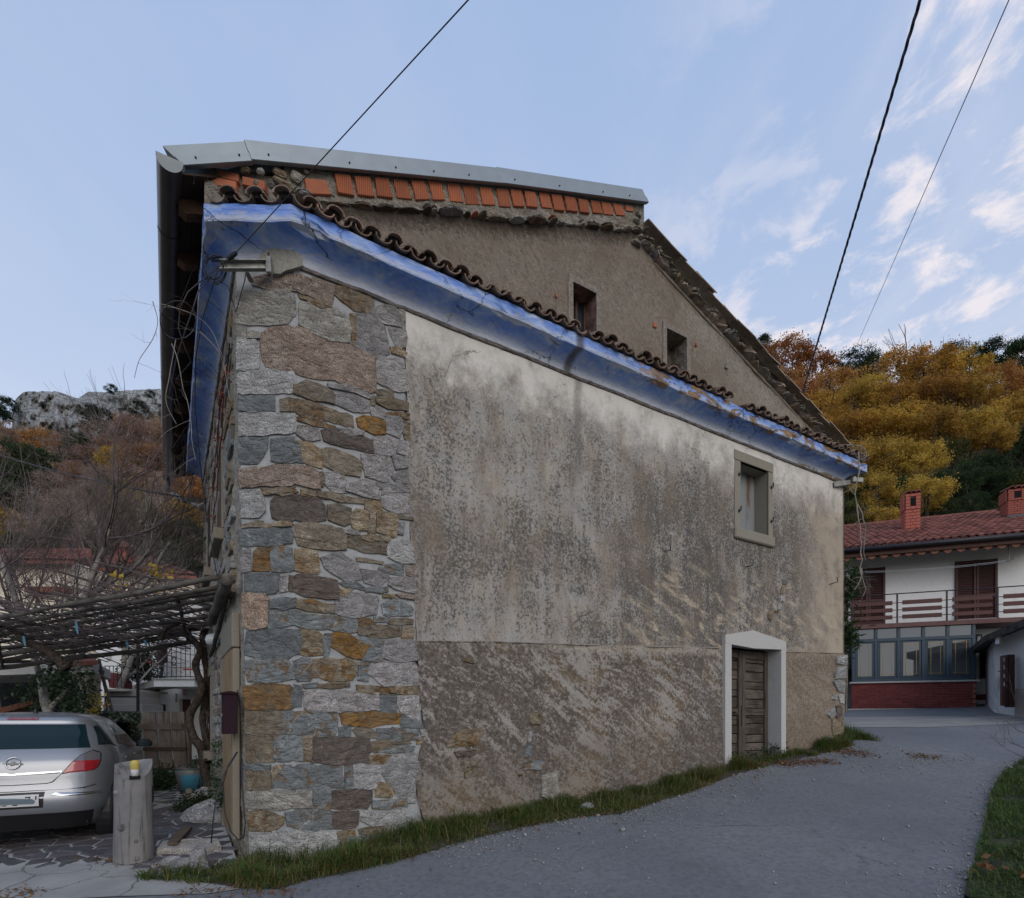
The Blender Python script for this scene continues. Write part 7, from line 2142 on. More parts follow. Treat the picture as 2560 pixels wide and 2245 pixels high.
# dark open shed
sh = empty('open_shed', tuple(E(100, 1900, 12.5)), 0, 'dark open shed under a concrete slab at the left edge', 'shed')
mb = MB(); mb.prism([E(-120, 1662, 11.6), E(232, 1653, 11.6), E(232, 1680, 11.6), E(-120, 1692, 11.6)], Vector((-1.2, 2.2, 0))); mb.build('roof_slab', CONCRETE, sh)
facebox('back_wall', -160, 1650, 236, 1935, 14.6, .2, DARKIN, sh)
facebox('stone_pillar', 192, 1682, 222, 1925, 11.7, .35, LEFTWALL, sh)
mb = MB(); mb.prism([E(-20, 1775, 12.4), E(108, 1742, 12.4), E(112, 1752, 12.4), E(-20, 1790, 12.4)], Vector((0, .5, 0))); mb.build('red_board', simple('dull_red_board', (.13, .045, .025), .8), sh)
mb = MB(); a = [E(176, 1640, 12.0), E(232, 1638, 12.0), E(244, 1652, 11.5), E(168, 1655, 11.5)]; mb.prism(a, Vector((0, 0, -.08))); mb.build('tile_roof', ROOFTILE, sh)
# cream house with a red tile roof, behind the bare trees
cr = empty('cream_house', tuple(E(250, 1700, 23)), 0, 'cream house with a red tiled roof behind the bare fig tree', 'house')
mb = MB()
Q = lambda px, py, d: E(px, py, d)
mb.poly([Q(181, 1414, 22.0), Q(486, 1440, 24.0), Q(486, 1760, 24.0), Q(181, 1760, 22.0)]); mb.poly([Q(181, 1414, 22.0), Q(181, 1760, 22.0), Q(150, 1760, 28), Q(150, 1414, 28)])
mb.build('wall', CREAMWALL, cr)
mb = MB(); e0, e1, r1_, r0_ = Q(176, 1412, 21.6), Q(492, 1441, 23.6), Q(352, 1393, 26.5), Q(170, 1392, 26)
mb.prism([e0, e1, r1_, r0_], Vector((0, 0, -.12))); mb.build('roof', ROOFTILE, cr)
def tile_rows(par, e0, e1, r0, r1, ncol, nrow, mat, maxn=300, jit=.02):
    """barrel tiles as objects that share one mesh, between the eave e0-e1 and the ridge r0-r1"""
    cw = (e1 - e0).length / ncol; rl = ((r0 - e0).length / nrow)
    mb = MB(); n = 5; rows = []
    for f in (0, 1): rows.append([Vector((-math.cos(math.pi * i / n) * cw * .44 * (1 - .12 * f), rl * 1.12 * f, math.sin(math.pi * i / n) * cw * .40 * (1 - .1 * f) + .02 * (1 - f))) for i in range(n + 1)])
    mb.grid(rows); lip = [Vector((p.x * .82, p.y + .004, p.z * .78)) for p in rows[0]]; mb.grid([lip, rows[0]])
    me = bpy.data.meshes.new('roof_tile'); me.from_pydata([tuple(v) for v in mb.v], [], mb.f); me.materials.append(mat); me.update()
    inv = FR[par.name].inverted(); made = 0; rest = MB(); rr = random.Random(ncol)
    for j in range(nrow):
        for i in range(ncol):
            f, g = (i + .5) / ncol, j / nrow
            p = (e0.lerp(e1, f)).lerp(r0.lerp(r1, f), g)
            x = (e1 - e0).lerp(r1 - r0, g).normalized(); y = (r0.lerp(r1, f) - e0.lerp(e1, f)).normalized(); z = x.cross(y).normalized()
            if z.z < 0: z = -z
            M = Matrix((x, y, z)).transposed().to_4x4(); M.translation = p + Vector((0, 0, .02 + rr.uniform(-jit, jit) * .5))
            M = M @ Matrix.Rotation(rr.uniform(-jit, jit) * 1.5, 4, 'Z')
            if made < maxn and (ncol * nrow <= maxn or i >= ncol - maxn // nrow):
                o = bpy.data.objects.new('roof_tile', me); COL.objects.link(o); o.parent = par; o.matrix_local = inv @ M; FR[o.name] = FR[par.name]; made += 1
            else: rest.add([M @ v for v in mb.v], mb.f)
    if rest.v: rest.build('roof_tiles', mat, par, kind='stuff')
tile_rows(cr, e0 + Vector((0, 0, .02)), e1 + Vector((0, 0, .02)), r0_ + Vector((0, 0, .02)), r1_ + Vector((0, 0, .02)), 34, 8, ROOFTILE)
facebox('gutter', 182, 1413, 330, 1417, 21.5, .1, GUTTER, cr)
ck = facebox('chimney', 283, 1362, 314, 1402, 24.0, .5, REDBRICK if False else CHIMBRICK, cr)
mb = MB(); mb.prism([Q(272, 1362, 23.9), Q(300, 1348, 23.9), Q(318, 1360, 23.9), Q(316, 1368, 23.9), Q(276, 1366, 23.9)], Vector((0, .7, 0))); mb.build('cap', ROOFTILE, ck)
facebox('chimney', 198, 1368, 214, 1392, 25, .4, CHIMBRICK, cr)
cr2 = empty('cream_house', tuple(E(60, 1700, 20)), 0, 'pale yellow house at the left edge behind the bare trees', 'house')
facebox('wall', -140, 1402, 180, 1760, 20.5, 5, CREAMWALL, cr2)
e0, e1, r0_, r1_ = Q(-150, 1398, 20.1), Q(186, 1402, 20.1), Q(-150, 1374, 24), Q(214, 1376, 24)
mb = MB(); mb.prism([e0, e1, r1_, r0_], Vector((0, 0, -.12))); mb.build('roof', ROOFTILE, cr2); tile_rows(cr2, e0, e1, r0_, r1_, 37, 8, ROOFTILE)
facebox('ledge_roof', 60, 1466, 165, 1480, 20.2, .3, ROOFTILE, cr2)

# ------------------------------------------------------------------ house on the right (own frame: u along the front, v into the house)
def dF(px): return 17.8 * 4819.0 / (px + 2700.0)
_a, _b = E(2119, HY, dF(2119)), E(2500, HY, dF(2500))
PHI = math.atan2(_b.y - _a.y, _b.x - _a.x); cP, sP = math.cos(PHI), math.sin(PHI)
rh = empty('red_roofed_house', (_a.x, _a.y, 1.8), PHI, 'white house with red tiled roof, brown shutters and a glazed veranda', 'house')
def FQ(px, py, v=0.0):
    a = (px - CX) / F                                            # ray (a,1); plane through _a, normal n=(-sP,cP)
    d = (v - _a.x * sP + _a.y * cP) / (cP - a * sP)
    X, Y = a * d - _a.x, d - _a.y
    return Vector((X * cP + Y * sP, v, EYE + (HY - py) / F * d - 1.8))
def rbox(name, p0, p1, v0, v1, mat, par=None, bev=.006):
    """box whose front face runs between two photo points at depth v0"""
    a, b = FQ(*p0, v0), FQ(*p1, v0); mb = MB()
    mb.bbox(((a.x + b.x) / 2, (v0 + v1) / 2, (a.z + b.z) / 2), (abs(b.x - a.x), v1 - v0, abs(b.z - a.z)), 0, bev); return mb.build(name, mat, par or rh, True)
def rpr(name, pts, v, th, mat, par=None):
    mb = MB(); mb.prism([FQ(x, y, v) for x, y in pts], Vector((0, th, 0))); return mb.build(name, mat, par or rh, True)
WV = 1.15
a, b = FQ(2080, 1370, WV), FQ(2640, 1780, WV)
WALLX = (a.x, b.x)
ez0, ez1 = FQ(2110, 1372, -.05), FQ(2560, 1337, -.05)
EZ = (ez0.z + ez1.z) / 2
mb = MB(); mb.box((sum(WALLX) / 2 + .2, WV + 3.4, (EZ - .9) / 2), (WALLX[1] - WALLX[0] + 1, 6.8, EZ + .9)); mb.build('wall', WHITEWALL, rh, True)
U0, U1 = FQ(2060, 1372, 0).x, FQ(2680, 1337, 0).x
rv = 4.6; RZ = (FQ(2110, 1318, rv).z + FQ(2517, 1282, rv).z) / 2
e0, e1 = Vector((U0, -.05, EZ)), Vector((U1, -.05, EZ)); r0_, r1_ = Vector((U0, rv, RZ)), Vector((U1, rv, RZ))
mb = MB(); mb.prism([e0, e1, r1_, r0_], Vector((0, 0, -.10))); mb.prism([r0_, r1_, Vector((U1, 9.2, EZ)), Vector((U0, 9.2, EZ))], Vector((0, 0, -.10))); mb.build('roof', ROOFTILE, rh, True)
Wm = FR[rh.name]
tile_rows(rh, Wm @ e0, Wm @ e1, Wm @ r0_, Wm @ r1_, int((U1 - U0) / .21), 13, ROOFTILE, 299, .012)
mb = MB(); mb.tube([r0_ + Vector((0, 0, .02)), r1_ + Vector((0, 0, .02))], .11, 8); mb.build('ridge_tiles', ROOFTILE, rh, True)
mb = MB(); mb.tube([Vector((U0, -.14, EZ - .06)), Vector((U1, -.14, EZ - .06))], .075, 8); mb.build('gutter', BLACKMETAL, rh, True, smooth=True)
mb = MB(); mb.prism([Vector((U0, -.02, EZ - .12)), Vector((U1, -.02, EZ - .12)), Vector((U1, WV + .1, EZ + .02)), Vector((U0, WV + .1, EZ + .02))], Vector((0, 0, -.03))); mb.build('soffit', simple('brown_soffit', (.10, .045, .03), .8), rh, True)
mb = MB(); mb.box(((U0 + U1) / 2, -.02, EZ - .18), (U1 - U0, .04, .14)); mb.build('fascia', simple('brown_fascia', (.085, .04, .03), .7), rh, True)
u = U0
SCAL = MB(); SCAL.lathe([(.0, -.04), (.11, -.04), (.115, 0), (.11, .005), (0, .005)], (0, 0, 0), 10, 0, Matrix.Rotation(math.radians(90), 3, 'X'), math.pi, 2 * math.pi)
sme = None
while u < U1:
    if sme is None: o = SCAL.build('scalloped_tile', simple('dull_orange_tile', (.20, .09, .06), .9), rh, True); sme = o.data
    else: o = bpy.data.objects.new('scalloped_tile', sme); COL.objects.link(o); o.parent = rh
    o.location = (u, .02, EZ - .24); u += .33
def shutter(x0, x1, y0, y1, v=WV - .04, y0b=None, y1b=None):
    w = empty('shutter_window', parent=rh)
    A_, B_ = FQ(x0, y0, v), FQ(x1, y1, v); z0, z1 = min(A_.z, B_.z), max(A_.z, B_.z)
    mid_ = (A_.x + B_.x) / 2
    mb = MB(); mb.box(((A_.x + B_.x) / 2, v + .03, (z0 + z1) / 2), (B_.x - A_.x, .02, z1 - z0)); mb.build('backing', SHUTTER, w, True)
    mb = MB(); fw = .07
    for (c, d) in ((A_.x, A_.x + fw), (mid_ - fw, mid_ - .004), (mid_ + .004, mid_ + fw), (B_.x - fw, B_.x)): mb.bbox(((c + d) / 2, v, (z0 + z1) / 2), (d - c, .05, z1 - z0), 0, .006)
    for zc_ in (z0 + .05, z1 - .05, z0 + (z1 - z0) * .42): mb.bbox((mid_, v + .003, zc_), (B_.x - A_.x - .02, .044, .09), 0, .006)
    mb.build('frame', SHUTTER, w, True)
    mb = MB(); z = z0 + .1
    while z < z1 - .08:
        mb.box((mid_, v + .012, z), (B_.x - A_.x - .12, .045, .012), 0, 0, Matrix.Rotation(math.radians(35), 3, 'X')); z += .055
    mb.build('slats', SHUTTER, w, True, kind='stuff'); return w
shutter(2128, 2213, 1424, 1560); shutter(2388, 2494, 1404, 1552); shutter(2450, 2488, 1612, 1696, WV - .04)
mb = MB(); a = FQ(2388, 1551, WV); b = FQ(2495, 1547, WV); mb.bbox(((a.x + b.x) / 2, WV - .06, a.z - .02), (b.x - a.x, .2, .05), 0, .006); mb.build('sill', CONCRETE, rh, True)
# balcony: deck edge, railing with boards
za = [FQ(2115, 1561, 0).z, FQ(2560, 1541, 0).z]; ZB = sum(za) / 2
mb = MB(); mb.bbox(((FQ(2118, 1566).x + U1) / 2, .55, ZB - .10), (U1 - FQ(2118, 1566).x, 1.22, .14), 0, .01); mb.build('balcony_deck', simple('brown_deck_edge', (.12, .06, .055), .7), rh, True)
RT = (FQ(2115, 1493).z + FQ(2367, 1476).z) / 2
mb = MB(); mb.tube([Vector((FQ(2110, 1493).x, 0, RT)), Vector((U1, 0, RT))], .018, 6); mb.build('hand_rail', BLACKMETAL, rh, True)
pxs = [2115, 2243, 2367, 2494, 2625]; us = [FQ(p, 1500).x for p in pxs]
for u in us: mb = MB(); mb.box((u, 0, (RT + ZB - .12) / 2), (.04, .04, RT - ZB + .12)); mb.build('rail_post', BLACKMETAL, rh, True)
for i in range(4):
    for zf in (.68, .43, .18):
        zc_ = ZB + (RT - ZB) * zf
        mb = MB(); mb.bbox(((us[i] + us[i + 1]) / 2, -.02, zc_), (us[i + 1] - us[i] - .26, .035, .125), 0, .008); mb.build('rail_board', RAILWOOD, rh, True)
        mb = MB(); mb.tube([Vector((us[i], 0, zc_)), Vector((us[i + 1], 0, zc_))], .012, 5); mb.build('rail_bar', BLACKMETAL, rh, True)
# glazed veranda
ver = empty('veranda', parent=rh)
BLUEFRAME = simple('dark_blue_aluminium', (.035, .055, .075), .45, .3, .5, .08, 5, 0)
VT = (FQ(2146, 1574).z + FQ(2432, 1560).z) / 2; VS = (FQ(2124, 1708).z + FQ(2437, 1697).z) / 2; VX = [FQ(px, 1650).x for px in (2134, 2190, 2247, 2309, 2370, 2435)]
TR = (FQ(2134, 1603).z + FQ(2430, 1591).z) / 2
VG0 = FQ(2119, 1773).z - .05
def vbar(name, u0, u1, z0, z1, v=-.0, th=.08, mat=BLUEFRAME, par=None):
    mb = MB(); mb.bbox(((u0 + u1) / 2, v + th / 2, (z0 + z1) / 2), (u1 - u0, th, z1 - z0), 0, .008); return mb.build(name, mat, par or ver, True)
for u in VX: vbar('mullion', u - .045, u + .045, VS, VT)
vbar('top_frame', VX[0] - .05, VX[-1] + .05, VT, VT + .07); vbar('transom', VX[0], VX[-1], TR - .05, TR + .05, -.004); vbar('bottom_frame', VX[0], VX[-1], VS, VS + .10, -.004)
def mat_windowglass():
    t = NT('reflecting_window_glass'); t.b.inputs['Coat Weight'].default_value = 1.0; return t.done((.03, .035, .04), .03, .0, 1.0)
WGLASS = mat_windowglass()
GOLD = simple('brass_glazing_strip', (.30, .21, .07), .4, .6)
for i in range(5):
    u0, u1 = VX[i] + .045, VX[i + 1] - .045
    mb = MB(); mb.box(((u0 + u1) / 2, .045, (TR + VT) / 2), (u1 - u0, .012, VT - TR)); mb.build('top_pane', WGLASS, ver, True)
    w = vbar('casement', u0, u1, VS + .10, TR - .05, .02, .05)
    mb = MB(); q0, q1, s0_, s1_ = u0 + .07, u1 - .07, VS + .17, TR - .10
    mb.box(((q0 + q1) / 2, .012, (s0_ + s1_) / 2), (q1 - q0, .012, s1_ - s0_)); mb.build('pane', WGLASS, w, True)
    mb = MB()
    for uu in (q0 + .07, q1 - .07): mb.box((uu, .003, (s0_ + s1_) / 2), (.012, .01, s1_ - s0_))
    for z in (s0_ + .06, s1_ - .06): mb.box(((q0 + q1) / 2, .004, z), (q1 - q0, .008, .010))
    mb.build('glazing_strips', GOLD, w, True)
mb = MB(); mb.box(((VX[0] + VX[-1]) / 2, .7, (VS + VT) / 2), (VX[-1] - VX[0], .05, VT - VS)); mb.build('dim_interior', simple('dim_room_wall', (.10, .085, .07), .9, var=.5, nscale=2), ver, True)
vbar('window_ledge', VX[0] - .12, VX[-1] + .12, VS - .05, VS, -.07, .2, CONCRETE)
mb = MB(); mb.box(((VX[0] + VX[-1]) / 2, .12, (VG0 + VS) / 2 - .02), (VX[-1] - VX[0] + .08, .2, VS - VG0 + .0)); mb.build('brick_base', simple('brick_mortar', (.34, .20, .17), .9), ver, True)
bw, bh_ = .30, .078; nrow = int((VS - .06 - VG0) / bh_); bl = (VX[-1] - VX[0] + .1)
mb0 = MB(); mb0.bbox((0, 0, 0), (bw - .012, .03, bh_ - .012), 0, .004); bme = None; k = 0; rr = random.Random(3)
for j in range(nrow + 1):
    u = VX[0] - .05 - (bw / 2 if j % 2 else 0)
    while u < VX[-1] + .05 - bw * .4:
        uu = max(u, VX[0] - .05)
        if bme is None: o = mb0.build('brick', REDBRICK, ver, True); bme = o.data
        else: o = bpy.data.objects.new('brick', bme); COL.objects.link(o); o.parent = ver
        wd = min(u + bw, VX[-1] + .06) - uu; o.scale = (wd / bw, 1, 1)
        o.location = (uu + wd / 2, .012 + rr.uniform(-.003, .003), VS - .09 - j * bh_); u += bw; k += 1
rbox('plinth', (2119, 1772), (2400, 1776), -.03, .1, CONCRETE)
rbox('side_plinth', (2437, 1736), (2490, 1748), WV - .12, WV + .05, REDBRICK)
lan = rbox('lantern', (2440, 1586), (2456, 1607), WV - .16, WV - .02, BLACKMETAL)
rbox('lantern_glass', (2443, 1590), (2453, 1603), WV - .175, WV - .155, LAMPGLASS, lan)
def chimney(px0, px1, ytop, ybot, v):
    a, b = FQ(px0, ybot, v), FQ(px1, ytop, v); w = b.x - a.x; cx_ = (a.x + b.x) / 2
    c = empty('chimney', parent=rh)
    mb = MB(); mb.box((cx_, v + w * .5, (a.z + b.z) / 2 - .2), (w * .92, w * .92, b.z - a.z + .3)); mb.build('core', simple('chimney_mortar', (.32, .17, .13), .9), c, True)
    mb = MB(); nr_ = 12; hh = (b.z - a.z) / nr_
    hole0, hole1 = nr_ - 4, nr_ - 2
    for j in range(nr_):
        z = a.z + hh * (j + .5); grow = .03 if j >= nr_ - 5 else 0
        for s_ in ((-1, 0, 1) if j % 2 else (-.5, .5)):
            bwid = w / 3 if j % 2 else w / 2
            if hole0 <= j <= hole1 and abs(s_) < .6 and j % 2: continue
            if hole0 <= j <= hole1:
                mb.box((cx_ + s_ * w * .68, v - .0 - grow, z), (w * .30, .03, hh * .86)) if not j % 2 else mb.box((cx_ + s_ * w / 3, v - grow, z), (bwid * .9, .03, hh * .86)); continue
            mb.box((cx_ + s_ * bwid, v - .0 - grow, z), (bwid * .94, .03, hh * .86))
        for s_ in (-1, 0, 1): mb.box((cx_ - w / 2 - grow, v + w / 2 + s_ * w / 3, z), (.03, w / 3 * .94, hh * .86))
    mb.build('bricks', CHIMBRICK, c, True, kind='stuff')
    mb = MB(); mb.box((cx_, v - .012, a.z + hh * (nr_ - 2.6)), (w * .36, .05, hh * 2.4)); mb.build('flue_opening', DARKIN, c, True)
    for s_ in (-.6, 0, .6):
        mb = MB(); rows = []
        for f in (0, 1): rows.append([Vector((cx_ + s_ * w * .5 - math.cos(math.pi * i / 6) * w * .2, v - .10 + f * (w + .15), b.z + .02 + math.sin(math.pi * i / 6) * w * .16 + f * .10)) for i in range(7)])
        mb.grid(rows); mb.grid([[p - Vector((0, 0, .03)) for p in rows[0]], rows[0]]); mb.build('cap_tile', ROOFTILE, c, True)
    mb = MB(); mb.bbox((cx_, v + w / 2, a.z + .0), (w * 1.12, w * 1.15, .10), 0, .01); mb.build('lead_collar', simple('dark_lead', (.06, .065, .075), .5, .3), c, True)
chimney(2263, 2301, 1232, 1330, 2.1); chimney(2519, 2568, 1220, 1292, 2.6)
for y0, y1, v in ((1429, 1400, .35), (1432, 1403, .55)):
    a, b = FQ(2128, y0, v), FQ(2525, y1, v); mb = MB(); mb.tube(sag(a, b, 8, .08), .007, 4); mb.build('washing_line', LAMPGLASS, rh, True)
mb = MB(); a = FQ(2522, 1400, .4); mb.tube([a + Vector((0, 0, .45)), a], .02, 5); mb.tube([a + Vector((-.05, 0, -.02)), a + Vector((.12, 0, .04))], .03, 5); mb.build('line_bracket', STEEL, rh, True)

# outbuilding and its gate at the right edge
ob = empty('white_outbuilding', tuple(E(2520, 1772, 14.2)), 0, 'low white outbuilding with a dark flat roof edge at the right', 'outbuilding')
W0, W1 = E(2485, 1765, 15.0), E(2660, 1765, 12.2); zt = 1.5 + 210 / F * 15.0
mb = MB(); dv = Vector((3, 4, 0)); mb.prism([Vector((W0.x, W0.y, .9)), Vector((W1.x, W1.y, .9)), Vector((W1.x, W1.y, zt + .15)), Vector((W0.x, W0.y, zt - .05))], dv)
mb.build('wall', mat_white('streaked_white_wall', (.60, .61, .62), (.10, .11, .11), .85), ob)
mb = MB(); pl = [E(2461, 1589, 14.6), E(2461, 1604, 14.6), E(2500, 1590, 14.0), E(2700, 1510, 11.6), E(2700, 1480, 11.6), E(2560, 1547, 13.2)]; mb.prism(pl, Vector((2.4, 3.6, 0))); mb.build('roof_edge', simple('dark_weathered_roof_edge', (.06, .055, .05), .9, var=.5, nscale=5), ob)
mb = MB(); a, b = E(2540, 1722, 13.9), E(2680, 1715, 11.9); mb.prism([Vector((a.x, a.y, 1.2)), Vector((b.x, b.y, 1.2)), Vector((b.x, b.y, b.z)), Vector((a.x, a.y, a.z))], Vector((.1, .14, 0))); mb.build('plinth', CONCRETE, ob)
lp = empty('outdoor_lamp', tuple(E(2502, 1600, 14.2)), 0, 'small white and yellow lamp under the outbuilding roof edge', 'lamp')
facebox('arm', 2500, 1586, 2514, 1592, 14.2, .12, simple('yellowed_plastic', (.35, .27, .12), .6), lp); facebox('shade', 2496, 1590, 2502, 1610, 14.15, .1, LAMPGLASS, lp); facebox('bulb_holder', 2503, 1592, 2508, 1606, 14.15, .08, simple('yellowed_plastic', (.35, .27, .12), .6), lp)
GATEBROWN = simple('brown_painted_gate', (.06, .024, .022), .5, .2)
ga = empty('open_gate', tuple(E(2520, 1768, 13.6)), 0, 'open brown metal gate leaf with four small openings', 'gate')
A0, A1 = E(2500, 1766, 13.4), E(2520, 1768, 14.0)
def gp(name, f0, f1, y0, y1, mat=GATEBROWN):
    a = A0.lerp(A1, f0); b = A0.lerp(A1, f1); mb = MB(); da = 13.4
    mb.prism([Vector((a.x, a.y, EYE + (HY - y0) / F * a.y)), Vector((b.x, b.y, EYE + (HY - y0) / F * b.y)), Vector((b.x, b.y, EYE + (HY - y1) / F * b.y)), Vector((a.x, a.y, EYE + (HY - y1) / F * a.y))], Vector((.04, 0, 0))); return mb.build(name, mat, ga)
gp('stile', 0, .25, 1640, 1764); gp('stile', .78, 1, 1637, 1768)
for y0, y1 in ((1638, 1644), (1654, 1663), (1673, 1684), (1694, 1705), (1715, 1765)): gp('rail', .26, .77, y0, y1)
facebox('gate_post', 2524, 1636, 2538, 1768, 13.9, .15, GATEBROWN, ga)
mb = MB(); mb.tube([E(2495, 1678, 13.4), E(2502, 1678, 13.4)], .012, 5); mb.build('handle', IRON, ga)
# neighbour's house out of frame on the right: it is what the veranda glass mirrors
nb = empty('neighbour_house', (33.5, 11.5, 1.4), -.25, 'grey house with a dark red gable roof across the road', 'house')
mb = MB(); mb.box((0, 0, 1.2), (9, 12, 3.4)); mb.build('wall', mat_white('grey_neighbour_wall', (.30, .28, .26)), nb, True)
for y0, y1, rz_ in ((-6.6, -.2, 4.9), (.2, 6.6, 5.3)):
    ym = (y0 + y1) / 2; mb = MB(); mb.prism([Vector((-5, y0, 2.7)), Vector((-5, ym, rz_)), Vector((-5, y1, 2.7))], Vector((10, 0, 0))); mb.build('roof', ROOFTILE, nb, True)
for y in (-4.6, -2.0, 1.4, 4.2): mb = MB(); mb.box((-4.53, y, 1.3), (.08, 1.0, 1.3)); mb.build('window', DARKIN, nb, True)
# ------------------------------------------------------------------ hills and trees
def hillR(d): return float(np.interp(d, [18, 24, 30, 38, 50, 62, 80, 140, 300], [1.6, 2.6, 7.0, 14.0, 25.5, 36.0, 47, 62, 66]))
def hillL(d): return float(np.interp(d, [22, 30, 45, 60, 80, 100, 130, 150, 190, 300], [1.0, 3.0, 9.5, 17.5, 30, 43, 62, 78, 86, 92]))
mb = MB(); rows = []
for d in (18, 21, 24, 27, 30, 34, 38, 44, 50, 56, 62, 70, 80, 100, 140, 200, 300):
    rows.append([Vector((x, d, hillR(d) * float(sstep(-2.0, 14, x * 26 / d)) + 1.2 + .8 * mnoise.noise((x * .12, d * .12, 0)))) for x in [d * k / 24 for k in range(-4, 61, 2)]])
mb.grid(rows); mb.build('right_hill', simple('dark_forest_floor', (.05, .035, .02), .95, var=.5, nscale=.5), kind='structure', smooth=True)
mb = MB(); rows = []
for d in (22, 26, 30, 36, 45, 52, 60, 70, 80, 90, 100, 115, 130, 150, 190, 300):
    rows.append([Vector((x, d, hillL(d) * float(sstep(-.02, -.45, x / d)) + 1.0 + 1.2 * mnoise.noise((x * .06, d * .06, 3)))) for x in [d * k / 30 for k in range(-75, 5, 2)]])
mb.grid(rows); mb.build('left_hill', simple('brown_scrub_hillside', (.10, .07, .045), .95, var=.5, nscale=.3), kind='structure', smooth=True)
# crown and trunk meshes, unit radius
def crown_mesh(key, seed, n, size, ncl, flat=.85, spread=.105, hollow=.48, conic=False, gaps=.0):
    r = np.random.default_rng(seed)
    d = r.normal(size=(ncl, 3)); d /= np.linalg.norm(d, axis=1)[:, None]; rad = hollow + (1 - hollow) * r.uniform(0, 1, ncl) ** .6
    c = d * rad[:, None]; c[:, 2] *= flat
    if conic:
        f = r.uniform(0, 1, ncl); a = r.uniform(0, 2 * np.pi, ncl); c = np.stack([np.cos(a) * (1 - f) ** .8 * .75, np.sin(a) * (1 - f) ** .8 * .75, -1 + 2.1 * f], 1)
    c[:, :2] += r.normal(0, .09, (ncl, 2)); csz = spread * r.uniform(.5, 1.5, ncl); cb = r.normal(.5, .24, ncl)
    i = r.choice(ncl, n, p=csz / csz.sum())
    C = c[i] + r.normal(size=(n, 3)) * csz[i][:, None] * np.array([1, 1, .8])
    V, Fq, _ = leafquads(C, np.full(n, size), seed, .2)
    tn = np.repeat(np.clip(cb[i] + r.normal(0, .17, n), 0, 1), 4)
    me = bpy.data.meshes.new('crown'); me.vertices.add(len(V)); me.vertices.foreach_set('co', V.astype(np.float32).ravel()); me.loops.add(Fq.size); me.loops.foreach_set('vertex_index', Fq.astype(np.int32).ravel())
    me.polygons.add(len(Fq)); me.polygons.foreach_set('loop_start', np.arange(0, Fq.size, 4, dtype=np.int32)); me.polygons.foreach_set('loop_total', np.full(len(Fq), 4, dtype=np.int32))
    at = me.attributes.new('tone', 'FLOAT', 'POINT'); at.data.foreach_set('value', tn.astype(np.float32)); me.materials.append(LEAF[key]); me.update(calc_edges=True)
    return me
def grow(mb, thick, p, d, L, r, lev, rr, maxlev, bias=.25, nch=(3, 4), wander=.25, ang=(.45, .95), tip=.55):
    k = 5 if lev < 2 else 4; pts = [p]; q = p; v = d.normalized()
    for i in range(k):
        v = (v + Vector((rr.gauss(0, wander), rr.gauss(0, wander), rr.gauss(0, wander) + bias)) * .35).normalized(); q = q + v * L / k; pts.append(q)
    (thick if lev < 2 else mb).tube(pts, [r * (1 - (1 - tip) * i / k) for i in range(k + 1)], 6 if lev < 2 else (4 if lev < 3 else 3), 0, False)
    if lev >= maxlev: return
    for c in range(rr.randint(*nch)):
        i = rr.uniform(.35, 1.0) * k; a = int(min(i, k - 1)); f = i - a; s = pts[a].lerp(pts[a + 1], f); dv = (pts[a + 1] - pts[a]).normalized()
        ax = dv.cross(Vector((rr.gauss(0, 1), rr.gauss(0, 1), rr.gauss(0, 1)))).normalized(); nd = Matrix.Rotation(rr.uniform(*ang), 3, ax) @ dv
        grow(mb, thick, s, nd, L * rr.uniform(.55, .8), r * tip * rr.uniform(.6, .85), lev + 1, rr, maxlev, bias, nch, wander, ang, tip)
    grow(mb, thick, pts[-1], v, L * rr.uniform(.6, .8), r * tip, lev + 1, rr, maxlev, bias, nch, wander, ang, tip)
def limb_mesh(seed, mat):
    mb = MB(); rr = random.Random(seed); grow(mb, mb, Vector((0, 0, -1.9)), Vector((0, 0, 1)), 1.3, .075, 0, rr, 3, .35, (2, 3), .25)
    me = bpy.data.meshes.new('trunk'); me.from_pydata([tuple(v) for v in mb.v], [], mb.f); me.materials.append(mat); me.update(); return me
BARKDARK = simple('dark_tree_bark', (.06, .05, .042), .95, 0, .1, .3, 3, .3)
LIMB = [limb_mesh(i, BARKDARK) for i in (1, 2, 3)]
KINDS = {'orange': (8000, .036, 105), 'gold': (8500, .037, 105), 'yellow': (8000, .040, 95), 'russet': (7000, .034, 80), 'mauve': (6500, .024, 110), 'green': (9000, .036, 70), 'pine': (9000, .034, 60), 'olive': (7500, .038, 65)}
CROWN = {}
def crowns(key, v):
    if (key, v) not in CROWN:
        n, sz, nc = KINDS[key]; CROWN[(key, v)] = crown_mesh(key, v * 7 + len(key), n, sz, nc, conic=(key == 'pine' and v == 1))
    return CROWN[(key, v)]
CNAME = {'orange': 'orange-brown tree', 'gold': 'golden tree', 'yellow': 'bright yellow tree', 'russet': 'russet half-bare tree', 'mauve': 'bare brownish tree', 'green': 'dark green evergreen tree', 'pine': 'dark pine tree', 'olive': 'olive green bushy tree'}
NTREE = {}
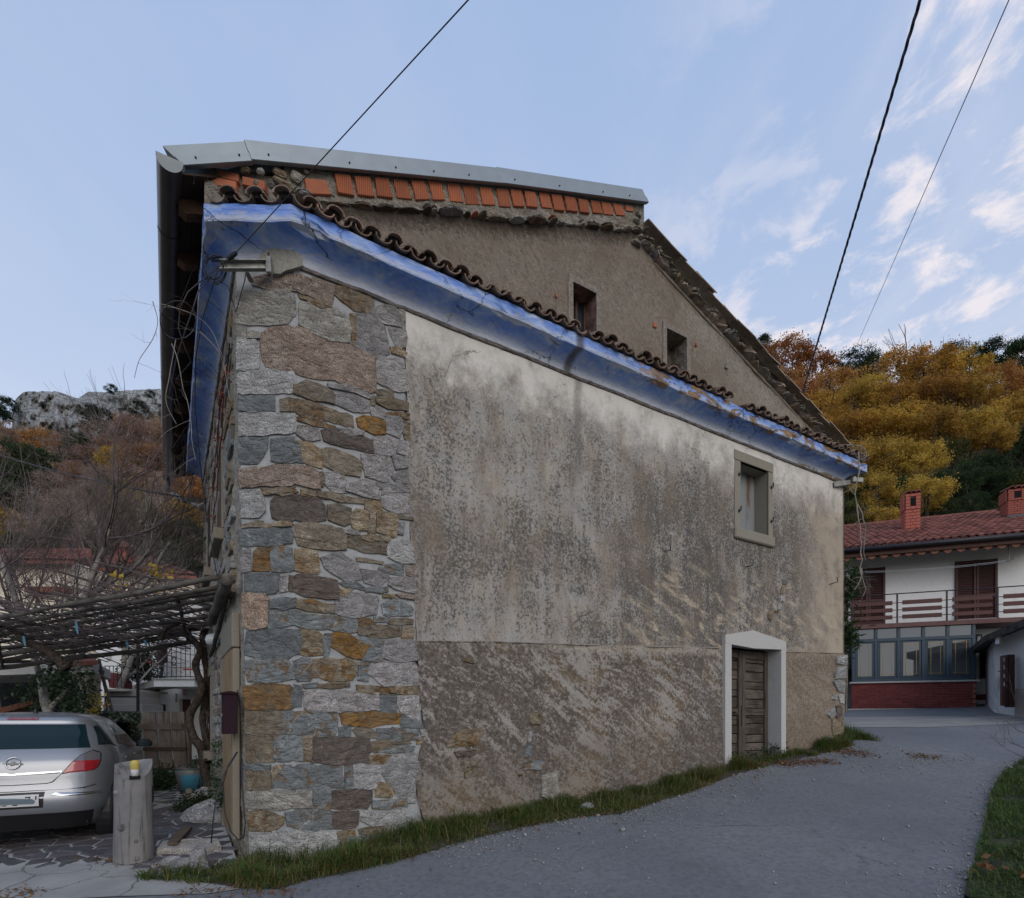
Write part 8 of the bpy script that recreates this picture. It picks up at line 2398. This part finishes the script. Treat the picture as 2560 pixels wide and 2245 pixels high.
def tree(px, py, rpx, key, d, where, ground=None, group=None, sq=1.0, var=None):
    c = E(px, py, d); r = rpx * d / F
    lab = CNAME[key] + ' ' + where
    g = ground if ground is not None else c.z - 1.7 * r
    rt = empty({'pine': 'pine_tree', 'green': 'evergreen_tree'}.get(key, 'autumn_tree'), (c.x, c.y, g), RND.uniform(0, 6.28), lab, 'tree', group)
    o = bpy.data.objects.new('crown', crowns(key, RND.randint(0, 1) if var is None else var)); COL.objects.link(o); o.parent = rt; o.location = (0, 0, c.z - g); o.scale = (r, r, r * sq)
    NTREE.setdefault(lab, []).append((px, rt))
    t = bpy.data.objects.new('trunk', LIMB[RND.randint(0, 2)]); COL.objects.link(t); t.parent = rt; t.location = (0, 0, c.z - g); t.scale = (r, r, r)
    return rt
def wR(px, py):
    a = 'beside the old gable' if px < 2090 else 'left of the near chimney' if px < 2230 else 'above the near chimney' if px < 2340 else 'between the two chimneys' if px < 2480 else 'above the far right chimney'
    b = 'on the skyline ' if py < 925 else 'high on the slope ' if py < 1010 else 'halfway down the slope ' if py < 1110 else 'just over the red roof '
    return b + a
RT_ = [(1912, 880, 40, 'pine', 66), (2140, 925, 55, 'green', 66), (2180, 915, 40, 'pine', 68), (2490, 890, 45, 'pine', 68), (2555, 905, 65, 'green', 66), (2370, 905, 45, 'pine', 70), (2425, 910, 45, 'green', 70), (2600, 880, 60, 'pine', 66), (2640, 920, 60, 'orange', 58),
       (1970, 905, 62, 'orange', 58), (2035, 930, 55, 'orange', 59), (1945, 970, 55, 'orange', 55), (2085, 975, 60, 'orange', 54), (2250, 930, 70, 'orange', 60), (2320, 930, 70, 'gold', 58), (2400, 945, 68, 'gold', 57), (2490, 965, 60, 'orange', 55), (2560, 985, 65, 'orange', 53),
       (1990, 1010, 60, 'orange', 50), (2050, 1035, 60, 'gold', 48), (2140, 1010, 62, 'yellow', 50), (2170, 975, 42, 'yellow', 51), (2210, 1010, 62, 'gold', 50), (2280, 1000, 60, 'gold', 50), (2350, 995, 62, 'gold', 49), (2430, 985, 52, 'yellow', 48), (2530, 1045, 62, 'gold', 46), (2600, 1030, 70, 'gold', 46),
       (2040, 1090, 58, 'gold', 43), (2115, 1085, 60, 'gold', 42), (2180, 1080, 60, 'gold', 42), (2260, 1075, 68, 'gold', 41), (2340, 1075, 66, 'yellow', 40), (2420, 1070, 60, 'yellow', 40), (2480, 1100, 48, 'yellow', 39),
       (2150, 1150, 58, 'yellow', 37), (2220, 1150, 60, 'yellow', 36), (2295, 1160, 60, 'yellow', 35), (2370, 1135, 48, 'olive', 36), (2060, 1160, 60, 'olive', 38), (2550, 1120, 60, 'green', 40), (2600, 1150, 70, 'green', 38),
       (2120, 1225, 55, 'green', 33), (2180, 1230, 55, 'yellow', 32), (2250, 1240, 50, 'green', 33), (2310, 1235, 55, 'yellow', 30.5), (2380, 1210, 58, 'green', 33), (2450, 1190, 62, 'green', 35), (2510, 1215, 60, 'green', 33), (2570, 1230, 60, 'olive', 32), (2130, 1290, 45, 'olive', 30), (2200, 1300, 45, 'yellow', 29.5), (2350, 1290, 45, 'green', 31), (2430, 1270, 50, 'green', 31), (2080, 1280, 50, 'green', 31)]
for a in RT_: tree(*a, wR(a[0], a[1]), None, 'autumn trees on the hill behind the red roof', .95)
def wL(px, py):
    a = 'at the left edge' if px < 90 else 'left of the eave' if px < 250 else 'under the brown gutter' if px < 400 else 'behind the left wall'
    b = 'below the cliff ' if py < 1120 else 'midway down the left hill ' if py < 1220 else 'low on the left hill '
    return b + a
LT = [(105, 1108, 48, 'orange', 112), (20, 1095, 45, 'russet', 120), (160, 1115, 45, 'mauve', 112), (255, 1090, 50, 'mauve', 116), (320, 1070, 42, 'russet', 118), (375, 1085, 48, 'russet', 112), (200, 1110, 30, 'green', 108), (290, 1120, 42, 'russet', 108), (420, 1090, 50, 'russet', 110),
      (30, 1150, 55, 'green', 95), (85, 1155, 55, 'green', 92), (60, 1195, 50, 'green', 86), (10, 1200, 50, 'green', 84), (150, 1160, 45, 'mauve', 96), (185, 1140, 34, 'green', 98), (228, 1155, 48, 'russet', 96), (284, 1150, 38, 'yellow', 92), (345, 1155, 50, 'russet', 90), (395, 1150, 48, 'orange', 92), (440, 1150, 50, 'russet', 92), (190, 1190, 46, 'russet', 86), (250, 1195, 42, 'mauve', 84),
      (130, 1215, 44, 'mauve', 80), (320, 1200, 48, 'russet', 78), (375, 1210, 48, 'russet', 76), (280, 1225, 42, 'olive', 74), (225, 1235, 40, 'mauve', 72), (30, 1255, 48, 'green', 66), (90, 1260, 46, 'mauve', 66), (160, 1265, 46, 'mauve', 64), (430, 1215, 48, 'mauve', 72), (480, 1230, 55, 'orange', 70),
      (25, 1310, 44, 'yellow', 54), (80, 1320, 50, 'mauve', 52), (350, 1290, 42, 'olive', 54), (400, 1275, 44, 'mauve', 56), (465, 1290, 52, 'yellow', 50), (420, 1330, 46, 'olive', 46), (480, 1345, 52, 'green', 44), (360, 1335, 44, 'green', 46), (300, 1340, 44, 'mauve', 44), (240, 1330, 46, 'mauve', 48), (170, 1330, 46, 'olive', 50), (440, 1390, 46, 'green', 38), (500, 1400, 46, 'green', 38), (110, 1365, 46, 'olive', 44), (40, 1370, 46, 'green', 44), (-20, 1250, 60, 'green', 66), (-20, 1150, 60, 'russet', 92), (390, 1375, 44, 'olive', 40), (270, 1375, 46, 'green', 40), (190, 1378, 46, 'mauve', 42)]
for a in LT: tree(*a, wL(a[0], a[1]), None, 'trees on the left hillside', .92)
for lab, L in NTREE.items():                                   # trees of one colour and place: told apart by their order
    if len(L) > 1:
        L.sort(key=lambda q: q[0])
        for i, (_, o) in enumerate(L):
            o['label'] = lab + ', ' + ('leftmost' if i == 0 else 'rightmost' if i == len(L) - 1 else 'middle one' if len(L) == 3 else 'second from left' if i == 1 else 'third from left' if i == 2 else 'fourth from left')
# cliff of grey limestone with bushes on it
def mat_cliff():
    t = NT('grey_limestone_cliff'); a = t.noise(.09, 6, .65, t.map((1, 1, .5))); b = t.noise(.5, 6, .7); v = t.voro(.16, 'DISTANCE_TO_EDGE', t.map((1, 1, 1.5), (0, .4, 0)))
    c = t.ramp(a, [(.3, (.16, .165, .165)), (.5, (.26, .265, .26)), (.7, (.38, .375, .36))]); c = t.mix(t.mr(b, .5, .68, 0, .7), c, (.11, .11, .10)); c = t.mix(t.mr(v, .10, .0, 0, .75), c, (.07, .068, .055))
    t.bump(t.math('ADD', b, v), .8, .8); return t.done(c, .95)
CLIFFM = mat_cliff()
def cliff(name, tops, ybot, d, label, seed):
    mb = MB(); rows = []; xs = [p[0] for p in tops]; ys = [p[1] for p in tops]; NX = 60
    for j in range(28):
        f = j / 27; row = []
        for i in range(NX + 1):
            px = xs[0] + (xs[-1] - xs[0]) * i / NX; yt = np.interp(px, xs, ys); py = yt + (ybot - yt) * f
            e = 7 * mnoise.noise((px * .018, py * .022, seed)) + 3.5 * mnoise.noise((px * .06, py * .05, seed + 3)) + 1.5 * mnoise.noise((px * .16, py * .14, seed))
            edge = min(i, NX - i) / 6; e2 = 10 * max(0, 1 - edge) ** 2 + 9 * (1 - f) ** 6
            row.append(E(px, py + 2.2 * mnoise.noise((px * .09, 0, seed)) * (1 - f), d + e + e2 - 4 * f))
        rows.append(row)
    back = [p + Vector((0, 25, -2)) for p in rows[0]]; mb.grid([back] + rows)
    return mb.build(name, CLIFFM, label=label, cat='cliff')
cliff('cliff', [(30, 1040), (38, 998), (60, 979), (140, 978), (165, 986), (195, 996), (222, 1020)], 1150, 138, 'big rounded grey limestone cliff at the skyline on the left', 2)
cliff('cliff', [(185, 1010), (200, 992), (222, 979), (262, 980), (300, 977), (350, 974), (400, 972), (430, 980)], 1140, 146, 'lower broken grey cliff running behind the brown gutter', 7)
for i, (px, py, r, w) in enumerate([(277, 972, 15, 'on top of the broken cliff'), (222, 1030, 26, 'filling the cleft between the two cliffs'), (254, 1042, 27, 'at the foot of the broken cliff'), (342, 1022, 28, 'on the cliff face beside the gutter'), (8, 1018, 34, 'left of the big round cliff'), (-20, 1040, 40, 'at the left edge beside the cliff'), (375, 985, 12, 'small on the cliff rim by the gutter'), (208, 1065, 17, 'under the cleft of the cliffs'), (245, 1058, 15, 'lowest under the broken cliff')]):
    c = E(px, py, 134); rr_ = r * 134 / F; o = bpy.data.objects.new('bush', crowns('pine', 0)); COL.objects.link(o); o.location = c; o.scale = (rr_, rr_, rr_ * .85); tag(o, 'dark green bush ' + w, 'bush', 'bushes on the cliff')
# dry reeds
r = np.random.default_rng(4); n = 2600; px = r.uniform(255, 355, n); P = np.array([tuple(E(a, 1330, 42 + b)) for a, b in zip(px, r.uniform(-3, 3, n))]); V, Fq, tn = blades(P, r.uniform(2.0, 3.6, n), .03, .25, seed=3)
mesh_np('reeds', V, Fq, LEAF['straw'], label='pale dry reed clump between the bare trees on the left', cat='reeds', kind='stuff', tone=tn)
# bare fig trees
def bare(name, base, d0, L, r, seed, label, cat, mats, maxlev=5, bias=.3, nch=(2, 4), ang=(.4, .95), extra=()):
    rt = empty(name, tuple(base), 0, label, cat); rr = random.Random(seed); tw, th = MB(), MB()
    grow(tw, th, Vector(base), Vector(d0), L, r, 0, rr, maxlev, bias, nch, .3, ang)
    for (p, d, l_, r_) in extra: grow(tw, th, Vector(p), Vector(d), l_, r_, 1, rr, maxlev, bias, nch, .3, ang)
    th.build('trunk', mats[0], rt, smooth=True); tw.build('twigs', mats[1], rt, kind='stuff'); return rt
b0 = E(165, 1790, 10.4); b0.z = hz(b0.x, b0.y)
bare('bare_fig_tree', b0, (-.25, .1, 1), 2.3, .12, 12, 'large bare grey fig tree rising through the pergola', 'tree', (BARK, TWIG), 5, .26, (3, 5), (.5, 1.15), [(E(60, 1560, 10.2), (-.3, 0, .9), 1.7, .06), (E(200, 1560, 10.2), (.3, -.1, .9), 1.8, .06), (E(330, 1500, 10.6), (.5, .1, .8), 1.3, .045),(E(150, 1700, 10.4), (.45, .1, .9), 1.6, .07), (E(135, 1660, 10.4), (-.6, -.1, .8), 1.5, .08), (E(120, 1600, 10.6), (.9, .2, .7), 1.5, .06), (E(240, 1480, 10.8), (.9, .1, .55), 1.3, .05)])
b0 = E(30, 1780, 14.0); b0.z = hz(b0.x, b0.y)
bare('bare_tree', b0, (.05, 0, 1), 2.5, .12, 5, 'tall pale bare tree forking at the left edge', 'tree', (PALETWIG, PALETWIG), 4, .55, (2, 3), (.25, .6))
b0 = E(255, 1700, 15.5); b0.z = hz(b0.x, b0.y)
bare('bare_fig_tree', b0, (.1, 0, 1), 3.1, .11, 31, 'second bare tree standing in front of the cream house', 'tree', (BARK, PALETWIG), 5, .3, (3, 4), (.45, 1.0))
b0 = E(395, 1690, 17); b0.z = hz(b0.x, b0.y)
bare('bare_tree', b0, (.1, 0, 1), 3.0, .07, 44, 'thin bare sapling close to the left wall', 'tree', (TWIG, TWIG), 4, .4, (3, 4), (.35, .8))
# green sprigs in the shed, ivy on the side door and fig trunk
def leafcloud(name, ctrs, n, spread, size, key, label, cat, seed, flat=.2):
    r = np.random.default_rng(seed); c = np.array([tuple(x) for x in ctrs]); C = c[r.choice(len(c), n)] + r.normal(size=(n, 3)) * spread
    V, Fq, tn = leafquads(C, np.full(n, size), seed, flat); return mesh_np(name, V, Fq, LEAF[key], label=label, cat=cat, kind='stuff', tone=tn)
leafcloud('shed_creeper', [E(*p) for p in ((150, 1690, 10.2), (165, 1700, 10.2), (190, 1740, 10.9), (110, 1700, 10.3), (90, 1750, 12), (180, 1770, 10.6), (215, 1700, 11.4), (218, 1750, 11.4), (60, 1740, 12.2), (120, 1735, 12.2), (210, 1780, 11.4))], 1500, .13, .04, 'ivy', 'green creeper leaves hanging in the dark shed opening', 'creeper', 3)
leafcloud('yellow_creeper', [E(*p) for p in ((235, 1745, 11.3), (252, 1760, 11.3), (230, 1775, 11.3), (300, 1452, 8.2), (395, 1440, 8.0))], 110, .07, .045, 'yellow', 'few yellow leaves left on the creeper beside the stairs', 'creeper', 4)
leafcloud('ivy', [E(*p) for p in ((548, 1860, 6.9), (550, 1910, 6.9), (549, 1960, 6.9), (546, 2000, 6.9), (555, 1990, 6.8), (535, 1950, 7.6), (478, 1920, 10.0), (500, 1905, 9.4))], 700, .05, .022, 'ivy', 'small dark ivy climbing beside the side door', 'ivy', 5)
leafcloud('garden_weeds', [E(*p) for p in ((400, 1945, 10.6), (420, 1955, 10.4), (390, 1962, 10.2), (430, 1940, 10.8), (410, 1968, 10.0))], 1500, .10, .03, 'green', 'patch of green weeds at the foot of the plank gate', 'weeds', 6)
leafcloud('wall_weeds', [gz(G(*p), .03) for p in ((470, 2020), (490, 2012), (510, 2008), (535, 2005), (455, 2030), (550, 2010))], 1800, .08, .02, 'green', 'low green weeds around the pale rock by the side door', 'weeds', 7)
leafcloud('door_weeds', [gz(G(*p), .10) for p in ((1915, 1895), (1935, 1890), (1950, 1880), (1880, 1905), (1960, 1885), (1845, 1912))], 700, .06, .022, 'ivy', 'dark leafy weeds growing at the door sill', 'weeds', 8)
mb = MB(); rr = random.Random(3)
ol = empty('oleander', tuple(E(2108, 1790, 14.5)), 0, 'green oleander shrub half hidden behind the far corner', 'shrub')
r = np.random.default_rng(11); cs_ = [E(2118, 1440, 13.2), E(2122, 1470, 13.2), E(2115, 1500, 13.2), E(2112, 1570, 13.2), E(2120, 1590, 13.2), E(2114, 1610, 13.2), E(2095, 1540, 13.3)]
n = 900; C = np.array([tuple(c) for c in cs_])[r.choice(len(cs_), n)] + r.normal(size=(n, 3)) * .13; V, Fq, tn = leafquads(C, np.full(n, .10), 5, 0.0)
V = V.reshape(-1, 4, 3); m_ = V.mean(1, keepdims=True); V[:, 1] = m_[:, 0] + (V[:, 1] - m_[:, 0]) * .35; V[:, 3] = m_[:, 0] + (V[:, 3] - m_[:, 0]) * .35; V = V.reshape(-1, 3)
Mi = np.array(FR[ol.name].inverted()); mesh_np('foliage', V @ Mi[:3, :3].T + Mi[:3, 3], Fq, LEAF['green'], parent=ol, tone=tn)
for k in range(4): mb = MB(); q = E(2100 + k * 5, 1780, 13.4); mb.tube([q, E(2104 + k * 5, 1600, 13.3), E(2108 + k * 4, 1450, 13.2)], .02, 5); mb.build('stem', PALETWIG, ol)
# dry creeper hanging from the far eave, red creepers on the left wall
def creeper(name, paths, r, mat, label, twig=0, seed=1):
    rr = random.Random(seed); rt = empty(name, tuple(paths[0][-1]), 0, label, 'creeper')
    mb = MB(); tw = MB()
    for P in paths:
        P_, rad = twist(P, (r, r * .5), amp=r * 2.5, sc=5); mb.tube(P_, rad, 5, 0, False)
        for k in range(twig):
            a = rr.choice(P_); grow(tw, tw, a, Vector((rr.gauss(0, 1), rr.gauss(0, .4), rr.gauss(-.2, .6))), rr.uniform(.1, .35), r * .4, 3, rr, 4, -.05, (1, 2), .5)
    mb.build('stem', mat, rt)
    if tw.v: tw.build('twigs', mat, rt, kind='stuff')
    return rt
creeper('dry_creeper', [vp([(2146, 1130), (2148, 1170), (2140, 1220), (2139, 1255), (2146, 1290), (2152, 1340), (2154, 1390), (2150, 1430), (2158, 1450), (2162, 1475), (2155, 1490)], 10.5), vp([(2143, 1260), (2158, 1290), (2162, 1330), (2160, 1400)], 10.6), vp([(2154, 1420), (2150, 1455), (2135, 1475)], 10.5), vp([(2090, 1120), (2130, 1112), (2165, 1125), (2170, 1140), (2150, 1150)], 10.6)], .013, PALETWIG, 'dry leafless creeper dangling from the far end of the eave', 7, 3)
creeper('bare_creeper', [vp([(385, 755), (395, 800), (380, 850), (350, 900), (335, 945)], 5.3), vp([(430, 860), (445, 900), (455, 960), (470, 1010), (480, 1090), (488, 1150)], 5.35), vp([(400, 760), (440, 770), (490, 790), (530, 830), (560, 900)], 5.4), vp([(500, 830), (540, 870), (560, 920), (575, 1000)], 5.5), vp([(440, 850), (425, 930), (415, 1000), (440, 1060)], 5.4)], .0042, PALETWIG, 'bare pale creeper stems tangled under the blue eave', 3, 4)
creeper('red_creeper', [wl(p, .06) for p in ([(575, 860), (563, 950), (555, 1040), (548, 1150), (540, 1250), (530, 1330), (522, 1420)], [(568, 900), (550, 1000), (545, 1120), (533, 1230), (541, 1340)], [(556, 960), (545, 1080), (535, 1180), (528, 1280)])], .008, simple('dark_red_stem', (.09, .022, .022), .8), 'thin dark red creeper climbing the left stone wall', 8, 6)
r = np.random.default_rng(2); cc = wl([(566, 940), (560, 990), (556, 1030), (545, 1160), (536, 1225), (534, 1345), (532, 1290), (545, 1100)], .08)
leafcloud('red_leaves', cc, 160, .035, .016, 'redleaf', 'last dark red leaves of the creeper on the left wall', 'leaves', 9)
# twiggy sprigs reaching over the road from the bank
mb = MB(); rr = random.Random(6)
for px, py, d in ((2575, 1880, 9.0), (2585, 1840, 9.2), (2575, 1905, 8.6), (2590, 1800, 9.3)):
    grow(mb, mb, E(px, py, d), Vector((-1, -.1, .45)), .55, .007, 2, rr, 4, .15, (2, 3), .4, (.3, .7))
mb.build('bare_shrub', TWIG, label='thin bare twigs reaching in from the right edge over the road', cat='shrub')
